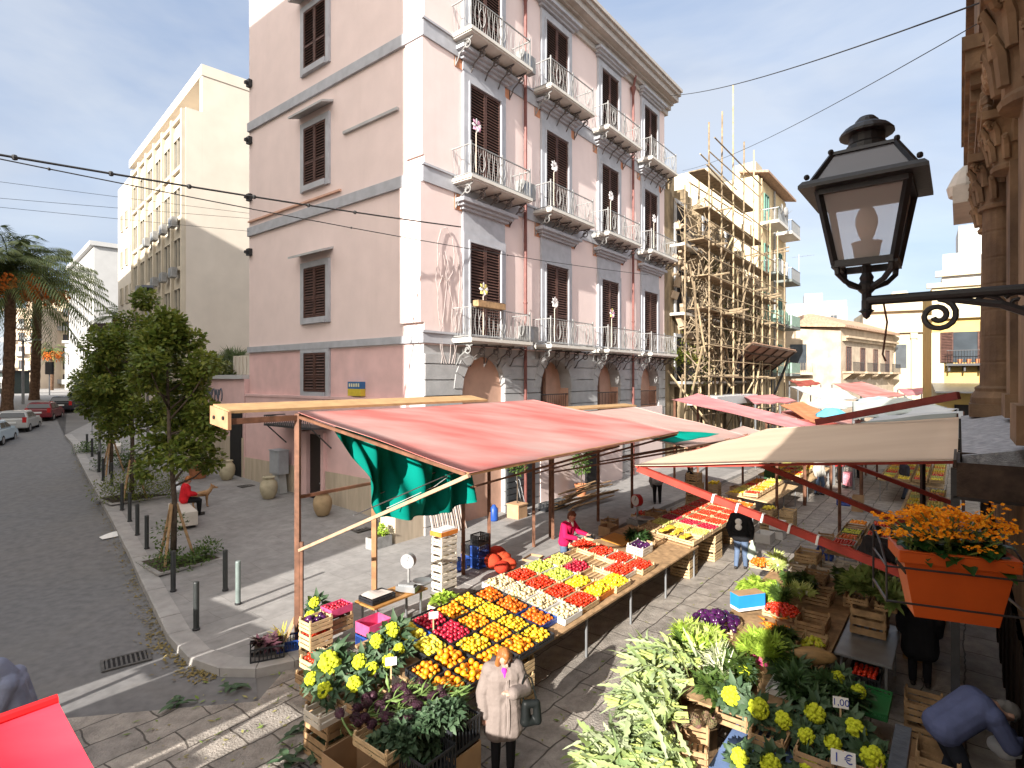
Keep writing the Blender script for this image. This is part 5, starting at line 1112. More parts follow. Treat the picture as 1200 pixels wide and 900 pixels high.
# lamps, signals and kiosk far up the left street
def pole_lamp(label, p, h, arms):
    t = thing('street_lamp', label, 'street lamp', p, R(15)); mb = MB(); mb.tube([(0,0,0),(0,0,h)], [.13,.08], 10); obj(mb, 'pole', mat('galvanised', (.32,.33,.34), .5, .1, 5), t)
    for s in arms:
        mb = MB(); mb.tube([(0,0,h-.2),(s*.8,0,h)], .05, 6); obj(mb, 'arm', mat('galvanised', (.32,.33,.34)), t); mb = MB(); mb.obox((s*1.1,0,h+.02), .8,.35,.16); obj(mb, 'lamp_head', greym, t)
p = at(27, 475); pole_lamp('grey twin street lamp beside the tall palm trunks', p, HC+(HY-398)*p.y/FPX-p.z, (-1, 1))
p = at(74, 455); pole_lamp('slim grey street lamp beyond the traffic signal', p, HC+(HY-406)*p.y/FPX-p.z, (1,))
p = at(58, 464); t = thing('traffic_signal', 'traffic signal seen from behind at the far junction', 'traffic light', p); mb = MB(); h = HC+(HY-437)*p.y/FPX-p.z; mb.cyl((0,0,0),(0,0,h), .08); obj(mb, 'pole', mat('galvanised', (.32,.33,.34)), t); mb = MB(); mb.box(-.45,.45,-.2,.2,h-.2,h+1.5); obj(mb, 'head', dark, t)
p = at(9, 462); t = thing('news_kiosk', 'dark kiosk behind the tall palm trunks', 'kiosk', p, R(-20)); mb = MB(); mb.box(-3,2.5,-1.5,1.5,0,3.3); obj(mb, 'cabin', mat('kiosk_green', (.03,.04,.035), .5), t); mb = MB(); mb.box(-3.4,2.9,-1.9,1.9,3.3,3.6); obj(mb, 'roof', dark, t); mb = MB(); mb.box(1.2,2.3,-1.54,-1.505,.9,2.6); obj(mb, 'poster', whitep, t)
p = at(146, 530, .13); t = thing('sign_post', 'thin post with a round blue no-parking sign among the tree leaves', 'road sign', at(108, 510, .13)); mb = MB(); mb.cyl((0,0,0),(0,0,3.2), .03); obj(mb, 'post', greym, t); mb = MB(); mb.cyl((0,-.04,2.9),(0,-.06,2.9), .3, None, 20); d_ = obj(mb, 'disc', mat('sign_red', (.5,.03,.03), .5), t); mb = MB(); mb.cyl((0,-.061,2.9),(0,-.066,2.9), .23, None, 20); mb.cur = 1; mb.obox((0,-.068,2.9), .42,.004,.06,(0,R(45),0)); obj(mb, 'face', [mat('sign_blue2', (.03,.08,.4), .5), mat('sign_red', (.5,.03,.03))], d_)
pt = atY(117, 384, 27); t = thing('flood_lamp_panel', 'slatted dark brown panel on a pole above the trees', 'panel', Vector((pt.x, 27, g(pt.x, 27)))); hz = pt.z-g(pt.x, 27); mb = MB(); mb.cyl((0,0,0),(0,0,hz), .06); obj(mb, 'pole', greym, t); mb = MB()
for k in range(9): mb.obox((-.35+k*.09, 0, hz), .05, .9, .5, (0, R(40), R(30)))
obj(mb, 'slats', mat('brown_slat', (.05,.035,.03), .7), t)
pt = atY(173, 342, 24); t = thing('floodlight', 'small black floodlight on a pole rising out of the tree', 'floodlight', Vector((pt.x, 24, g(pt.x, 24)))); hz = pt.z-g(pt.x, 24); mb = MB(); mb.cyl((0,0,0),(0,0,hz), .05); obj(mb, 'pole', greym, t); mb = MB(); mb.obox((0,0,hz+.1), .45,.25,.3,(R(30),0,R(20))); obj(mb, 'head', ironm, t)
# ================================================================ overhead cables
cab = mat('cable_black', (.03,.03,.03), .7)
def cable(label, a, b, r, sag, ties=0):
    t = MB(); n = 18; P = [a.lerp(b, i/n)-Vector((0,0,sag*4*(i/n)*(1-i/n))) for i in range(n+1)]; t.tube(P, r, 5, False)
    for k in range(ties): q = P[1+(k*(n-2))//max(1, ties)]; t.sph(q, r*2.4, 6, 4)
    return tag(obj(t, 'overhead_cable', cab), label, 'cable', 'overhead cables')
def cabp(l, pts, r, sag, ties=0, back=0): a, b = atY(*pts[0]), atY(*pts[1]); cable(l, a+(a-b)*back, b, r, sag*(1+back)**2, ties)
cabp('thick bundled cable crossing the pink facade to its corner', ((-60, 152, 9), (540, 266, 18.6)), .022, .06, 14, 1.1)
cabp('thinner cable running just above the thick bundled one', ((-60, 142, 9), (760, 322, 27)), .012, .2, 5, .55)
cabp('thin wire across the office block, uppermost of the three', ((-40, 205, 20), (292, 250, 24.6)), .008, .012, 0, 1.8)
cabp('thin wire across the office block, middle of the three', ((-40, 226, 20), (292, 256, 24.6)), .008, .012, 0, 1.8)
cabp('thin wire across the office block, lowest of the three', ((-40, 236, 20), (292, 271, 24.6)), .008, .012, 0, 1.8)
cabp('black cable from the palazzo cornice to the top of the church', ((785, 112, 30.8), (1185, -10, 7.6)), .014, .3)
cabp('fine wire fading across the sky behind the lantern to the church', ((800, 200, 33), (1180, 8, 7.6)), .008, .35)
# ================================================================ awnings
def canvas_mat(name, c0, c1, lo=.4, hi=.62, sc=.55, st=(1, 2.2, 1), tr=.25):
    return mat(name, c0, .85, 0, sc, .12, trans=tr, spec=.1, col2=c1, stretch=st, bscale=3)
redc = canvas_mat('faded_red_canvas', (.58,.17,.15), (.52,.35,.32)); pinkc = canvas_mat('faded_pink_canvas', (.55,.34,.30), (.58,.45,.40)); rosec = canvas_mat('rose_canvas', (.66,.20,.22), (.62,.34,.33))
beigec = canvas_mat('beige_canvas', (.74,.58,.43), (.68,.52,.38), tr=.15); tealc = canvas_mat('teal_tarpaulin', (.0,.15,.115), (.0,.24,.19), tr=.0); hotc = canvas_mat('bright_red_canvas', (.56,.03,.06), (.58,.06,.09))
whitec = canvas_mat('white_canvas', (.66,.66,.64), (.58,.60,.62)); orangec = canvas_mat('orange_canvas', (.66,.22,.10), (.62,.30,.16)); bluec = canvas_mat('sky_blue_canvas', (.10,.42,.62), (.2,.5,.66)); brownb = mat('tan_plank', (.40,.25,.12), .8, .15, 4)
def quadgrid(a, b, c, d, nu, nv, sag=0, wave=0, thick=.012, seed=0, rg=(0,1,0,1), dz=0):
    def f(u, v):
        u, v = rg[0]+(rg[1]-rg[0])*u, rg[2]+(rg[3]-rg[2])*v
        p = Vector(a)*(1-u)*(1-v)+Vector(b)*u*(1-v)+Vector(c)*u*v+Vector(d)*(1-u)*v
        p.z -= sag*4*u*(1-u)*(.3+.7*v)+wave*math.sin(u*17+seed+v*2)*(.3+v)*.5+wave*.6*math.sin(v*9+u*5+seed); p.z += dz; return p
    mb = MB(); mb.grid(f, nu, nv, thick); return mb
def awning(name, label, pts, m, sag=.12, wave=.02, hem=True, seed=0, group=None):
    t = thing(name, label, 'awning', (0,0,0), 0, group); o = obj(quadgrid(*pts, 24, 12, sag, wave, seed=seed), 'canvas', m, t, True)
    return t
# main stall: faded red canvas on brown posts
aw = awning('market_awning', 'large faded red canvas awning over the fruit stall, nearest on the left', [W(0,.0,4.46), W(7.6,.0,4.46), W(7.6,4.45,3.80), W(0,4.45,3.78)], redc, .05, .02)
q4 = [W(0,.0,4.46), W(7.6,.0,4.46), W(7.6,4.45,3.80), W(0,4.45,3.78)]; hemr = canvas_mat('red_hem', (.62,.10,.08), (.60,.17,.14))
for rg, nm in (((0,.025,0,1),'hem'), ((.025,1,.965,1),'hem'), ((.025,1,0,.02),'hem')): obj(quadgrid(*q4, 24 if rg[1] == 1 else 2, 2 if rg[1] == 1 else 12, .05, .02, .003, 0, rg, .006), nm, hemr, aw, True)
for vv in (.27, .52, .76): obj(quadgrid(*q4, 24, 1, .05, .02, .003, 0, (.026,1,vv,vv+.007), .006), 'seam', canvas_mat('seam_canvas', (.48,.22,.20), (.5,.28,.25)), aw, True)
for uu in (.33, .67): obj(quadgrid(*q4, 1, 12, .05, .02, .003, 0, (uu,uu+.004,.021,.964), .0075), 'seam', MATS['seam_canvas'], aw, True)
for u, z, lab in ((0, 4.44, 0), (4.58, 4.4, 0), (5.58, 4.38, 0), (7.6, 4.36, 0)):
    mb = MB(); p = W(u, 0); mb.bar(p, p+Vector((0,0,z)), .11, .09); mb.bar(p, p+Vector((0,0,.04)), .22); obj(mb, 'post', rust, aw)
mb = MB(); mb.bar(W(.02,.10,0), W(.02,.10,2.0), .06); obj(mb, 'post', rust, aw)
mb = MB(); mb.bar(W(1.8,0,0), W(1.8,0,3.74), .13, .10); obj(mb, 'post', mat('light_brown_steel', (.33,.17,.08), .6, .3, 4), aw)
mb = MB(); mb.bar(W(-1.3,0,4.36), W(7.7,0,4.36), .09, .10); obj(mb, 'rear_beam', rust, aw)
mb = MB(); mb.bar(W(0,4.42,3.75), W(7.6,4.42,3.77), .05); obj(mb, 'front_beam', mat('light_brown_steel', (.33,.17,.08)), aw)
mb = MB(); mb.bar(W(0,.06,1.84), W(0,4.45,3.73), .055); obj(mb, 'brace', mat('bare_wood_pole', (.40,.27,.18), .8, .2, 5), aw)
for u in (4.58, 7.6):
    mb = MB(); mb.bar(W(u,.05,2.3), W(u,4.4,3.72), .05); obj(mb, 'brace', rust, aw)
for u in (0, 3.8, 7.5):
    mb = MB(); mb.bar(W(u,0,4.38), W(u,4.4,3.74), .05); obj(mb, 'rafter', rust, aw)
mb = MB(); mb.bar(W(0,.0,2.84), W(1.8,0,2.86), .06); obj(mb, 'cross_bar', rust, aw)
mb = MB(); mb.tube([W(1.8,.05,2.6), W(4.58,.02,3.0)], .012, 5); mb.tube([W(.4,1.2,2.6), W(4.58,.3,2.95)], .012, 5); obj(mb, 'tie_rod', greym, aw)
mb = MB(); mb.extr([W(-1.3,-.58,4.60), W(5.5,-.58,4.60), W(5.5,.02,4.50), W(-1.3,.02,4.50)], (0,0,.05)); obj(mb, 'top_board', brownb, aw)
mb = MB(); mb.bar(W(-1.3,-.55,4.52), W(5.5,-.55,4.52), .08); obj(mb, 'board_rail', rust, aw)
mb = MB(); a = W(-1.34,-.62,4.30); mb.extr([a, W(-1.34,.06,4.22), W(-1.34,.06,4.53), W(-1.34,-.62,4.62)], U.to_3d()*.06); mb.cur = 1
for q in (-.45, -.1): mb.cyl(W(-1.36,q,4.42), W(-1.34,q,4.42), .035, None, 8)
obj(mb, 'end_plate', [mat('tan_end_plate', (.42,.22,.12), .7, .2, 4), dark], aw)
# teal tarpaulin knotted under the left edge of the red canvas
def tarpf(a, b):
    u = .70+3.92*a; top = 4.40-.02*a; e = min(1, a/.30); bot = 4.12*(1-e)+2.12*e if a < .30 else 2.12-.32*math.sin((a-.3)/.7*2.4)+.08*a
    f1 = .13*math.sin(a*23+b*3.2+math.sin(a*7)); f2 = .07*math.sin(a*47-b*7); f3 = .16*math.sin(b*5.2+a*9)*(1-abs(2*a-1))
    return W(u+.10*b*math.sin(a*14), .16+(f1+f2)*min(1, b*2.2)+f3*b, top+(bot-top)*b-.03*math.sin(a*31)*b)
t = thing('teal_tarpaulin', 'teal tarpaulin hanging in deep folds behind the short post under the red awning', 'tarpaulin', (0,0,0)); mb = MB(); mb.grid(tarpf, 110, 30, .004); obj(mb, 'sheet', tealc, t, True)
mb = MB(); mb.tube([W(1.85,.35,2.35), W(3.2,.4,2.62), W(4.58,.1,2.95)], .008, 4); obj(mb, 'cord', whitep, t)
# second canvas and beyond
aw2 = awning('market_awning', 'dull pink canvas awning over the second stall, behind the red one', [W(8.0,-.1,4.05), W(14.3,-.1,4.0), W(13.2,4.5,3.26), W(8.0,4.5,3.4)], pinkc, .08, .03)
for u, v, z in ((8.6,0,3.95),(8.75,-.2,3.95),(11.4,0,3.95),(14.0,0,3.95)):
    mb = MB(); mb.bar(W(u,v,0), W(u,v,z), .09); obj(mb, 'post', rust, aw2)
for u in (8.6, 11.4, 13.2):
    mb = MB(); mb.bar(W(u,0,2.2), W(u,4.5,3.3), .05); obj(mb, 'brace', rust, aw2)
mb = MB(); mb.extr([W(9.8,-.5,4.12), W(14.4,-.5,4.08), W(14.4,.0,4.02), W(9.8,.0,4.06)], (0,0,.05)); obj(mb, 'top_board', brownb, aw2)
mb = MB(); mb.bar(W(8.0,4.5,3.36), W(13.2,4.5,3.22), .05); obj(mb, 'front_beam', rust, aw2)
awning('tarpaulin_strip', 'bright teal strip of tarpaulin between the red and the dull pink awnings', [W(7.4,3.3,3.62), W(7.75,3.9,3.80), W(9.7,4.75,3.6), W(7.7,4.3,3.5)], tealc, .02, .01)
aw3 = awning('market_awning', 'bright rose canvas awning stretched across the street below the scaffolding', [W(20.2,-1,4.1), W(23.6,-1,4.3), W(20.2,5.3,3.2), W(18.6,5.0,3.1)], rosec, .1, .03)
for u, v in ((20.3,-.9),(23.4,-.9),(19.2,5)):
    mb = MB(); mb.bar(W(u,v,0), W(u,v,4.1 if v < 0 else 3.1), .09); obj(mb, 'post', rust, aw3)
aw4 = awning('market_awning', 'dark red canvas awning hanging low behind the rose one', [W(19.5,3.5,3.2), W(22.5,2.5,3.3), W(23.5,5.5,3.1), W(20.4,5.6,2.9)], canvas_mat('dark_red_canvas', (.35,.06,.05), (.4,.14,.1)), .05, .03)
for u, v in ((20,3.6),(23.2,5.3)): mb = MB(); mb.bar(W(u,v,0), W(u,v,3.0), .08); obj(mb, 'post', rust, aw4)
# beige canvas reaching out from the church wall, on red struts
V10 = 9.87
aw5 = awning('market_awning', 'wide beige canvas awning reaching from the church wall over the street', [W(2.65,V10,4.15), W(10.9,V10,4.2), W(10.8,5.7,3.72), W(2.65,5.7,3.69)], beigec, .03, .012)
redst = mat('red_painted_timber', (.36,.045,.03), .6, .25, 4); redsun = redst
for u, zz in ((2.75, 2.5), (6.6, 2.2), (10.6, 2.2)):
    mb = MB(); mb.bar(W(u,5.72,3.62), W(u,V10,zz), .10, .10); b = obj(mb, 'strut', redst, aw5)
    if u < 3:
        mb = MB()
        for k in range(5): q = W(u,5.72,3.62).lerp(W(u,V10,zz), .30+.085*k); mb.obox(q, .13,.03,.13,(.2,.1,ROT))
        obj(mb, 'rope_lashing', whitep, b)
for u in (2.75, 6.6, 10.6):
    mb = MB(); mb.bar(W(u,5.7,3.645), W(u,V10,4.10), .035); obj(mb, 'rafter', redst, aw5)
mb = MB(); mb.bar(W(2.66,5.73,3.655), W(10.9,5.73,3.68), .035); obj(mb, 'front_beam', redst, aw5)
mb = MB(); mb.bar(W(10.95,6.9,3.95), W(9.4,V10,4.75), .12, .16); obj(mb, 'far_beam', mat('dark_red_timber', (.16,.03,.025), .6, .2, 4), aw5)
for u in (10.7,): mb = MB(); mb.bar(W(u,9.2,0), W(u,9.2,4.0), .08); obj(mb, 'post', ironm, aw5)
# far awnings down the street
def farawn(label, px, m, ys, seed=0, stripes=False):
    pts = [atY(x, y, Y) for (x, y), Y in zip(px, ys)]; t = awning('market_awning', label, pts, m, .1, .05, seed=seed)
    for p in pts[:2]+pts[2:]:
        mb = MB(); mb.bar((p.x, p.y, 0), p-Vector((0,0,.03)), .08); obj(mb, 'post', greym, t)
    return t
stripem = mat('striped_canvas', (.62,.62,.58), .85, .05, 2, trans=.25, col2=(.45,.52,.46), stretch=(9,.3,1), spec=.1)
farawn('orange canvas awning beside the blue parasol', [(914,474),(941,471),(977,489),(956,497)], orangec, [30,32,27,25], 1)
farawn('striped green and white awning behind the orange one', [(938,477),(958,467),(1006,470),(985,481)], stripem, [32,34,34,31], 2)
farawn('white canvas awning in front of the stone house, partly under the long red one', [(925,453),(985,455),(1006,467),(960,468)], whitec, [40,42,37,36], 3)
farawn('long faded red awning along the stone house', [(975,450),(1009,447),(1062,464),(1012,466)], redc, [44,47,42,39], 4)
farawn('small red awning at the foot of the cream tenement', [(925,446),(950,445),(962,450),(935,452)], canvas_mat('dark_red_canvas', (.35,.06,.05), (.4,.14,.1)), [46,48,45,43], 5)
farawn('pink canvas awning low at the left of the orange one', [(868,462),(905,463),(935,470),(885,473)], rosec, [36,38,33,32], 6)
farawn('big pale grey-white awning right of the striped one', [(1000,470),(1060,466),(1108,476),(1000,492)], stripem, [33,36,32,26], 7)
farawn('long white awning nearest on the right, behind the beige one', [(1000,488),(1065,473),(1122,478),(1080,494)], whitec, [28,33,30,26], 8)
farawn('pale blue awning between the red and the white ones', [(1004,468),(1030,464),(1050,468),(1010,476)], canvas_mat('pale_blue_canvas', (.36,.5,.62), (.5,.58,.64)), [38,40,37,34], 9)
farawn('small rose awning beside the yellow house', [(1052,456),(1080,454),(1090,460),(1060,463)], rosec, [48,50,46,45], 10)
pt = atY(975, 478, 27); t = thing('market_parasol', 'sky blue parasol beside the orange awning', 'parasol', Vector((pt.x, pt.y, 0))); mb = MB(); mb.lathe([(0,pt.z),(.3,pt.z-.03),(.72,pt.z-.30),(.74,pt.z-.42),(.71,pt.z-.30),(.3,pt.z-.05),(0,pt.z-.02)], 8, cap=False); obj(mb, 'canopy', bluec, t); mb = MB(); mb.cyl((0,0,0),(0,0,pt.z), .025); obj(mb, 'pole', greym, t)
# the red canvas below the viewer and its neighbours back up the street (outside the frame)
aw6 = awning('market_awning', 'bright red canvas awning in the bottom left corner below the viewer', [W(-4.50,3.8,2.3), W(-4.72,7.6,2.34), W(-9.5,7.6,2.34), W(-9.5,3.8,2.3)], hotc, .04, .02)
mb = MB(); mb.tube([W(-4.50,3.77,2.32), W(-9.5,3.77,2.32)], .05, 8); obj(mb, 'rolled_hem', mat('hem_red', (.72,.015,.02), .7, .05, 4), aw6)
for u, v in ((-5,4.0),(-9.3,4.0),(-5.2,7.5),(-9.3,7.5)): mb = MB(); mb.bar(W(u,v,0), W(u,v,2.27), .08); obj(mb, 'post', rust, aw6)
for i, (v0, v1, u1, lab) in enumerate(((3.05, 3.7, -6.4, 'narrow grey awning beside the bright red one'), (.15, 2.35, -6.2, 'grey canvas awning behind the hooded person'), (-4.2, -.55, -6.3, 'white canvas awning across the road mouth'))):
    aw7 = awning('market_awning', lab, [W(u1,v0,2.6), W(u1,v1,2.7), W(-11,v1,2.7), W(-11,v0,2.6)], whitec, .03, .02)
    for u, v in ((u1-.2,v0+.1),(-10.8,v0+.1),(u1-.2,v1-.1),(-10.8,v1-.1)): mb = MB(); mb.bar(W(u,v,0), W(u,v,2.55), .08); obj(mb, 'post', rust, aw7)
for v0, v1, u0, u1, lab in ((2.38, 3.02, -7.6, -6.3, 'unseen scrap of grey canvas added to trim the sunlight between two stall roofs'), (2.38, 3.02, -11.0, -9.0, 'second unseen scrap of canvas added to trim the sunlight between two stall roofs'), (-.52, .12, -8.7, -6.3, 'unseen strip of canvas added to trim the sunlight behind the hooded person'), (-.52, .12, -11.0, -10.2, 'short unseen strip of canvas added to trim the sunlight through the same gap')):  # out-of-view strips added to cut the sunlight through the awning gaps into patches
    awning('market_awning', lab, [W(u1,v0,2.62), W(u1,v1,2.64), W(u0,v1,2.64), W(u0,v0,2.62)], whitec, .0, .01)
for pts_, m_, lab in (([W(14.6,6.9,3.3), W(19.8,6.9,3.4), W(19.8,9.8,3.9), W(14.6,9.8,3.9)], canvas_mat('grey_green_canvas', (.34,.36,.32), (.42,.43,.38)), 'grey-green awning added to shade the far right table, hidden by the beige canvas'), ([W(14.8,2.6,3.0), W(19.2,2.6,3.05), W(19.2,5.0,2.6), W(14.8,5.0,2.6)], pinkc, 'low pink awning over the sunlit far left table'), ([W(24.5,2.2,3.3), W(29,2.2,3.3), W(29,6.0,2.9), W(24.5,6.0,2.9)], redc, 'red awning far behind the rose one'), ([W(22,6.6,3.2), W(28,6.6,3.2), W(28,10,3.6), W(22,10,3.6)], whitec, 'wide white awning over the far right tables')):  # the hidden grey-green awning is added to shade the far street
    t = awning('market_awning', lab, pts_, m_, .08, .03)
    for p in pts_: mb = MB(); mb.bar((p.x, p.y, 0), p-Vector((0,0,.03)), .07); obj(mb, 'post', rust, t)
# ================================================================ stalls, crates, fruit
MU = Matrix.Rotation(ROT, 4, 'Z')
def crate_mb(a, b, h, kind):
    mb = MB(); x, y = a/2, b/2; t = .012
    if kind in ('wood', 'white', 'old'):
        n = 2 if h < .2 else 3
        for s in (-1, 1):
            for k in range(n): z0 = .01+h*k/n; mb.box(-x, x, s*y-t/2, s*y+t/2, z0, z0+h/n*.74); mb.box(s*x-t/2, s*x+t/2, -y+t, y-t, z0, z0+h/n*.74)
        for k in range(5): yy = -y+.03+(2*y-.06)*k/4; mb.box(-x+t, x-t, yy-.02, yy+.02, 0, .01)
        for sx in (-1, 1):
            for sy in (-1, 1): mb.box(sx*(x-.02)-.014, sx*(x-.02)+.014, sy*(y-.022)-.014, sy*(y-.022)+.014, .0, h+.035)
    elif kind == 'card':
        mb.box(-x, x, -y, y, 0, .01)
        for s in (-1, 1): mb.box(-x, x, s*y-.004, s*y+.004, .01, h); mb.box(s*x-.004, s*x+.004, -y+.005, y-.005, .01, h)
    else:
        mb.box(-x, x, -y, y, 0, .012)
        for s in (-1, 1):
            mb.box(-x, x, s*y-.006, s*y+.006, h-.03, h); mb.box(s*x-.006, s*x+.006, -y+.007, y-.007, h-.03, h); mb.box(-x, x, s*y-.006, s*y+.006, .012, .05); mb.box(s*x-.006, s*x+.006, -y+.007, y-.007, .012, .05)
            for k in range(9): xx = -x+.01+(2*x-.02)*k/8; mb.box(xx-.008, xx+.008, s*y-.005, s*y+.005, .05, h-.03)
            for k in range(11): yy = -y+.012+(2*y-.024)*k/10; mb.box(s*x-.005, s*x+.005, yy-.008, yy+.008, .05, h-.03)
    return mb
CM = {'wood': woodl, 'old': woodm, 'white': woodw, 'black': plast, 'blue': mat('blue_plastic', (.02,.06,.26), .45, .15, 5, spec=.4), 'card': card, 'whitecard': whitep, 'orangecard': mat('orange_print_carton', (.66,.22,.04), .7, .15, 9), 'pinkcard': mat('pink_carton', (.62,.08,.2), .7, .15, 9), 'greenplas': mat('green_plastic', (.03,.16,.05), .5)}
CK = {'whitecard': 'card', 'orangecard': 'card', 'pinkcard': 'card', 'blue': 'black', 'greenplas': 'black'}
CMESH = {}
NAMEC = {'wood': 'wooden_crate', 'old': 'wooden_crate', 'white': 'wooden_crate', 'black': 'plastic_crate', 'blue': 'plastic_crate', 'greenplas': 'plastic_crate'}
def crate(label, p, a=.31, b=.47, h=.13, kind='black', tilt=0, rz=ROT, group='crates on the market stalls', cat='crate', rx2=0):
    key = (round(a,2), round(b,2), round(h,2), kind)
    if key not in CMESH: CMESH[key] = mesh_of(crate_mb(a, b, h, CK.get(kind, kind)), 'crate', CM[kind])
    o = obj(CMESH[key], NAMEC.get(kind, 'carton'), None, None, loc=p, rot=(tilt, rx2, rz)); return tag(o, label, 'crate' if kind in NAMEC else 'carton', group)
def stack(label, u, v, n, kd, a=.55, b=.42, h=.24, z=0, rz=ROT):
    for k in range(n): crate(label+(', bottom of its stack' if k == 0 and n > 1 else ', top of its stack' if k == n-1 and n > 1 else ', %s of its stack' % ['second','third','fourth','fifth','sixth','seventh'][min(5,k-1)] if n > 1 else ''), W(u+rnd.uniform(-.015,.015), v+rnd.uniform(-.015,.015), z+k*(h+.037)), a, b, h, kd, 0, rz+rnd.uniform(-.03,.03))
# fruit: one shared mesh per kind, every piece an object of its own (beyond 290 of a kind, one mesh of stuff)
def fruit_mesh(name, r, m, sc=(1,1,1), stem=None, n=10, k=7):
    mb = MB(); mb.sph((0,0,0), r, n, k, sc)
    if stem: mb.cur = 1; mb.cyl((0,0,r*sc[2]*.9), (0,0,r*sc[2]*1.15), r*.14, r*.1, 5)
    return mesh_of(mb, name, [m, stem] if stem else m, True)
stemg = mat('green_calyx', (.05,.12,.03), .7)
FR = {}
def leafy_mesh(name, r, m, sc):                              # a fruit still wearing its leaf, a little lopsided
    mb = MB(); mb.sph((0,0,0), r*1.03, 10, 7, (sc[0]*1.04, sc[1]*.97, sc[2]*.97), .015); mb.cur = 1; mb.cyl((0,0,r*sc[2]*.9),(0,0,r*sc[2]*1.1), r*.1, None, 5); mb.leaf((0,0,r*sc[2]), (1,.3,.35), r*1.5, r*.75, bend=.5, seg=3); mb.leaf((0,0,r*sc[2]), (-.6,.8,.4), r*1.2, r*.6, bend=.5, seg=3)
    return mesh_of(mb, name, [m, leafm], True)
LEAFY = ('mandarin', 'orange', 'lemon', 'clementine', 'persimmon', 'lime')
def kind(name, r, cols, sc=(1,1,1), rough=.42, stem=None, bump=.1):
    m = rand_mat(name+'_skin', cols, rough, .45, bump, 40); FR[name] = dict(me=fruit_mesh(name, r, m, sc, stem), me2=leafy_mesh(name, r, m, sc), r=r, m=m, n=0, sc=sc, mb=MB())
kind('orange', .047, [(.80,.27,.01),(.82,.34,.01),(.78,.21,.01)]); kind('mandarin', .040, [(.80,.30,.01),(.78,.20,.008),(.82,.40,.02)], (1,1,.82)); kind('lemon', .039, [(.80,.62,.04),(.82,.68,.10),(.72,.62,.03)], (1.3,1,1))
kind('apple', .038, [(.36,.01,.03),(.42,.02,.05),(.30,.008,.02)], (1,1,.9), .3); kind('persimmon', .039, [(.75,.13,.01),(.78,.19,.01),(.7,.10,.01)], (1,1,.85), .3, stemg)
kind('clementine', .037, [(.80,.46,.02),(.80,.55,.03),(.76,.36,.01)], (1,1,.85)); kind('tomato', .032, [(.62,.03,.012),(.68,.06,.015),(.55,.02,.01)], (1,1,.85), .25, stemg)
kind('pear', .034, [(.50,.50,.10),(.55,.52,.16),(.44,.46,.08)], (1,1,1.2), .5, stemg); kind('grapefruit', .042, [(.75,.58,.10),(.78,.62,.16)], (1,1,.95)); kind('green_apple', .034, [(.48,.56,.07),(.55,.60,.10),(.42,.52,.06)], (1,1,.9), .35)
kind('aubergine', .058, [(.022,.005,.026),(.045,.008,.055),(.085,.015,.095)], (1,1,1.3), .18, stemg, 0); kind('yellow_pepper', .040, [(.78,.55,.02),(.80,.62,.04)], (1,1,1.2), .25, stemg); kind('white_onion', .036, [(.62,.50,.30),(.70,.58,.36),(.55,.42,.22)], (1,1,.9), .4)
kind('red_pepper', .038, [(.60,.03,.012),(.66,.06,.012)], (1,1,1.25), .25, stemg); kind('lime', .030, [(.50,.52,.03),(.62,.58,.04),(.40,.46,.03)], (1.2,1,1), .4); kind('mushroom', .036, [(.62,.48,.34),(.68,.55,.42)], (1,1,.6), .7); kind('potato', .04, [(.40,.28,.15),(.46,.33,.18)], (1.2,.9,.8), .8)
FN = {}
def fill(fr, label, p, a, b, h, tilt=0, rz=ROT, layers=2, group=None, loose=.9, name=None, heap=0):
    F = FR[fr]; r = F['r']; M = Matrix.Translation(p)@Euler((tilt, 0, rz)).to_matrix().to_4x4(); n = 0
    for l in range(layers):
        nx, ny = max(1, int((a-.03)/(2*r*.98))-l), max(1, int((b-.03)/(2*r*.98))-l)
        for i in range(nx):
            for j in range(ny):
                if l and rnd.random() > loose: continue
                x, y = (i-(nx-1)/2)*2*r*1.0, (j-(ny-1)/2)*2*r*1.0; hp = heap*(1-(2*x/a)**2)*(1-(2*y/b)**2)
                q = M@Vector((x+rnd.gauss(0,r*.18), y+rnd.gauss(0,r*.18), h-r*.55+l*r*1.4+rnd.gauss(0,r*.16)+hp)); e = Euler((rnd.uniform(-.8,.8), rnd.uniform(-.8,.8), rnd.uniform(0,6.28)))
                put_fruit(fr, q, e, label, group)
                n += 1
    return n
def put_fruit(fr, q, e, label, group=None):
    F = FR[fr]
    if F['n'] < 290:
        o = bpy.data.objects.new(fr, F['me2'] if fr in LEAFY and rnd.random() < .16 else F['me']); COL.objects.link(o); o.location = q; o.rotation_euler = e; o.scale = (rnd.uniform(.84,1.14),)*3; o['label'] = label; o['category'] = fr.replace('_', ' '); o['group'] = group or label; F['n'] += 1
    else: F['mb'].sph(q, F['r'], 8, 6, F['sc'], 0, e)
def flush_fruit():
    for fr, F in FR.items():
        if F['mb'].v:
            o = obj(F['mb'], fr+'_heap', F['m'], None, True); tag(o, 'further '+fr.replace('_', ' ')+'s heaped in the crates farther down the stalls', fr.replace('_', ' ')+' heap', kind='stuff')
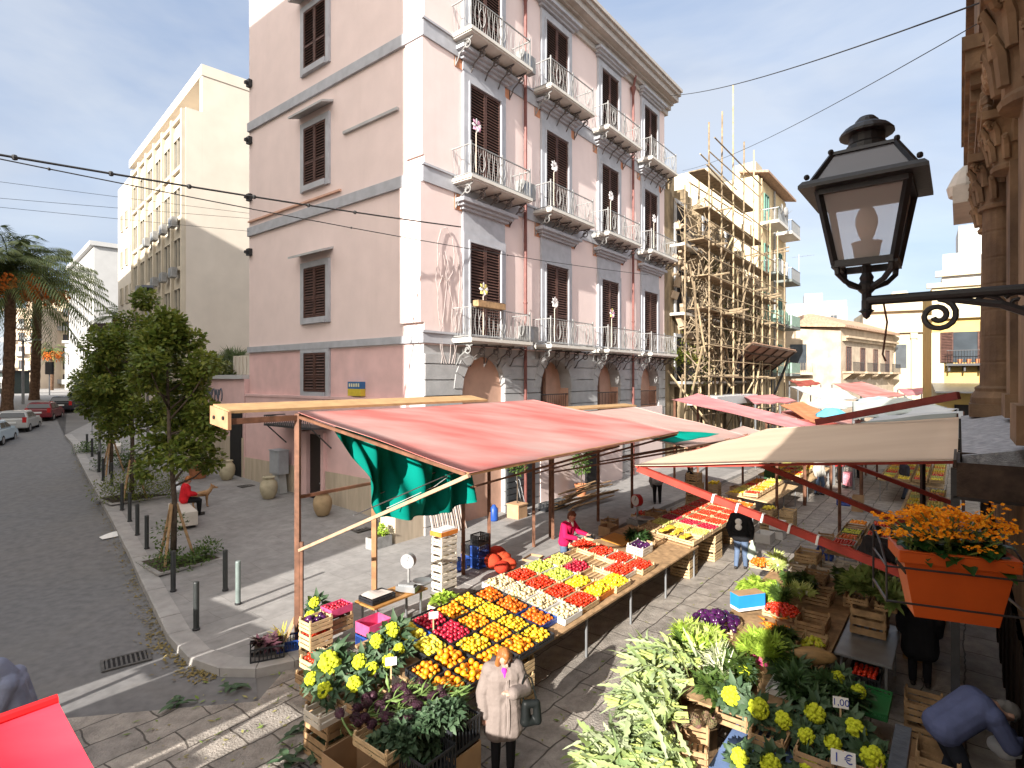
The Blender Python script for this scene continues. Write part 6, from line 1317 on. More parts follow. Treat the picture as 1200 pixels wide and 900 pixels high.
# --------------------------------------------------------------- tables
def table(label, u0, u1, v0, v1, z, z1=None, top=woodm, legs=None):
    t = thing('stall_table', label, 'table', W((u0+u1)/2, (v0+v1)/2, 0), ROT, 'stall tables'); a, b = (u1-u0)/2, (v1-v0)/2; z1 = z1 or z
    mb = MB(); mb.extr([(-a,-b,z-.04),(a,-b,z-.04),(a,b,z1-.04),(-a,b,z1-.04)], (0,0,.035)); obj(mb, 'tabletop', top, t)
    for k in range(legs or max(2, int((u1-u0)/1.5)+1)):
        n = legs or max(2, int((u1-u0)/1.5)+1); x = -a+.12+(2*a-.24)*k/(n-1)
        for y, zz in ((-b+.08, z), (b-.08, z1)): mb = MB(); mb.bar((x,y,0),(x,y,zz-.04), .035); obj(mb, 'leg', greym, t)
    return t
ZT0, TL = .80, .12                                        # main stall: front height and tilt
def zt(v): return ZT0+(4.62-v)*TL
table('long trestle table carrying the fruit crates of the red awning stall', -.62, 8.5, 2.65, 4.62, ZT0, zt(2.65), woodm, 6)
TA = math.atan(TL)
rows = [  # u, [(v, crate kind, fruit, crate label bit)]
 (-.38, [(3.98,'black','mandarin','black crate of bright mandarins at the front corner nearest the cauliflowers'), (4.38,'black','orange','black crate of loose oranges at the very front corner of the stall')]),
 (.05, [(3.10,'blue','lemon','blue crate of pale lemons, uppermost at the near end'), (3.55,'black','lemon','black crate of lemons below the blue one'), (3.98,'black','orange','black crate of oranges behind the front corner, left half'), (4.40,'black','orange','black crate of oranges just behind the woman in the beige coat')]),
 (.62, [(2.97,'black','apple','black crate of dark red apples uppermost in its row'), (3.50,'black','apple','black crate of red apples beside the price card'), (3.98,'black','clementine','black crate of yellow-orange clementines'), (4.40,'black','orange','black crate of oranges at the street edge, third row')]),
 (1.15, [(3.0,'black','mandarin','black crate of deep orange mandarins at the back of the fourth row'), (3.50,'black','mandarin','black crate of leafy mandarins in the middle of the fourth row'), (3.97,'black','mandarin','black crate of mandarins in the fourth row, third down'), (4.42,'black','mandarin','black crate of mandarins at the street edge of the fourth row')]),
 (1.60, [(2.95,'black','clementine','black crate of yellow clementines, top of the long yellow row'), (3.47,'black','clementine','black crate of yellow clementines, second in the long yellow row'), (3.98,'black','clementine','black crate of yellow clementines, third in the long yellow row'), (4.45,'black','clementine','black crate of yellow clementines at the street end of the yellow row')]),
 (2.07, [(3.03,'black','persimmon','crate of red persimmons at the back of the fifth row'), (3.52,'black','persimmon','crate of red persimmons in the middle of the fifth row'), (4.14,'blue','persimmon','wide crate of red-orange persimmons with a blue front')]),
 (2.60, [(2.84,'whitecard','white_onion','white paper-lined box of pale mushrooms at the back'), (3.36,'whitecard','white_onion','white paper-lined box of pale onions, second down'), (3.85,'whitecard','white_onion','white paper-lined box of pale onions, third down'), (4.30,'whitecard','white_onion','white paper-lined box of pale onions at the street edge')]),
 (3.22, [(2.88,'wood','tomato','wooden crate of red tomatoes at the back of the red row'), (3.36,'wood','tomato','wooden crate of red tomatoes, second in the red row'), (3.82,'wood','tomato','wooden crate of red tomatoes, third in the red row'), (4.28,'wood','tomato','wooden crate of red tomatoes at the street edge')]),
 (3.90, [(2.85,'whitecard','green_apple','white tray of yellow-green apples at the back'), (3.38,'whitecard','green_apple','white tray of yellow-green apples beside the tomatoes'), (3.85,'wood','yellow_pepper','wooden crate of yellow peppers, inner one'), (4.25,'orangecard','yellow_pepper','orange-sided carton of yellow peppers at the street edge')]),
 (4.50, [(2.95,'pinkcard','pear','pink carton of mixed pears at the back'), (3.42,'wood','apple','wooden crate of dark red apples behind the empty crates'), (3.86,'wood',None,'empty pale wooden crate in the middle of the stall'), (4.30,'wood','yellow_pepper','wooden crate of yellow peppers in front of the empty crates')]),
 (5.15, [(3.05,'wood',None,'empty pale wooden crate beside the vendor'), (3.55,'wood',None,'empty pale wooden crate, second from the vendor'), (4.12,'white','tomato','printed white crate of red tomatoes at the street edge')]),
 (5.80, [(2.80,'wood','tomato','wooden crate of tomatoes right under the hand of the vendor'), (3.28,'wood','tomato','wooden crate of tomatoes in front of the vendor'), (3.78,'white','tomato','printed white crate of tomatoes with blue edge lettering'), (4.26,'wood','tomato','wooden crate of tomatoes, last of the long red group')])]
RU = [r_[0] for r_ in rows]
for iu, (u, cells) in enumerate(rows):
    lo_, hi_ = (RU[iu-1]+u)/2 if iu else u-.21, (RU[iu+1]+u)/2 if iu < len(RU)-1 else u+.3
    a = hi_-lo_-.012; u = (lo_+hi_)/2; vs_ = [c[0] for c in cells]
    for iv, (v, kd, fr, lab) in enumerate(cells):
        h = .11; l2, h2 = (vs_[iv-1]+v)/2 if iv else v-.23, (vs_[iv+1]+v)/2 if iv < len(vs_)-1 else min(v+.24, 4.66); b = h2-l2-.012; v = (l2+h2)/2
        p = W(u, v, zt(v)+.004); crate(lab, p, a, b, h, kd, TA)
        if fr: fill(fr, fr.replace('_', ' ')+' in the '+lab, p, a-.01, b-.01, h, TA, layers=2, loose=.72, group=fr.replace('_', ' ')+'s in the '+lab)
# paper liners in the white boxes
mb = MB()
# far end of the main stall
crate('white wooden crate of black aubergines at the far end of the stall', W(6.75, 3.8, zt(3.8)), .55, .42, .2, 'white', TA)
fill('aubergine', 'dark aubergine lying in the white crate at the far end of the stall', W(6.75, 3.8, zt(3.8)), .53, .40, .2, TA, layers=1)
o = MB(); o.box(-.35, .35, -.3, .3, 0, .03); tag(obj(o, 'board', mat('orange_board', (.55,.26,.05), .7, .1, 3), None, loc=W(7.0, 3.1, zt(3.1)+.03), rot=(TA, 0, ROT)), 'plain orange-brown board lying at the far end of the fruit stall', 'board')
crate('wooden crate of dark green herbs at the far end of the fruit stall', W(7.6, 3.55, zt(3.5)), .6, .8, .16, 'old', TA)
# price cards on sticks
def text_part(s, size, m, parent, loc, rot, name='lettering'):
    c = bpy.data.curves.new(name, 'FONT'); c.body = s; c.size = size; c.align_x = 'CENTER'; c.align_y = 'CENTER'; c.extrude = .0008
    o = bpy.data.objects.new(name, c); COL.objects.link(o); me = bpy.data.meshes.new_from_object(o.evaluated_get(bpy.context.evaluated_depsgraph_get())); bpy.data.objects.remove(o); bpy.data.curves.remove(c)
    me.materials.clear(); me.materials.append(m); return obj(me, name, None, parent, loc=loc, rot=rot)
blueink = mat('blue_ink', (.02,.05,.32), .6)
def price(label, p, face, wd=.15, ht=.11, txt=None, lean=0, stick=.3):
    t = thing('price_card', label, 'price card', p, face, 'price cards'); mb = MB(); mb.bar((0,0,0),(0,.01,stick+ht), .018); obj(mb, 'stick', woodl, t)
    mb = MB(); mb.obox((0,-.012,stick+ht/2), wd, .004, ht, (lean,0,0)); obj(mb, 'card', whitep, t)
    if txt: text_part(txt, ht*.85, blueink, t, (0,-.017,stick+ht/2), (R(90)+lean,0,0))
price('blank white price card on a stick among the dark red apples', W(.42, 3.28, zt(3.3)), R(20))
price('blank white price card on a stick above the dark leafy vegetables', W(-.95, 3.9, .95), R(15))
# --------------------------------------------------------------- leafy things
curd = rand_mat('yellow_green_curd', [(.52,.58,.03),(.60,.64,.05),(.46,.52,.03)], .8, .1, .3, 60); cleaf = rand_mat('blue_green_leaf', [(.035,.075,.035),(.07,.12,.06),(.11,.17,.09),(.03,.06,.03)], .55, .3, trans=.15); clam = None
def cauli(seed):
    rr = random.Random(seed); t = thing('cauliflower', '-', 'cauliflower', (0,0,0)); mb = MB(); mb.sph((0,0,.05), .085, 10, 7, (1,1,.8))
    for k in range(60):
        a, e = rr.uniform(0,6.28), math.asin(rr.uniform(-.1,1)); d = Vector((math.cos(a)*math.cos(e), math.sin(a)*math.cos(e), math.sin(e)*.85)); mb.sph(Vector((0,0,.05))+d*.088, rr.uniform(.016,.03), 6, 4)
    obj(mb, 'curd', curd, t, True); mb = MB()
    for k in range(64):
        a = k*2.4+rr.uniform(-.3,.3); q = rr.uniform(.05,.15); el = rr.uniform(-.3,1.25); d = Vector((math.cos(a)*math.cos(el), math.sin(a)*math.cos(el), math.sin(el)))+Vector((rr.gauss(0,.35), rr.gauss(0,.35), rr.gauss(0,.2)))
        mb.leaf(Vector((math.cos(a)*q, math.sin(a)*q, rr.uniform(-.09,.05)-max(0,q-.1)*.5)), d, rr.uniform(.07,.15), rr.uniform(.05,.085), up=(rr.gauss(0,.5), rr.gauss(0,.5), 1), bend=rr.uniform(-.4,1.3), seg=4, lobe=.2)
    obj(mb, 'leaves', cleaf, t, True); return t
hm0 = hm = MB(); hm.sph((0,0,0), .05, 9, 7, (1,1,1.15))
for k in range(44):
    z = -0.8+1.7*k/44; a = k*2.4; q = math.sqrt(max(.02, 1-min(1,abs(z))**2)); d = Vector((math.cos(a)*q, math.sin(a)*q, z*1.15)); hm.leaf(d*.046, d*.5+Vector((0,0,.8)), .045, .036, bend=-.2)
CA = [cauli(41), cauli(42), cauli(43)]; CAN = [0]
def put_cauli(p, label, group, s=1.0, tilt=.5, face=None):
    k = CAN[0] % 3; r_ = CA[k] if CAN[0] < 3 else dup(CA[k], p); CAN[0] += 1; r_.location = p; r_['label'] = label; r_['group'] = group; r_.scale = (s,)*3
    n = Vector((face or -.3, -1, 1.0+rnd.uniform(-.2,.2)))+Vector((rnd.uniform(-.4,.4), 0, 0)); r_.rotation_euler = n.to_track_quat('Z', 'Y').to_euler()
def P_(px, py, z): u, v = uvp(px, py, z); return W(u, v, z)
for (x, y, z, s, lab) in [(388,778,1.1,1.5,'large bright yellow-green cauliflower at the front of the left heap'), (367,797,.95,.9,'small cauliflower at the left edge of the left heap'), (383,810,.95,1.0,'cauliflower lowest in the left heap'), (417,803,1.0,1.0,'cauliflower facing front at the bottom right of the left heap'), (423,777,1.1,1.0,'cauliflower in the middle of the left heap'), (437,785,1.05,.9,'cauliflower half hidden by leaves, right of the middle of the left heap'),
                          (443,752,1.15,1.0,'cauliflower high in the left heap beside the price stick'), (461,741,1.2,1.2,'topmost cauliflower of the left heap'), (456,776,1.1,.9,'cauliflower at the right end of the left heap by the lemons'), (470,763,1.1,.9,'leaf-wrapped cauliflower next to the lemon crates')]:
    put_cauli(P_(x, y, z), lab, 'cauliflowers heaped on the left stall', s)
for (x, y, lab) in [(370,708,'cauliflower in the leafy pile behind the wooden crate stack'), (378,726,'lower cauliflower in the leafy pile behind the wooden crate stack'), (366,724,'leafy cauliflower at the left edge of the rear pile')]: put_cauli(P_(x, y, .55), lab, 'cauliflowers on the pavement behind the left stall', 1.1)
for i, (x, y, z, s, lab) in enumerate([(858,817,.95,1.15,'sunlit brilliant yellow cauliflower nearest the artichokes'), (888,832,.9,1.2,'large round cauliflower, second from the left in the right row'), (918,845,.85,1.0,'knobbly cauliflower, third in the right row'), (954,838,.9,1.15,'pointed knobbly cauliflower in the middle of the right row'), (946,863,.8,.9,'cauliflower under the pointed one'), (1001,856,.85,1.15,'cauliflower beside the upper price card'),
                                   (975,872,.8,.9,'small cauliflower left of the lower price card'), (1022,889,.75,1.2,'cauliflower right of the lower price card'), (868,889,.6,1.0,'cauliflower on the blue sheet at the bottom left'), (902,897,.6,1.1,'cauliflower on the blue sheet, cut by the bottom edge'), (950,899,.6,1.0,'cauliflower at the bottom edge near the lower price card'), (872,788,1.0,.8,'small pale cauliflower behind the sunlit one')]):
    put_cauli(P_(x, y, z), lab, 'cauliflowers on the right stall', s, face=-.5)
for (x, y, z, lab) in [(982,795,.85,'cauliflower in shade beside the red tray'), (1005,812,.8,'leafy cauliflower on the metal rack in shade')]: put_cauli(P_(x, y, z), lab, 'cauliflowers in the shaded rack', .9, face=-.5)
def bunch_mesh(seed, n, ln, wd, spread, m, droop=.3, seg=4, up=.9):
    rr = random.Random(seed); mb = MB()
    for k in range(n):
        a = rr.uniform(0,6.28); e = rr.uniform(up-spread, up+spread*.4); d = Vector((math.cos(a)*math.cos(e), math.sin(a)*math.cos(e), math.sin(e))); mb.leaf((rr.gauss(0,.02), rr.gauss(0,.02), 0), d, ln*rr.uniform(.65,1.15), wd*rr.uniform(.7,1.2), bend=rr.uniform(0,droop*2), seg=seg)
    return mb
def lettuce_proto(name, m, seed, n=46, ln=.17, wd=.11, spread=.9, droop=.5, core=None):
    t = thing(name, '-', name.replace('_', ' '), (0,0,0)); obj(bunch_mesh(seed, n, ln, wd, spread, m, droop), 'leaves', m, t, True)
    if core: mb = MB(); mb.sph((0,0,0), .05, 8, 6, (1,1,1.2)); obj(mb, 'heart', core, t, True)
    return t
def scatter(protos, spots, group, lab, s=1.0, tilt=.5):
    for i, (p, l) in enumerate(spots):
        k = i % len(protos); r_ = protos[k] if not protos[k].get('used') else dup(protos[k], p); protos[k]['used'] = 1
        r_.location = p; r_['label'] = l or lab; r_['group'] = group; sc = s*rnd.uniform(.85,1.15); r_.scale = (sc,)*3; r_.rotation_euler = (rnd.uniform(-tilt,tilt), rnd.uniform(-tilt,tilt), rnd.uniform(0,6.28))
def around(px, py, z, n, ru, rv, dz=.06, hp=.12):
    u, v = uvp(px, py, z); out = []
    for k in range(n): a, q = rnd.uniform(0,6.28), math.sqrt(rnd.random()); out.append((W(u+ru*q*math.cos(a), v+rv*q*math.sin(a), z+hp*(1-q)+rnd.uniform(-dz,dz)), None))
    return out
brightl = rand_mat('bright_lettuce', [(.36,.52,.06),(.46,.60,.10),(.30,.46,.05)], .5, .3, trans=.3); paleg = rand_mat('pale_celery', [(.50,.60,.16),(.62,.66,.28),(.40,.54,.10)], .45, .3, trans=.25); silver = rand_mat('silver_green_leaf', [(.26,.34,.17),(.38,.46,.25),(.44,.52,.16),(.18,.27,.10),(.56,.60,.40),(.30,.40,.12)], .6, .2, trans=.25)
darkg = rand_mat('dark_green_leaf', [(.02,.05,.012),(.035,.075,.02),(.05,.10,.03)], .5, .35, trans=.1); purpl = rand_mat('purple_leaf', [(.05,.02,.03),(.08,.03,.04),(.04,.05,.02)], .5, .3)
LP = [lettuce_proto('lettuce', brightl, 51, 90, .14, .07, 1.1, .7), lettuce_proto('lettuce', brightl, 52, 90, .13, .08, 1.1, .7)]
scatter(LP, around(893,688,1.0,16,.40,.38), 'lettuces on the right stall', 'frilly bright lettuce in the sunlit heap behind the blue box')
CP = [lettuce_proto('celery', paleg, 53, 90, .20, .035, .7, .5), lettuce_proto('celery', brightl, 54, 90, .19, .04, .8, .5)]
scatter(CP, around(815,752,.92,20,.45,.32,hp=.22), 'celery on the right stall', 'sunlit head of celery heaped beside the aubergines', tilt=.9)
CP2 = [lettuce_proto('celery', brightl, 55, 90, .24, .022, .6, .4)]
scatter(CP2, around(893,764,1.0,14,.32,.27,hp=.18), 'celery beside the carrots', 'pale green celery in the crate with the carrots', tilt=.9)
scatter([lettuce_proto('parsley', leafm, 56, 130, .12, .03, 1.0, .5)], around(918,752,1.0,8,.28,.22,hp=.16), 'parsley on the right stall', 'bunch of dark curly parsley beside the celery and carrots', tilt=.8)
scatter([lettuce_proto('fennel', paleg, 57, 60, .2, .025, .6, .4, core=mat('fennel_white', (.66,.66,.52), .5, .08, 9))], around(915,662,1.0,6,.28,.22)+around(935,700,1.0,4,.25,.2), 'fennel on the right stall', 'pale fennel bulb with leafy top behind the lettuces', tilt=.8)
rml = rand_mat('romaine_leaf', [(.16,.24,.06),(.24,.32,.09),(.32,.38,.14)], .5, .3, trans=.2)
scatter([lettuce_proto('romaine', rml, 58, 44, .32, .09, .5, .3)], around(1012,690,1.5,10,.22,.26,hp=.3), 'romaine in the left crate', 'tall green romaine in the left crate on the wooden stack', tilt=.6)
scatter([lettuce_proto('romaine', rml, 59, 44, .28, .08, .5, .3)], around(1040,705,1.45,9,.2,.24,hp=.2), 'romaine in the right crate', 'green romaine in the right crate on the wooden stack', tilt=.6)
scatter([lettuce_proto('broccoli_greens', darkg, 60, 60, .20, .045, .9, .6)], around(940,800,.9,20,.55,.32,hp=.1)+around(970,815,.85,10,.3,.3), 'dark greens on the right stall', 'bunch of dark broccoli greens below the long squash', tilt=1.0)
def curly(name, m, seed, n, r, ln, wd):
    rr = random.Random(seed); t = thing(name, '-', name.replace('_', ' '), (0,0,0)); mb = MB()
    for k in range(n):
        d = Vector((rr.gauss(0,1), rr.gauss(0,1), abs(rr.gauss(0,.9)))).normalized(); q = r*rr.uniform(.4,1); mb.leaf(d*q, d+Vector((rr.gauss(0,.8), rr.gauss(0,.8), rr.gauss(0,.5))), ln*rr.uniform(.6,1.3), wd*rr.uniform(.7,1.3), up=(rr.gauss(0,.7), rr.gauss(0,.7), 1), bend=rr.uniform(-.6,1.4), seg=3, lobe=.25)
    obj(mb, 'leaves', m, t, True); return t
scatter([curly('kale', cleaf, 61, 190, .13, .075, .055), curly('kale', cleaf, 69, 190, .14, .07, .06)], around(517,846,.93,11,.28,.2,hp=.08)+around(470,868,.80,10,.3,.25,hp=.05)+around(500,885,.6,5,.25,.1), 'kale on the left stall', 'head of curly blue-green kale at the front of the left stall', tilt=.7)
pah = rand_mat('purple_artichoke_bract', [(.07,.03,.05),(.11,.05,.07),(.06,.05,.035),(.09,.025,.045)], .55, .25)
pm_ = MB(); pm_.v, pm_.f, pm_.mi = list(hm0.v), list(hm0.f), [0]*len(hm0.f); pm_.cur = 1; pm_.tube([(0,0,-.03),(.01,0,-.14),(0,.015,-.34)], [.014,.013,.011], 6)
for k in range(3): pm_.leaf((0,0,-.12-.05*k), (math.cos(k*2), math.sin(k*2), -.6), .18, .045, bend=.5, seg=4, lobe=.4)
stk = rand_mat('fresh_green_stalk', [(.12,.20,.05),(.18,.26,.08),(.09,.15,.04)], .5, .3); pa_me = mesh_of(pm_, 'purple_artichoke', [pah, stk])
for (x, y, z, n_, ru, rv) in ((437,832,.93,18,.36,.26),(470,835,.93,14,.28,.26),(490,812,.95,18,.3,.25),(515,825,.93,10,.2,.22)):
    u, v = uvp(x, y, z)
    for k in range(n_):
        d = Vector((.8+rnd.gauss(0,.35), .5+rnd.gauss(0,.35), -.15+rnd.gauss(0,.2))); o = obj(pa_me, 'purple_artichoke', None, None, loc=W(u+rnd.uniform(-ru,ru), v+rnd.uniform(-rv,rv), z+rnd.uniform(-.05,.07)), rot=(-d).to_track_quat('Z', 'Y').to_euler()); tag(o, 'dark purple artichoke on its green stalk in the front crates of the left stall', 'artichoke', 'purple artichokes at the front of the left stall')
scatter([lettuce_proto('leafy_green', darkg, 64, 60, .2, .06, 1.0, .5)], around(745,633,1.0,10,.4,.3), 'dark herbs at the far end', 'bunch of dark herbs at the far end of the fruit stall', tilt=.8)
scatter([lettuce_proto('cabbage', leafm, 65, 40, .17, .13, 1.0, .5)], around(930,680,.95,5,.25,.3)+around(990,682,1.0,6,.4,.3)+around(945,690,.95,5,.3,.3), 'cabbages in the shaded boxes', 'dark green cabbage in the shaded boxes behind the lettuces', tilt=.5)
# artichokes with their long silvery leaves
def artichoke(seed):
    rr = random.Random(seed); t = thing('artichoke_bundle', '-', 'artichokes', (0,0,0)); mb = MB()
    for k in range(62):
        a = rr.gauss(0, .6); e = rr.gauss(.15, .35); d = Vector((math.cos(a)*math.cos(e), math.sin(a)*math.cos(e), math.sin(e))); mb.leaf(Vector((rr.uniform(-.1,.25), rr.gauss(0,.07), rr.gauss(0,.05))), d, rr.uniform(.22,.46), rr.uniform(.045,.10), up=(rr.gauss(0,.8), rr.gauss(0,.8), 1), bend=rr.uniform(-.1,1.2), seg=9, lobe=.45)
    obj(mb, 'leaves', silver, t, True); mb = MB()
    for k in range(7): y = rr.gauss(0,.06); mb.tube([(-.15,y,rr.gauss(0,.03)),(.2,y,rr.gauss(0,.03)),(.5,y*1.8,rr.gauss(0,.04))], .013, 5)
    obj(mb, 'stalks', paleg, t)
    return t
AP = [artichoke(71), artichoke(72), artichoke(73)]
hd = rand_mat('artichoke_bract', [(.16,.10,.07),(.22,.16,.08),(.14,.16,.06),(.2,.08,.09)], .6, .2)
hm = hm0
head_me = mesh_of(hm, 'artichoke', hd)
i = 0
for (x, y, z) in [(790,768,1.05),(768,790,1.0),(800,800,1.0),(780,825,.95),(790,835,.95),(760,850,.9),(775,865,.9),(740,880,.8),(775,895,.8),(800,890,.75),(750,905,.7),(720,905,.6),(780,925,.6),(770,780,.9),(812,775,1.0),(755,820,.8),(725,885,.55)]:
    r_ = AP[i] if i < 3 else dup(AP[i % 3], (0,0,0)); r_.location = P_(x, y, z); q_ = Vector((-.75+rnd.uniform(-.25,.3), .45+rnd.uniform(-.5,.5), -.15+rnd.uniform(-.3,.25))); r_.rotation_euler = q_.to_track_quat('X', 'Z').to_euler(); r_.scale = (rnd.uniform(.9,1.2),)*3
    r_['label'] = ('bundle of pale silvery artichoke leaves near the top of the big heap' if y < 810 else 'bundle of pale silvery artichoke leaves in the middle of the big heap' if y < 870 else 'bundle of long artichoke leaves trailing at the bottom of the big heap'); r_['group'] = 'artichoke bundles, '+('top' if y < 810 else 'middle' if y < 870 else 'bottom')+' of the heap'; i += 1
for (x, y) in [(795,840),(800,848),(817,848),(833,848),(812,842),(790,852),(828,842)]:
    o = obj(head_me, 'artichoke', None, None, loc=P_(x, y, .88), rot=(rnd.uniform(-1,1), rnd.uniform(-1,1), rnd.uniform(0,6))); tag(o, 'brownish artichoke head at the right edge of the leafy heap', 'artichoke', 'artichoke heads')
t = thing('display_bench', 'low trestle of crates hidden under the artichoke leaves', 'stand', W(.9, 6.95), ROT); mb = MB(); mb.box(-1.2,1.0,-.35,.3,0,.62); obj(mb, 'crates', woodm, t)
o = crate('wooden crate of artichoke heads standing against the leafy heap', W(.72,7.42,.62), .5,.32,.22,'old', 0, ROT+.3)
# --------------------------------------------------------------- right stall
table('right-hand stall table under the vegetables in sun and shade', 1.6, 7.9, 6.55, 8.3, .78, .78, woodm, 5)
table('low blue-covered bench below the cauliflowers on the right', .2, 2.4, 7.55, 9.1, .5, .5, mat('blue_sheet', (.16,.24,.44), .6, .1, 3), 3)
for (x, y, a, b, h, kd, lab) in [(865,828,.6,.4,.16,'old','slatted wooden crate under the sunlit cauliflower'), (905,850,.6,.4,.14,'old','wooden crate under the row of cauliflowers'), (960,868,.7,.4,.14,'old','wooden crate under the middle cauliflowers'), (1010,880,.6,.4,.14,'old','crate at the right end of the cauliflowers'),
                                (838,735,.55,.75,.12,'wood','wooden tray of glossy aubergines'), (893,768,.6,.5,.13,'pinkcard','red-printed carton of carrots and celery'), (820,757,.7,.5,.12,'old','crate under the celery heap'), (915,718,.55,.5,.12,'wood','wooden crate of cherry-red tomatoes'), (890,700,.7,.55,.10,'wood','crate under the sunlit lettuces'), (953,757,.5,.35,.13,'wood','crate of yellow-green lemons beside the long squash'), (932,802,.9,.55,.08,'whitecard','white carton under the dark broccoli greens'), (895,663,.5,.5,.12,'wood','crate of orange tomatoes at the far end of the sunlit stall')]:
    u, v = uvp(x, y, .8); crate(lab, W(u, v, .78 if y < 820 else .66), a, b, h, kd, 0)
def heap(fr, px, py, z, n, ru, rv, hp, label):
    u, v = uvp(px, py, z)
    for k in range(n):
        a, q = rnd.uniform(0,6.28), math.sqrt(rnd.random()); put_fruit(fr, W(u+ru*q*math.cos(a), v+rv*q*math.sin(a), z+hp*(1-q*q)+rnd.uniform(-.02,.02)), Euler((rnd.uniform(-1.5,1.5), rnd.uniform(-1.5,1.5), rnd.uniform(0,6.28))), label)
heap('aubergine', 838, 728, .93, 52, .42, .36, .10, 'glossy purple aubergine heaped in the wooden tray'); heap('tomato', 917, 715, .95, 150, .26, .28, .08, 'small bright red tomato heaped in the sunlit crate'); heap('lime', 952, 754, .92, 34, .22, .16, .03, 'yellow-green lemon in the crate beside the long squash')
heap('persimmon', 895, 660, .95, 60, .26, .26, .06, 'orange tomato heaped at the far end of the sunlit stall')
for k in range(46):                                         # carrots
    u, v = uvp(882, 748, 1.02); 
    if k == 0: cm = MB(); cm.tube([(0,0,0),(.09,0,0),(.2,0,0)], [.017,.014,.003], 7); cme = mesh_of(cm, 'carrot', mat('carrot_skin', (.78,.24,.02), .5, .12, 8), True)
    tag(obj(cme, 'carrot', None, None, loc=W(u+rnd.gauss(0,.07), v+rnd.gauss(0,.06), 1.0+rnd.uniform(-.03,.06)), rot=(rnd.uniform(0,6), rnd.uniform(.3,.9), ROT+2.6+rnd.gauss(0,.35))), 'orange carrot in the bunches beside the celery', 'carrot', 'carrots on the right stall')
for k in range(28):
    u, v = uvp(908, 730, 1.0); tag(obj(cme, 'carrot', None, None, loc=W(u+rnd.gauss(0,.16), v+rnd.gauss(0,.08), .95+rnd.uniform(-.02,.05)), rot=(0, rnd.uniform(.0,.5), rnd.uniform(0,6.28))), 'orange chilli or carrot scattered below the red tomatoes', 'carrot', 'carrots below the tomatoes')
t = thing('long_squash', 'long ribbed brown squash lying across the crates', 'squash', P_(925, 765, 1.10), math.atan2(-.28, 1.0)); mb = MB(); n = 22
vs = []; L_ = .62
for i in range(15):
    q = i/14; r = .105*(math.sin(math.pi*min(1,.06+.9*q))**.45)*(1.06-.12*math.cos(q*6)) if 0 < i < 14 else .01
    for j in range(n): a = j/n*6.283; rr_ = r*(1+.035*math.cos(a*9)); vs.append((q*L_, rr_*math.cos(a), rr_*math.sin(a)))
mb.add(vs, [(i*n+j, (i+1)*n+j, (i+1)*n+(j+1)%n, i*n+(j+1)%n) for i in range(14) for j in range(n)]); obj(mb, 'flesh', stain(mat('squash_skin', (.28,.17,.07), .6, .25, 6, .2), (.10,.07,.03), (2,14,14), .45, .7, .7), t, True); mb = MB(); mb.cyl((-.05,0,0),(.0,0,0), .02, .03, 7); obj(mb, 'stalk', woodm, t)
t = thing('produce_box', 'bright blue printed box standing on edge among the lettuces', 'box', P_(876, 712, .92), ROT-.62); mb = MB(); mb.box(-.28,.28,-.12,.12,0,.28); obj(mb, 'carton', mat('sky_blue_print', (.02,.24,.52), .6, .06, 4), t); mb = MB(); mb.box(-.281,.281,-.121,.121,.0,.05); obj(mb, 'white_band', whitep, t); mb = MB(); mb.box(-.28,.28,-.12,.12,.281,.286); obj(mb, 'top', card, t); mb = MB(); mb.box(.281,.29,-.12,.12,.05,.28); obj(mb, 'end', mat('deep_blue_print', (.02,.05,.3), .6), t)
price('white price card with blue figures above the upper cauliflowers', P_(985, 850, .85), R(-20), .17, .13, '1,00', -.15, .22); price('white price card with blue figures at the bottom edge', P_(988, 899, .78), R(-25), .24, .16, '1 €', -.2, .02)
# racks and crates in the shade
u, v = uvp(1020, 755, .8)
crate('tall slatted wooden crate stack under the romaine, in the shade', W(5.35, 8.7, .85), .6, .5, .45, 'old'); crate('left wooden tray of romaine on the slatted stack', W(5.35, 8.55, 1.32), .5, .3, .1, 'old'); crate('right wooden tray of romaine on the slatted stack', W(5.3, 8.95, 1.32), .5, .3, .1, 'old')
t = table('metal rack in the shade holding the slatted crates', 4.2, 5.9, 8.35, 9.1, .82, .82, greym, 2)
crate('dark crate of red tomatoes on the lower shelf of the metal rack', W(4.35, 8.75, .45), .5, .4, .15, 'black'); fill('tomato', 'dull red tomato in the shaded rack', W(4.35, 8.75, .45), .48, .38, .15, layers=1)
crate('metal-edged tray of leafy cauliflowers in the shade', W(3.3, 8.9, .6), .7, .5, .1, 'greenplas')
for k, (u, v, z, kd) in enumerate([(5.0,7.9,.78,'old'), (5.6,7.9,.35,'old'), (6.4,7.75,.8,'old'), (4.5,7.85,.4,'old'), (6.6,8.4,.82,'old'), (7.3,8.2,.82,'blue'), (7.4,7.5,.8,'old')]): crate(['empty brown crate behind the red tomatoes','old crate low behind the tomatoes','old crate behind the lettuces','old crate low beside the squash','old crate of greens left of the romaine','blue crate of greens in the shade','crate of greens at the far end of the right table'][k], W(u, v, z), .6, .45, .2, kd)
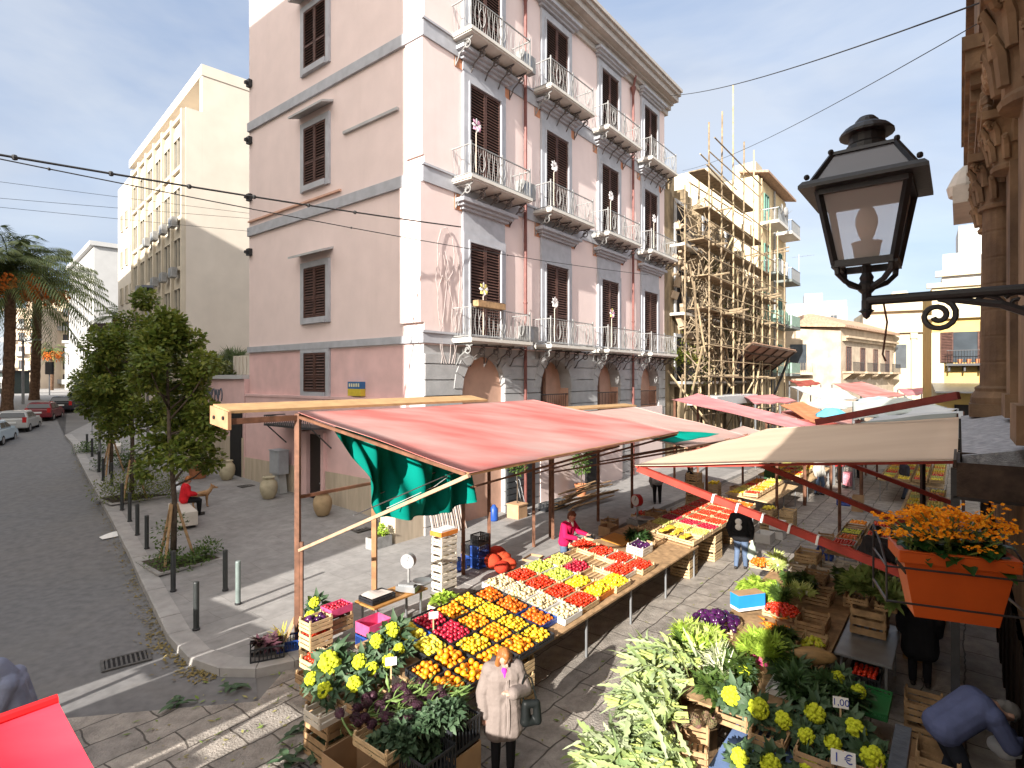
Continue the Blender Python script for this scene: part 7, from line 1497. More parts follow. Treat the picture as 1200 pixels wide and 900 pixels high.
# stalls beyond on the right, mostly in shade
table('shaded stall table with tomatoes beyond the right stall', 9.6, 13.5, 7.3, 9.2, .8, .9, woodm, 4)
rk = [('persimmon','crate of orange persimmons'),('tomato','crate of shaded tomatoes'),('red_pepper','crate of shaded red peppers'),('potato','crate of potatoes'),('tomato','crate of vine tomatoes'),('mandarin','crate of shaded mandarins'),(None,'empty brown crate'),('lime','crate of limes')]
pos = ['nearest the seated man','beside the seated man','at the street side','at the back of the shaded table','farther along the shaded table','at the far end of the shaded table']
k = 0
for u in (9.95, 10.57, 11.19, 11.81, 12.43, 13.05):
    for v in (7.6, 8.2, 8.8):
        fr, lab = rk[(k*5+2) % 8]; p = W(u, v, .83+.1*(v-7.3)/1.9); crate(lab+' '+pos[k//3]+', '+('street side' if v < 8 else 'middle' if v < 8.5 else 'wall side'), p, .55, .5, .13, ['old','black','wood','whitecard'][k % 4])
        if fr: fill(fr, fr.replace('_',' ')+' in a shaded crate beyond the right stall', p, .53, .48, .13, layers=1, group='shaded fruit beyond the right stall')
        k += 1
table('sunlit table end piled with white slatted boxes behind the lettuces', 8.0, 9.1, 6.9, 8.3, .75, .75, woodl, 2)
for i, (u, v, z, kd, lab) in enumerate([(8.2,7.1,.77,'white','white slatted box at the sunlit end, nearest'), (8.3,7.65,.77,'white','white slatted box at the sunlit end, middle'), (8.7,7.2,.77,'wood','wooden box behind the white slatted ones'), (8.6,7.9,.77,'white','white slatted box with paper at the shaded end'), (8.3,7.2,.99,'wood','brown-topped box stacked on the white slatted ones')]): crate(lab, W(u,v,z), .55, .45, .2, kd)
# second left stall: bananas, pink fruit, tomatoes on stacked crates
stack('pale slatted crate under the banana end of the second stall', 8.45, 4.25, 3, 'wood', .6, .5, .22); stack('pale slatted crate under the middle of the second stall', 10.2, 4.3, 3, 'wood', .6, .5, .22); stack('pale slatted crate under the tomato end of the second stall', 12.2, 4.2, 3, 'wood', .6, .5, .22)
t = table('second left stall table with bananas and tomatoes in the pink awning\'s shade', 8.1, 14.0, 3.0, 4.55, .84, .98, woodm, 4)
seq = ['potato','pear','apple','red_pepper','tomato','tomato','tomato','persimmon']
for i, u in enumerate((8.5, 9.2, 9.9, 10.6, 11.3, 12.0, 12.7, 13.4)):
    for j, v in enumerate((3.3, 3.85, 4.35)):
        fr = seq[i]; p = W(u, v, .845+(4.55-v)*.09+.004); crate(['pale wooden tray of '+fr.replace('_',' ')+'s on the second stall, ', ][0]+['rear','middle','street side'][j]+' of row '+['one','two','three','four','five','six','seven','eight'][i], p, .64, .5, .12, 'wood', .09)
        if not (i == 0 and j > 0): fill(fr, fr.replace('_',' ')+' on the second left stall under the pink awning', p, .62, .48, .12, .09, layers=1, group=fr.replace('_',' ')+'s on the second stall')
bm_ = MB()
for k in range(5):
    bm_.tube([(.18*math.sin(a)*1.0, .03*(k-2)+.01*a, .10*math.cos(a)-.1) for a in [-.9,-.45,0,.45,.9]], [.008,.018,.02,.018,.006], 6)
bme = mesh_of(bm_, 'banana_hand', mat('banana_skin', (.62,.42,.04), .5, .15, 7), True)
for k in range(11): tag(obj(bme, 'banana_hand', None, None, loc=W(8.35+.16*(k % 4)+rnd.uniform(-.03,.03), 3.75+.26*(k//4)+rnd.uniform(-.03,.03), 1.1-.05*(k//4)), rot=(rnd.uniform(-.2,.2), rnd.uniform(-.2,.2), ROT+rnd.uniform(-.6,.6))), 'hand of yellow bananas at the near end of the second stall', 'bananas', 'bananas on the second stall')
# back row behind the second stall: boxes, scale
for i, (u, v, n, kd, a, b, h, lab) in enumerate([(8.6,1.2,1,'wood',.6,.45,.3,'wooden crate on the ground behind the second stall'), (9.4,1.5,2,'card',.5,.4,.3,'brown carton behind the second stall'), (8.35,1.95,2,'blue',.5,.4,.25,'blue crate holding cartons behind the second stall'), (9.9,2.2,2,'old',.5,.45,.3,'old crate beneath the red scale'), (11.0,2.3,3,'old',.6,.45,.28,'tall old crate beside the bending man'), (8.4,2.3,1,'card',.55,.4,.3,'open brown carton near the vendor'), (10.4,1.0,2,'old',.5,.4,.25,'crate beyond the metal posts'), (9.0,2.45,1,'card',.5,.4,.3,'second open carton near the vendor')]): stack(lab, u, v, n, kd, a, b, h)
def scale(label, p, rz, dial, s=1.0):
    t = thing('market_scale', label, 'scale', p, rz); t.scale = (s,)*3
    mb = MB(); mb.box(-.2,.2,-.14,.14,0,.1); mb.box(-.16,.16,-.11,.11,.1,.14); obj(mb, 'base', greym, t); mb = MB(); mb.cyl((0,.02,.14),(0,.02,.44), .025); obj(mb, 'column', whitem, t)
    mb = MB(); mb.tube([(0,-.05,.56),(0,.07,.56)], .14, 24); d_ = obj(mb, 'dial', dial, t); mb = MB(); mb.tube([(0,-.055,.56),(0,-.052,.56)], .122, 24); mb.cur = 1; mb.bar((0,-.058,.56),(.04,-.058,.66), .01); f_ = obj(mb, 'dial_face', [mat('dial_grey', (.5,.5,.5), .3), ironm], d_)
    mb = MB(); mb.lathe([(0,0),(.15,.01),(.2,.05),(.19,.05),(.15,.02),(0,.012)], 20, (.30,0,.16), cap=False); obj(mb, 'pan', greym, t, True); return t
table('old wooden bench holding the scale behind the fruit stall', .75, 2.1, .75, 1.35, .82, .82, mat('varnished_bench', (.40,.20,.06), .6, .25, 4), 2)
scale('grey dial weighing scale on the wooden bench behind the fruit stall', W(1.75, 1.15, .83), R(-15), mat('scale_grey', (.38,.39,.40), .35, .1, 5, metal=.4), 1.05)
scale('red-backed dial weighing scale behind the second stall', W(9.9, 2.2, .68), R(-60), mat('scale_red', (.45,.03,.03), .4), 1.3)
crate('low black tray with a sheet of paper on the wooden bench', W(1.05, 1.05, .83), .55, .42, .1, 'black'); o = MB(); o.grid(lambda a, b: (-.25+.5*a, -.17+.34*b, .1+.03*math.sin(a*5)*b), 6, 4, .003); tag(obj(o, 'paper_sheet', mat('grey_paper', (.55,.50,.46), .9, .06, 5), None, loc=W(1.05,1.05,.845), rot=ROT), 'sheet of pale wrapping paper lying on the black tray', 'paper')
stack('white printed fruit box in the tall column by the palazzo corner', 3.55, .35, 7, 'white', .5, .34, .165); o = MB(); o.box(-.27,.27,-.19,.19,0,.1); tag(obj(o, 'carton', mat('orange_print_carton', (.66,.22,.04)), None, loc=W(3.55,.35,7*.205), rot=ROT), 'orange-edged carton on top of the tall column of fruit boxes', 'carton'); o = MB(); o.box(-.24,.24,-.17,.17,0,.04); tag(obj(o, 'paper_pad', whitep, None, loc=W(3.55,.35,7*.205+.103), rot=ROT), 'pad of white paper topping the tall column of fruit boxes', 'paper')
for i, (u, v, z, kd, a, b, h, lab) in enumerate([(-.15,.85,.0,'wood',.45,.36,.3,'wooden box lowest in the aubergine stack by the post'), (-.15,.85,.34,'wood',.45,.36,.25,'wooden box of red onions in the aubergine stack'), (-.15,.85,.63,'wood',.45,.36,.2,'top wooden box of purple aubergines by the post'), (.35,.75,.6,'pinkcard',.45,.35,.14,'red carton of apples left of the wooden bench'), (.62,1.5,.5,'pinkcard',.5,.4,.2,'bright pink carton in front of the wooden bench'), (.62,1.5,.22,'blue',.5,.4,.25,'blue crate under the pink carton'), (.3,.78,.3,'old',.5,.4,.28,'old crate under the red carton of apples'), (2.3,1.6,.3,'white',.5,.4,.2,'white-fronted box of yellow-green vegetables behind the lemons'), (2.3,1.6,.0,'old',.5,.4,.28,'old crate under the white-fronted box')]): crate(lab, W(u, v, z+.13*(v < .8)), a, b, h, kd)
fill('aubergine', 'purple aubergine in the top wooden box by the post', W(-.15,.85,.63), .43,.34,.2, layers=1); fill('apple', 'red apple in the red carton left of the bench', W(.35,.75,.73), .43,.33,.14, layers=1); fill('red_pepper', 'red onion seen in the stacked box by the post', W(-.15,.85,.34), .43,.34,.22, layers=1)
scatter([lettuce_proto('lettuce', brightl, 66, 40, .15, .1)], [(W(2.2+.12*k, 1.5+.1*(k % 2), .55), None) for k in range(4)], 'lettuces in the white-fronted box', 'bright lettuce in the white-fronted box behind the lemons')
heap('lemon', 560, 705, .98, 1, .02, .02, 0, 'single lemon behind the yellow row')
# front-left crates with tomatoes, leafy crates on cartons
for i, (x, y, z, a, b, h, kd, lab) in enumerate([(372,782,.55,.34,.46,.16,'wood','wooden crate of red tomatoes at the far left end, by the post'), (367,800,.33,.34,.46,.16,'old','second wooden crate below the tomatoes by the post'), (372,815,.1,.34,.46,.16,'old','lowest crate of the stack by the post'), (395,835,.68,.75,.36,.17,'white','whitish slatted crate under the cauliflower heap'), (430,790,.82,.9,.7,.12,'old','broad crate beneath the cauliflowers')]):
    u, v = uvp(x, y, z); crate(lab, W(u, v, z), a, b, h, kd, 0)
u, v = uvp(372, 782, .55); fill('tomato', 'red tomato in the crate at the far left end by the post', W(u, v, .55), .32, .44, .16, layers=2)
for (u, v, n_, l_) in ((-1.35,3.15,2,'old crate under the cauliflower heap, front side'),(-.85,2.75,2,'old crate under the cauliflower heap, rear side'),(-1.1,4.1,2,'old crate under the purple chicory'),(-.8,3.55,2,'old crate under the cauliflowers by the mandarins')): stack(l_, u, v, n_, 'old', .52, .55, .31)
for (u, v, z, a, b, h, kd, lab) in [(-1.55,4.55,.74,.5,.62,.14,'wood','wooden crate of dark chard at the very front of the left stall'), (-1.1,4.15,.74,.5,.6,.13,'old','crate of purple chicory behind the front chard'), (-.85,4.98,.6,.5,.42,.32,'black','black crate of blue-green kale at the front right'), (-1.35,5.05,.5,.5,.42,.32,'black','black crate of kale hanging over the front'), (-1.75,4.2,.0,.5,.6,.62,'card','brown carton standing under the front chard crate'), (-.82,5.0,.0,.45,.4,.58,'card','tan carton standing under the black kale crate'), (-1.2,3.7,.74,.5,.6,.13,'old','old crate of greens beside the cauliflowers')]: crate(lab, W(u, v, z), a, b, h, kd)
stack('slatted wooden crate under the street end of the fruit stall', 1.05, 4.4, 3, 'wood', .6, .4, .2)
# on the pavement
bx = at(313, 770, .13); crate('black plastic crate of dark leaves standing on the kerb', bx, .55, .38, .26, 'black', 0, R(25)); scatter([lettuce_proto('wilted_leaf_bunch', purpl, 67, 50, .16, .08, 1.0, .6)], [(bx+Vector((.1*k-.15, .03*(k % 2), .24)), None) for k in range(4)], 'leaves in the black crate on the kerb', 'dark leafy bunch in the black crate on the kerb')
bx2 = at(338, 760, .13); crate('blue plastic crate beside the black one on the kerb', bx2, .4, .34, .2, 'blue', 0, R(25)); o = MB(); o.obox((0,0,.3), .02,.35,.45,(0,R(25),0)); tag(obj(o, 'cardboard_flap', card, None, loc=bx2, rot=R(20)), 'piece of cardboard leaning in the blue crate on the kerb', 'cardboard')
scatter([lettuce_proto('yellow_leek', rand_mat('yellow_stalk', [(.55,.45,.05),(.4,.4,.08)], .6, .2), 68, 16, .3, .03, .5, .2)], [(bx2+Vector((-.12,0,.2)), 'bunch of yellowing stalks sticking out of the blue crate')], 'yellow stalks', 'x')
def stuffpile(name, label, cat, spots, m, ln, wd, seed, n=26):
    mb = MB(); rr = random.Random(seed)
    for p in spots:
        for k in range(n): a = rr.uniform(0,6.28); mb.leaf(p+Vector((rr.gauss(0,.1), rr.gauss(0,.1), rr.uniform(0,.06))), (math.cos(a), math.sin(a), rr.uniform(0,.5)), ln*rr.uniform(.6,1.2), wd*rr.uniform(.7,1.2), bend=.4, seg=3)
    tag(obj(mb, name, m, None, True), label, cat, kind='stuff')
stuffpile('discarded_leaves', 'discarded cabbage leaves thrown on the shaded paving below the stall', 'leaves', [at(x, y, .02) for x, y in ((352,858),(372,868),(385,880),(398,866),(340,890),(360,882),(205,826),(270,808))], cleaf, .22, .1, 5, 9)
# red net sacks, bottles, pots along the palazzo
t = None
for k, (x, y, s) in enumerate([(582,652,.24),(590,658,.22),(577,662,.24),(596,664,.2),(588,668,.2)]):
    mb = MB(); mb.sph((0,0,s*.8), s, 12, 8, (1.1,.9,.8), .05); p = at(x, y+4, .13); tag(obj(mb, 'net_sack', rand_mat('red_net_sack', [(.55,.04,.02),(.6,.09,.03)], .7, .2, .6, 60), None, True, loc=p, rot=(0,0,k)), ['red net sack of onions leaning on the post','red net sack lying in front of the leaning one','red net sack at the bottom left of the pile','small red net sack at the right end of the pile','small red net sack at the front of the pile'][k], 'sack', 'red net sacks behind the stall')
for k, (x, y, z, c) in enumerate([(551,660,.0,'blue'),(551,660,.3,'black'),(562,664,.0,'blue'),(562,664,.3,'blue'),(562,664,.6,'black'),(536,668,0,'blue')]): crate(['blue crate at the foot of the pole, lowest','black crate on the blue one by the pole','blue crate right of the pole, lowest','second blue crate right of the pole','black crate topping the blue crates right of the pole','blue crate left of the pole'][k], at(x, y, .13)+Vector((0,0,z)), .4, .3, .27, c)
def pot(label, p, r, h, m, plant=None, square=False):
    t = thing('plant_pot', label, 'plant pot', p, ROT); mb = MB()
    if square: mb.extr([(-r,-r,0),(r,-r,0),(r,r,0),(-r,r,0)], (0,0,h)); mb.box(-r-.02,r+.02,-r-.02,r+.02,h,h+.05)
    else: mb.lathe([(r*.7,0),(r,h*.9),(r*1.1,h*.9),(r*1.1,h),(r*.95,h),(r*.9,h*.8)], 18, cap=False); mb.lathe([(0,h*.85),(r*.93,h*.85)], 14, cap=False)
    obj(mb, 'pot', m, t)
    if plant: obj(crown_mb(*plant), 'foliage', leafm, t); mb = MB(); mb.tube([(0,0,h*.8),(.03,0,h+.7),(0,.04,h+1.3)], .025, 5); obj(mb, 'stem', barkm, t)
    return t
tpm = mat('terracotta', (.42,.17,.08)); tan_ = mat('tan_box_planter', (.48,.30,.17), .8, .1, 4)
pot('square tan planter with a small leafy tree against the pink wall', at(606, 606, .13), .26, .45, tan_, ([(0,0,1.9,.35,1),(.3,.1,2.1,.3,1),(-.3,0,2.2,.35,1),(.1,0,2.5,.3,1)], 800, .14, .08, random.Random(5)), True)
pot('round terracotta pot with a leafy climber farther along the pink wall', at(681, 581, .13), .27, .5, tpm, ([(0,0,1.3,.4,1),(.2,.1,1.8,.4,1),(-.2,0,2.3,.4,1),(.2,0,2.8,.4,1)], 1200, .15, .08, random.Random(6)))
p = at(444, 641, .13); t = thing('planter_trough', 'white planter trough with a bright green plant at the palazzo corner', 'planter', p, ROT); mb = MB(); mb.box(-.35,.35,-.17,.17,0,.33); obj(mb, 'trough', whitem, t); mb = MB(); mb.box(-.32,.32,-.14,.14,.331,.335); obj(mb, 'soil', bed, t); obj(crown_mb([(.1,0,.45,.18,1)], 240, .1, .07, random.Random(7)), 'foliage', brightl, t)
p = at(595, 590, .13); t = thing('blue_bucket', 'blue plastic bucket hung beside the square planter', 'bucket', p+Vector((0,0,.3))); mb = MB(); mb.lathe([(.12,0),(.17,.32),(.175,.34),(.16,.33),(.11,.02)], 16, cap=False); obj(mb, 'pail', mat('blue_pail', (.02,.2,.55), .4), t); mb = MB(); mb.tube([(.16*math.cos(a),0,.33+.14*math.sin(a)) for a in [j*.35 for j in range(10)]], .008, 4); obj(mb, 'handle', greym, t)
t = thing('folded_racks', 'white folding display racks leaning on the palazzo corner', 'rack', W(6.4, -2.95, .13), ROT)
for k in range(7): mb = MB(); x = k*.22; mb.bar((x,0,0),(x,.45,1.7), .05); mb.bar((x+.12,0,0),(x+.12,.45,1.7), .03); obj(mb, 'slat', mat('whitewashed_wood', (.62,.52,.46), .8, .1, 4), t)
for k, (x, y, lab) in enumerate(((640,598,'dark grey crate of bottles beside the square planter'),(654,594,'dark crate by the blue canister along the wall'))): crate(lab, at(x, y, .13), .5, .35, .28, 'black')
p = at(657, 592, .13); o = MB(); o.lathe([(.14,0),(.15,.05),(.15,.42),(.08,.5),(.05,.56)], 14); tag(obj(o, 'canister', mat('deep_blue_can', (.02,.07,.3), .4), None, True, loc=W(9.2,-2.9,.13)), 'deep blue canister standing against the pink wall', 'canister')
t = thing('timber_pile', 'heap of loose planks and poles lying along the palazzo wall', 'timber', W(13.5, -1.8, .13), ROT)
for k in range(16): mb = MB(); a = rnd.uniform(-.3,.3); mb.bar((-1.6+rnd.uniform(-.4,.4), a*1.5, .05+.04*k), (1.6+rnd.uniform(-.4,.4), rnd.uniform(-.7,.7), .08+.04*k), .08, .03); obj(mb, 'plank', woodm, t)
# --------------------------------------------------------------- stalls farther down the street
k = 0
for (u0, u1, v0, v1, lab, sh_) in ((15.0, 19.0, 3.2, 4.8, 'sunlit far stall table heaped with yellow and red fruit', 'sunlit far table'), (20, 25, 3.0, 5.0, 'farthest left stall table below the rose awning', 'table below the rose awning'), (15.5, 20, 8.4, 9.6, 'far right stall table by the iron grille', 'table by the iron grille'), (22, 28, 7.2, 9.4, 'far right stall table under the white awnings', 'table under the white awnings')):
    table(lab, u0, u1, v0, v1, .8, .95, woodl, 3); n = int((u1-u0)/.62)
    for i in range(n):
        for j in range(int((v1-v0)/.55)):
            fr = ['yellow_pepper','lemon','mandarin','orange','tomato','grapefruit','pear'][(k*3+j) % 7]; k += 1; p = W(u0+.35+i*.62, v0+.32+j*.55, .83+.15*(v0+.3-v0+j*.55)/(v1-v0)); crate('wooden tray of '+fr.replace('_',' ')+'s on the '+sh_, p, .56, .48, .13, 'wood', group='trays on the '+sh_)
            fill(fr, fr.replace('_',' ')+' on the '+sh_, p, .54, .46, .13, layers=1, group='fruit on the '+sh_)
stack('yellow-topped carton by the far sunlit stall', 14.6, 5.4, 3, 'wood', .55, .42, .22); stack('white carton beside the wet paving', 13.6, 5.3, 2, 'whitecard', .5, .4, .25); stack('tall pale slatted box behind the second stall', 14.6, 2.2, 6, 'wood', .55, .42, .24); stack('dark crate in the shade right of the wet paving', 14.2, 7.6, 2, 'blue', .55, .42, .22); stack('second dark crate in the shade by the wet paving', 14.9, 8.1, 2, 'old', .55, .42, .25)
stack('slatted crate against the church wall below the flower box', 2.6, 9.7, 2, 'old', .5, .42, .3); stack('small slatted crate behind the bending man in blue', 1.6, 9.75, 1, 'old', .5, .42, .25)
scatter([lettuce_proto('spring_onion', rand_mat('onion_white', [(.62,.62,.46),(.45,.55,.2),(.66,.64,.5)], .5, .3), 81, 50, .26, .02, .5, .3)], around(842,785,.92,10,.25,.2,hp=.05), 'spring onions beside the celery', 'pale bunch of spring onions lying below the celery', tilt=1.3)
scatter([lettuce_proto('escarole', leafm, 82, 80, .16, .06, 1.1, .7)], around(862,785,.95,9,.3,.25,hp=.08)+around(838,806,.88,8,.25,.2)+around(850,775,.92,5,.2,.2)+around(800,765,.9,5,.2,.2)+around(918,772,.98,5,.25,.2), 'escaroles on the right stall', 'mid green escarole filling the gaps between the crates', tilt=.7)
scatter([lettuce_proto('courgette_bunch', leafm, 83, 60, .2, .03, .7, .3)], around(905,700,1.0,7,.2,.3,hp=.1), 'green bunches beside the tomatoes', 'dark green bunch between the lettuces and the red tomatoes', tilt=.9)
# more of the clutter between and behind the stalls
adj = ['scuffed', 'pale', 'stained', 'clean', 'dusty', 'cracked', 'faded', 'half empty']
for i, (u, v, n, kd, where) in enumerate([(7.2,1.6,2,'old','on the pavement right of the vendor'),(6.6,.7,1,'card','on the pavement behind the vendor'),(7.9,2.3,2,'old','between the vendor and the second stall'),(9.2,.7,1,'black','by the posts behind the second stall'),(10.1,1.6,1,'greenplas','behind the red scale'),(11.8,1.4,2,'wood','behind the tomato end of the second stall'),(12.6,2.3,2,'old','close behind the far tomatoes'),(13.2,1.0,1,'card','near the timber pile'),(12.9,5.1,1,'whitecard','in the street past the second stall'),(14.2,4.9,3,'wood','at the corner past the second stall'),
        (16.5,2.3,4,'wood','beside the person in black'),(17.6,1.2,3,'old','far behind the person in black'),(18.4,2.6,2,'card','below the rose awning'),(13.8,8.9,2,'black','by the shaded tomatoes'),(14.6,9.3,3,'old','against the iron grille'),(12.2,6.9,1,'blue','at the street side of the shaded tomatoes'),(13.0,6.8,2,'old','at the far corner of the shaded tomatoes'),(8.9,9.4,2,'old','behind the man in dark grey'),(19.5,6.8,2,'card','in the far street'),(20.4,6.2,1,'blue','in the far street by the shoppers'),(4.0,9.5,2,'old','in the shade by the boarding'),(3.2,9.55,1,'card','below the flower box'),(6.9,9.3,3,'old','in the deep shade past the black coat')]):
    stack(adj[i % 8]+' '+{'old':'brown crate','wood':'pale crate','card':'carton','black':'black crate','greenplas':'green crate','whitecard':'white box','blue':'blue crate'}[kd]+' '+where, u, v, n, kd, rnd.uniform(.45,.6), rnd.uniform(.36,.46), rnd.uniform(.2,.3), 0, ROT+rnd.uniform(-.25,.25))
for i, (u, v, z, fr) in enumerate([(7.2,1.6,.52,'potato'),(11.8,1.4,.55,'tomato'),(14.2,4.9,.78,'lemon'),(16.5,2.3,1.0,'yellow_pepper'),(10.1,1.6,.2,'pear')]): heap(fr, 600, 600, .9, 1, .01, .01, 0, 'loose '+fr.replace('_',' ')+' lying on the paving') if False else [put_fruit(fr, W(u+rnd.uniform(-.2,.2), v+rnd.uniform(-.15,.15), z+rnd.uniform(-.02,.05)), Euler((0,0,rnd.uniform(0,6))), fr.replace('_',' ')+' topping the crates behind the stalls', 'fruit topping the crates behind the stalls') for _ in range(26)]
t = thing('hand_truck', 'grey hand truck leaning by the palazzo shop door', 'hand truck', W(10.6, -2.6, .13), ROT+.4); mb = MB()
for s_ in (-.2, .2): mb.tube([(s_,0,.12),(s_,.25,1.2),(s_,.3,1.25)], .018, 6)
for z_ in (.3,.6,.9): mb.tube([(-.2,.23*z_,.12+z_),(.2,.23*z_,.12+z_)], .014, 5)
obj(mb, 'frame', greym, t); mb = MB(); mb.box(-.25,.25,-.3,.0,.08,.1); obj(mb, 'toe_plate', greym, t)
for s_ in (-1,1): mb = MB(); mb.tube([(s_*.22,.1,.12),(s_*.28,.1,.12)], .12, 14); obj(mb, 'wheel', tyrem, t)
flush_fruit()
# ================================================================ people
skin = mat('skin', (.52,.30,.22), .55, .06, 6, spec=.3)
def blob(caps, voxel=.012, smooth=4, name='body'):
    mb = MB()
    for a, b, ra, rb in caps:
        a, b = Vector(a), Vector(b)
        if (b-a).length < 1e-4: mb.sph(a, ra, 14, 10); continue
        mb.tube([a, a.lerp(b, .5), b], [ra, (ra+rb)/2, rb], 12); mb.sph(a, ra, 12, 8); mb.sph(b, rb, 12, 8)
    me = bpy.data.meshes.new('tmp'); me.from_pydata(mb.v, [], mb.f); o = bpy.data.objects.new('tmp', me); COL.objects.link(o)
    md = o.modifiers.new('r', 'REMESH'); md.mode = 'VOXEL'; md.voxel_size = voxel; md.use_smooth_shade = True
    sm = o.modifiers.new('s', 'SMOOTH'); sm.factor = .5; sm.iterations = smooth
    dg = bpy.context.evaluated_depsgraph_get(); r_ = bpy.data.meshes.new_from_object(o.evaluated_get(dg)); r_.name = name
    bpy.data.objects.remove(o); bpy.data.meshes.remove(me); return r_
def person(label, p, rz, J, top, legs, hair, shoe=None, s=1.0, sk=None, vox=.012, hem=.0, bulk=.02, sleeve=True, hairlen=0, hood=False, group=None):
    t = thing('person', label, 'person', p, rz, group); t.scale = (s,)*3
    D_ = dict(pel=(0,0,.93), ch=(0,0,1.32), nk=(0,0,1.46), hd=(0,-.02,1.60), shL=(.175,0,1.39), shR=(-.175,0,1.39), elL=(.24,.03,1.11), elR=(-.24,.03,1.11), wrL=(.24,-.06,.87), wrR=(-.24,-.06,.87), hdir=(0,-1,0),
              hpL=(.09,0,.90), hpR=(-.09,0,.90), knL=(.10,-.02,.49), knR=(-.10,-.02,.49), anL=(.10,.02,.08), anR=(-.10,.02,.08), fL=(0,-1,0), fR=(0,-1,0), hndL=None, hndR=None)
    D_.update(J); Q = {k: (Vector(v) if v is not None else None) for k, v in D_.items()}
    f = Q['hdir'].normalized(); hd, nk, ch, pel = Q['hd'], Q['nk'], Q['ch'], Q['pel']; upv = (hd-nk).normalized(); f = (f-upv*f.dot(upv)).normalized(); sd_ = f.cross(upv)
    head = [(hd+upv*.02, hd+upv*.02+f*-.015, .092, .092), (hd-upv*.02+f*.02, hd-upv*.085+f*.055, .07, .045), (nk-upv*.06, hd-upv*.04, .055, .055), (hd+f*.09-upv*.005, hd+f*.105-upv*.03, .010, .016)]
    head += [(hd+sd_*s_*.09-upv*.01, hd+sd_*s_*.094+upv*.02, .014, .016) for s_ in (-1, 1)]+[(hd+f*.083+sd_*-.02-upv*.062, hd+f*.083+sd_*.02-upv*.062, .010, .010)]
    axis = (ch-pel).normalized(); shl = (Q['shL']-Q['shR']).normalized(); mid = pel.lerp(ch, .5)
    torso = [(Q['shL'], Q['shR'], .065, .065), (ch+shl*.09, ch-shl*.09, .115, .115), (mid+shl*.06, mid-shl*.06, .115, .115), (pel+shl*.075, pel-shl*.075, .12, .12)]
    torso += [(pel+shl*s_*.07, ch+shl*s_*.08, .115, .115) for s_ in (-1, 1)]+[(ch, nk, .10, .055)]
    arms = []; hands = []
    for k in 'LR':
        a, e, w_ = Q['sh'+k], Q['el'+k], Q['wr'+k]; arms += [(a, e, .058, .045), (e, w_, .045, .032)]
        d = (Q['hnd'+k] if Q['hnd'+k] is not None else (w_-e)).normalized(); up = Vector((1 if k == 'L' else -1, 0, .2)).cross(d).normalized() if abs(d.x) < .8 else Vector((0,0,1)); sx = d.cross(up).normalized()
        hands += [(w_, w_+d*.05, .026, .032), (w_+d*.03+sx*.022, w_+d*.085+sx*.028, .017, .014), (w_+d*.03-sx*.022, w_+d*.085-sx*.028, .017, .014)]
        for q, (o_, l_) in enumerate(((-.030,.055),(-.010,.070),(.010,.066),(.029,.05))): b = w_+d*.085+sx*o_; m_ = b+d*l_*.6-up*.008; hands += [(b, m_, .0095, .0088), (m_, m_+d*l_*.42-up*.02, .0088, .007)]
        tb = w_+d*.03+sx*(-.034); hands += [(tb, tb+d*.04-sx*.022-up*.008, .013, .010), (tb+d*.04-sx*.022-up*.008, tb+d*.068-sx*.02-up*.02, .010, .008)]
    lg = []
    for k in 'LR': lg += [(Q['hp'+k], Q['kn'+k], .085, .058), (Q['kn'+k], Q['an'+k], .055, .038)]
    body = obj(blob(head+torso+arms+hands+lg, vox*.75, 3), 'body', None, t); body.data.materials.clear(); body.data.materials.append(sk or skin)
    g_ = lambda caps, e: [(a, b, ra+e, rb+e) for a, b, ra, rb in caps]
    def add(me, name, m): o = obj(me, name, None, t); o.data.materials.clear(); o.data.materials.append(m); return o
    tp = g_(torso[:-1], bulk)+[(ch, nk-(nk-ch)*.25, .10+bulk, .075)]+(g_(arms, bulk) if sleeve else [])
    if hem: tp += [(pel+shl*s_*.07, pel+shl*s_*(.085)-Vector((0,0,hem)), .125+bulk, .13+bulk) for s_ in (-1, 1)]+[(pel, pel-Vector((0,0,hem)), .13+bulk, .13+bulk)]
    if hood: tp += [(hd+upv*.02-f*.02, hd-upv*.06-f*.03, .118, .11), (hd-upv*.06-f*.03, nk-f*.05, .11, .09)]
    garment = add(blob(tp, vox, 4), 'jacket' if bulk > .03 else 'top', top)
    add(blob(g_(lg, .018)+g_(torso[3:4], .012), vox, 4), 'trousers', legs)
    sh = []
    for k in 'LR': a = Q['an'+k]; ff = Q['f'+k].normalized(); sh += [(a-ff*.05+Vector((0,0,-.045)), a+ff*.15+Vector((0,0,-.05)), .042, .035), (a, a-Vector((0,0,.04)), .045, .042)]
    add(blob(sh, vox, 2), 'shoes', shoe or mat('dark_shoe', (.03,.025,.022), .5))
    if not hood and hair:
        hc = [(hd+upv*.045-f*.025, hd+upv*.035-f*.03, .094, .094), (hd-f*.04, hd-f*.045-upv*.06, .085, .06), (hd+upv*.085+f*.03, hd+upv*.09-f*.02, .055, .06)]
        if hairlen: hc += [(hd+sd_*s_*.075+upv*.03-f*.01, hd+sd_*s_*.085-upv*hairlen-f*.0, .04, .045) for s_ in (-1, 1)]+[(hd-f*.06, hd-f*.07-upv*hairlen, .07, .07), (hd+upv*.06+f*.06, hd+upv*.03+f*.085+sd_*.03, .03, .02)]
        add(blob(hc, .009, 3), 'hair', hair)
    mb = MB()
    for s_ in (-1, 1): mb.sph(hd+f*.086+sd_*s_*.032+upv*.008, .011, 7, 5)
    add(mesh_of(mb, 'eyes', dark, True), 'eyes', dark); return t
def cloth(name, col, rough=.85, var=.12): return mat(name, col, rough, var, 5, .7, bscale=11, spec=.15)
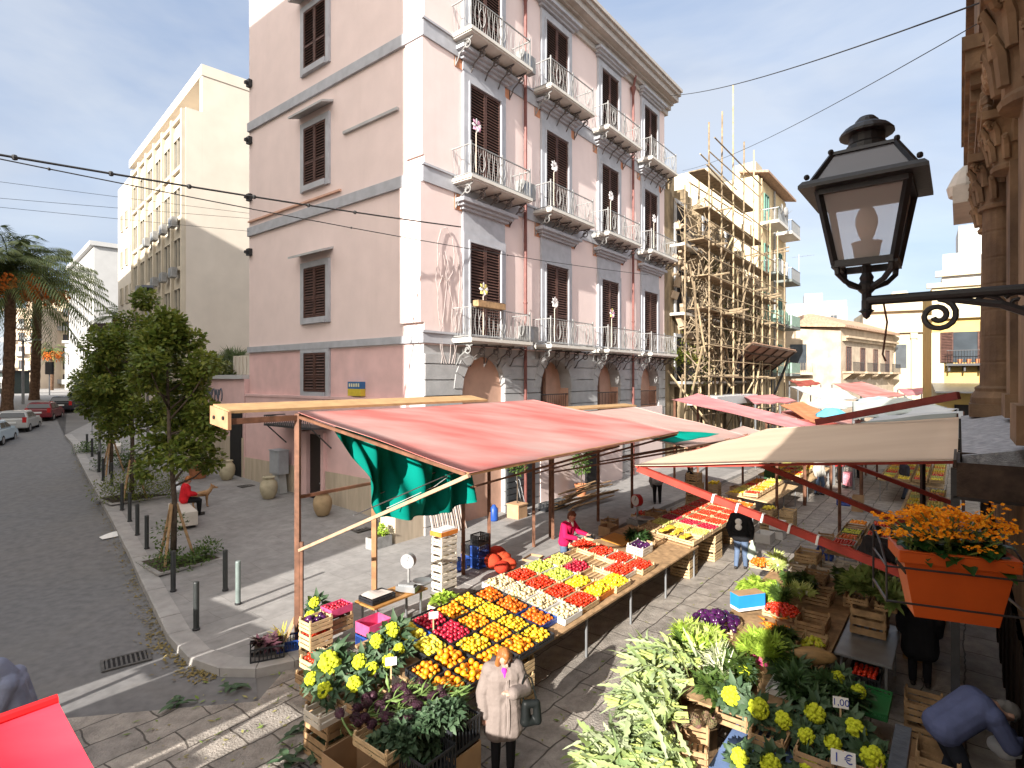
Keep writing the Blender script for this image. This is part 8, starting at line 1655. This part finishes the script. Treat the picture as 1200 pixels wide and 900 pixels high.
blackc = cloth('black_cloth', (.014,.014,.016)); jeans = cloth('blue_jeans', (.10,.14,.22)); hairb = mat('dark_hair', (.02,.014,.01), .5, .3, 20); auburn = mat('auburn_hair', (.30,.11,.03), .42, .3, 14, .3, stretch=(1,1,.15)); greyh = mat('grey_hair', (.18,.17,.16), .6)
coatm = cloth('pale_beige_quilt', (.21,.172,.155), .7, .08)
# woman in the beige coat
p = W(-.25, 5.28, .004); ang = R(8)
wm_ = person('woman in a pale beige padded coat and black trousers standing at the corner of the fruit stall', p, ang, dict(hd=(.01,-.055,1.565), nk=(0,-.0,1.45), hdir=(.35,-1,-.75), elL=(.29,-.04,1.13), wrL=(.10,-.25,1.20), hndL=(-1,.0,.25), elR=(-.27,.02,1.10), wrR=(-.26,-.05,.86)), coatm, blackc, auburn, s=.97, vox=.010, hem=.30, bulk=.052, hairlen=.10)
wm_['label'] = 'woman in a pale beige padded coat and black trousers at the fruit stall corner'
mb = MB(); mb.tube([(.02+.012*math.sin(z*9), -.225-.02*(1.3-z), z) for z in [.66,.8,.95,1.1,1.25,1.36]], .006, 5); obj(mb, 'zip', mat('zip_grey', (.30,.25,.23), .6), wm_)
mb = MB()
for z in (.74,.86,.98,1.10,1.22): mb.tube([(.205*math.cos(a)*1.06, .185*math.sin(a)*1.02-.0, z) for a in [i*.4493-3.14 for i in range(15)]], .003, 4, False)
sc_ = blob([((-.06,-.02,1.44),(.06,-.03,1.44),.06,.06),((0,-.1,1.42),(0,-.13,1.36),.045,.03)], .01, 3); o = obj(sc_, 'scarf', None, wm_); o.data.materials.clear(); o.data.materials.append(mat('magenta_scarf', (.62,.03,.36), .7))
o = obj(blob([((-.15,.06,1.42),(-.10,.12,1.46),.05,.06),((.15,.06,1.42),(.10,.12,1.46),.05,.06),((-.1,.12,1.45),(.1,.12,1.45),.06,.06)], .01, 3), 'fur_collar', None, wm_); o.data.materials.clear(); o.data.materials.append(mat('dark_lining', (.05,.04,.045), .9))
t = thing('handbag', 'black handbag hanging at the side of the woman in the beige coat', 'bag', p+Vector((.34,-.06,.72)), ang); o = obj(blob([((-.06,0,0),(.10,.02,0),.07,.06),((-.05,0,.22),(.09,.0,.22),.055,.05),((-.05,0,.0),(-.05,0,.22),.07,.055),((.1,0,0),(.09,0,.22),.06,.05)], .012, 3), 'bag_body', None, t); o.data.materials.clear(); o.data.materials.append(mat('black_leather', (.008,.010,.010), .5, .2, 8, spec=.2)); mb = MB(); mb.tube([(-.08,0,.25),(-.1,-.02,.5),(-.06,-.02,.62),(.02,-.02,.55),(.09,0,.25)], .012, 5); obj(mb, 'strap', mat('black_leather', (.015,.02,.02)), t)
# vendor
sw = cloth('raspberry_wool', (.52,.012,.08))
v_ = person('vendor in a raspberry sweater reaching over the tomato crates', W(5.95, 2.2, .13), ROT, dict(ch=(0,-.07,1.31), nk=(0,-.10,1.45), hd=(0,-.18,1.57), hdir=(.1,-1,-.9), shL=(.175,-.08,1.38), shR=(-.175,-.08,1.38), elL=(.27,-.22,1.15), wrL=(.24,-.45,1.13), elR=(-.27,-.16,1.13), wrR=(-.10,-.36,1.08)), sw, jeans, mat('reddish_brown_hair', (.14,.05,.025), .5), sk=skin, bulk=.026)
o = obj(blob([((-.06,-.11,1.45),(.06,-.11,1.45),.05,.05),((0,-.2,1.42),(0,-.215,1.34),.035,.02)], .01, 2), 'collar', None, v_); o.data.materials.clear(); o.data.materials.append(whitep)
# man walking away
mw = at(868, 667, .004)
m_ = person('man in a black jacket and jeans walking away with a white plastic bag', mw, ROT+R(90)+R(8), dict(knL=(.10,-.10,.49), anL=(.11,.06,.10), knR=(-.10,-.02,.49), anR=(-.10,-.12,.08), hpL=(.09,0,.9), elR=(-.27,.05,1.12), elL=(.28,.06,1.12)), blackc, jeans, hairb, bulk=.045, hem=.02)
mb = MB()
for z in (1.16, 1.30): mb.sph((.03,.16,z), .11, 10, 7, (.8,.2,.8))
obj(mb, 'back_emblem', whitep, m_, True)
t = thing('plastic_bag', 'pale green-white plastic bag carried by the man in the black jacket', 'bag', mw+Vector((.27,-.08,.30)), ROT); o = obj(blob([((0,0,.1),(0,0,.3),.13,.09),((-.05,0,.08),(.06,0,.08),.12,.12),((0,0,.3),(0,0,.52),.07,.02)], .014, 3), 'bag', None, t); o.data.materials.clear(); o.data.materials.append(mat('pale_plastic', (.58,.66,.56), .4, .08, 5, trans=.3))
# hooded person
hoodm = cloth('blue_grey_fleece', (.20,.22,.30))
person('person in a grey-blue hooded top leaning forward at the left edge', Vector((-6.08, 7.0, 0)), R(-62), dict(ch=(0,-.10,1.30), nk=(0,-.16,1.43), hd=(0,-.24,1.54), hdir=(0,-1,-.5), shL=(.18,-.1,1.38), shR=(-.18,-.1,1.38), elL=(.26,-.2,1.12), elR=(-.26,-.16,1.10), wrL=(.16,-.40,1.0), wrR=(-.2,-.36,.95)), hoodm, cloth('dark_navy', (.03,.035,.05)), None, bulk=.04, hem=.06, hood=True)
# man bending in blue
bluesw = cloth('dusty_blue_wool', (.10,.12,.23))
bp_ = Vector((5.35, 6.75, .004))
person('man in a dusty blue sweater bending over a plastic bag at the bottom right', bp_, R(80), dict(pel=(0,.16,.86), ch=(0,-.18,1.14), nk=(0,-.33,1.16), hd=(0,-.47,1.10), hdir=(.1,-.4,-1), shL=(.2,-.24,1.12), shR=(-.2,-.24,1.12), elL=(.27,-.36,.86), elR=(-.27,-.36,.86), wrL=(.12,-.58,.78), wrR=(-.10,-.58,.80), hpL=(.1,.16,.84), hpR=(-.1,.16,.84), knL=(.12,.0,.46), knR=(-.12,.0,.46), anL=(.12,.12,.08), anR=(-.12,.12,.08)), bluesw, cloth('dark_navy', (.03,.035,.05)), greyh, bulk=.045, s=1.06)
t = thing('plastic_bag', 'crumpled white plastic bag held by the bending man in blue', 'bag', bp_+Vector((.66,.12,.52)), 0); o = obj(blob([((0,0,.08),(.05,0,.2),.14,.10),((-.08,.02,.1),(.12,0,.08),.1,.12),((.02,0,.2),(.0,0,.36),.06,.03)], .012, 2), 'bag', None, t); o.data.materials.clear(); o.data.materials.append(mat('white_plastic', (.66,.68,.72), .4, .06, 8, trans=.2))
# shaded man at the right table, dark-coated person behind the flower box
person('man in a dark grey jacket seen from behind at the shaded tomato table', W(9.0, 8.45, .004), ROT+R(70), dict(elL=(.30,-.05,1.12), elR=(-.30,-.05,1.12), wrL=(.22,-.28,1.02), wrR=(-.22,-.28,1.02)), cloth('dark_grey_cloth', (.06,.06,.07)), blackc, hairb, bulk=.05, s=1.05)
person('person in a long black coat standing in the shade below the flower box', at(1078, 802, .004), R(150), {}, blackc, blackc, hairb, bulk=.055, hem=.35)
# far people
person('man in a grey top bending down behind the second stall', W(15.3, .45, .13), ROT+R(120), dict(pel=(0,.1,.90), ch=(0,-.28,1.08), nk=(0,-.42,1.05), hd=(0,-.54,.96), hdir=(0,-.4,-1), shL=(.18,-.3,1.06), shR=(-.18,-.3,1.06), elL=(.22,-.42,.82), elR=(-.22,-.42,.82), wrL=(.15,-.5,.6), wrR=(-.15,-.5,.6), hpL=(.09,.1,.88), hpR=(-.09,.1,.88)), cloth('pale_grey_cloth', (.32,.30,.30)), blackc, hairb, bulk=.03)
person('person in black standing behind the bananas and tomatoes of the second stall', W(15.0, 1.9, .13), ROT+R(15), dict(elL=(.27,-.05,1.12), elR=(-.27,-.05,1.12), wrL=(.16,-.22,1.0), wrR=(-.16,-.22,1.0)), blackc, blackc, hairb, bulk=.06, hem=.1)
for px_, py_, rz_, lab_, col_ in ((905,588,160,'shopper in a green jacket looking over the far sunlit stall',(.06,.14,.07)),(960,580,20,'shopper in a pale jacket walking up the wet paving',(.42,.40,.36)),(1060,585,80,'vendor in a dark apron beside the iron grille',(.05,.05,.07))):
    person(lab_, at(px_, py_, .004), R(rz_), dict(knL=(.10,-.12,.49), anL=(.1,.0,.08), anR=(-.1,.1,.1)), cloth(lab_.split(' in a ')[1].split(' ')[0]+'_jacket_cloth', col_), jeans, hairb, bulk=.04)
person('distant shopper in a red jacket on the wet paving', at(985, 566, .004), R(200), {}, cloth('red_cloth', (.45,.03,.03)), blackc, hairb, bulk=.04)
person('distant shopper in a grey coat by the far right stall', at(1003, 560, .004), R(170), {}, cloth('dark_grey_cloth', (.06,.06,.07)), blackc, hairb, bulk=.05, hem=.2)
person('distant shopper in blue beyond the striped awning', at(940, 545, .004), R(30), {}, cloth('mid_blue_cloth', (.06,.12,.3)), jeans, hairb, bulk=.04)
t = thing('shopping_trolley', 'pink checked shopping trolley on the wet paving', 'trolley', at(994, 572, .004), R(40)); mb = MB(); mb.box(-.2,.2,-.15,.15,.12,.75); obj(mb, 'bag', mat('pink_check', (.7,.25,.3), .7, .3, 14), t); mb = MB(); mb.tube([(-.15,.17,.1),(-.15,.17,1.05),(.15,.17,1.05),(.15,.17,.1)], .012, 5); obj(mb, 'handle', greym, t)
for s_ in (-1,1): mb = MB(); mb.tube([(s_*.2,.12,.09),(s_*.23,.12,.09)], .09, 12); obj(mb, 'wheel', tyrem, t)
# seated person with a dog
bpos = at(216, 606, .13); bdir = math.atan2(-.55, .45)
person('person in a bright red top and dark trousers sitting on the pale stone bench', bpos+Vector((.02,.05,.0)), bdir+R(180), dict(pel=(0,.05,.60), ch=(0,.0,.97), nk=(0,-.02,1.11), hd=(0,-.08,1.24), hdir=(.2,-1,-.4), shL=(.175,0,1.04), shR=(-.175,0,1.04), elL=(.24,-.08,.78), elR=(-.24,-.08,.78), wrL=(.10,-.28,.74), wrR=(-.10,-.28,.74), hpL=(.09,.02,.58), hpR=(-.09,.02,.58), knL=(.11,-.40,.52), knR=(-.11,-.40,.52), anL=(.11,-.42,.09), anR=(-.11,-.38,.09)), cloth('bright_red_cloth', (.60,.02,.03)), blackc, auburn, bulk=.03)
t = thing('plastic_bag', 'white plastic bag on the stone bench beside the person in red', 'bag', at(217, 592, .13)+Vector((-.3,-.05,.5))); o = obj(blob([((0,0,.1),(.1,0,.1),.14,.12),((0,0,.1),(.04,0,.32),.12,.05)], .02, 2), 'bag', None, t); o.data.materials.clear(); o.data.materials.append(mat('white_plastic', (.66,.68,.72)))
# dog: body one continuous mesh
dp = at(236, 594, .13); t = thing('dog', 'tan dog standing beside the person in red on the piazza', 'dog', dp, R(35))
dc = [((-.22,0,.46),(.16,0,.48),.085,.11),((.16,0,.48),(.26,0,.56),.10,.075),((.26,0,.56),(.34,0,.68),.07,.06),((.34,0,.69),(.37,0,.69),.07,.065),((.40,0,.67),(.50,0,.645),.045,.03),((-.22,0,.46),(-.24,0,.46),.09,.085)]
for s_ in (-1,1): dc += [((.17,s_*.07,.44),(.17,s_*.075,.24),.05,.03),((.17,s_*.075,.24),(.18,s_*.075,.03),.026,.022),((.18,s_*.075,.025),(.21,s_*.075,.022),.026,.022),((-.2,s_*.07,.44),(-.14,s_*.08,.30),.07,.045),((-.14,s_*.08,.30),(-.27,s_*.08,.17),.036,.025),((-.27,s_*.08,.17),(-.25,s_*.08,.03),.024,.02),((-.25,s_*.08,.025),(-.22,s_*.08,.022),.025,.022),((.33,s_*.05,.74),(.31,s_*.07,.80),.03,.012)]
dc += [((-.28,0,.48),(-.38,0,.58),.025,.022),((-.38,0,.58),(-.40,0,.72),.022,.014)]
o = obj(blob(dc, .012, 4), 'body', None, t); o.data.materials.clear(); o.data.materials.append(stain(mat('tan_fur', (.36,.20,.09), .9, .2, 9, .3), (.55,.45,.32), (4,4,4), .5, .7, .7)); mb = MB(); mb.sph((.525,0,.65), .018, 7, 5); mb.sph((.42,.045,.70), .01, 6, 4); mb.sph((.42,-.045,.70), .01, 6, 4); obj(mb, 'nose_and_eyes', dark, t, True)
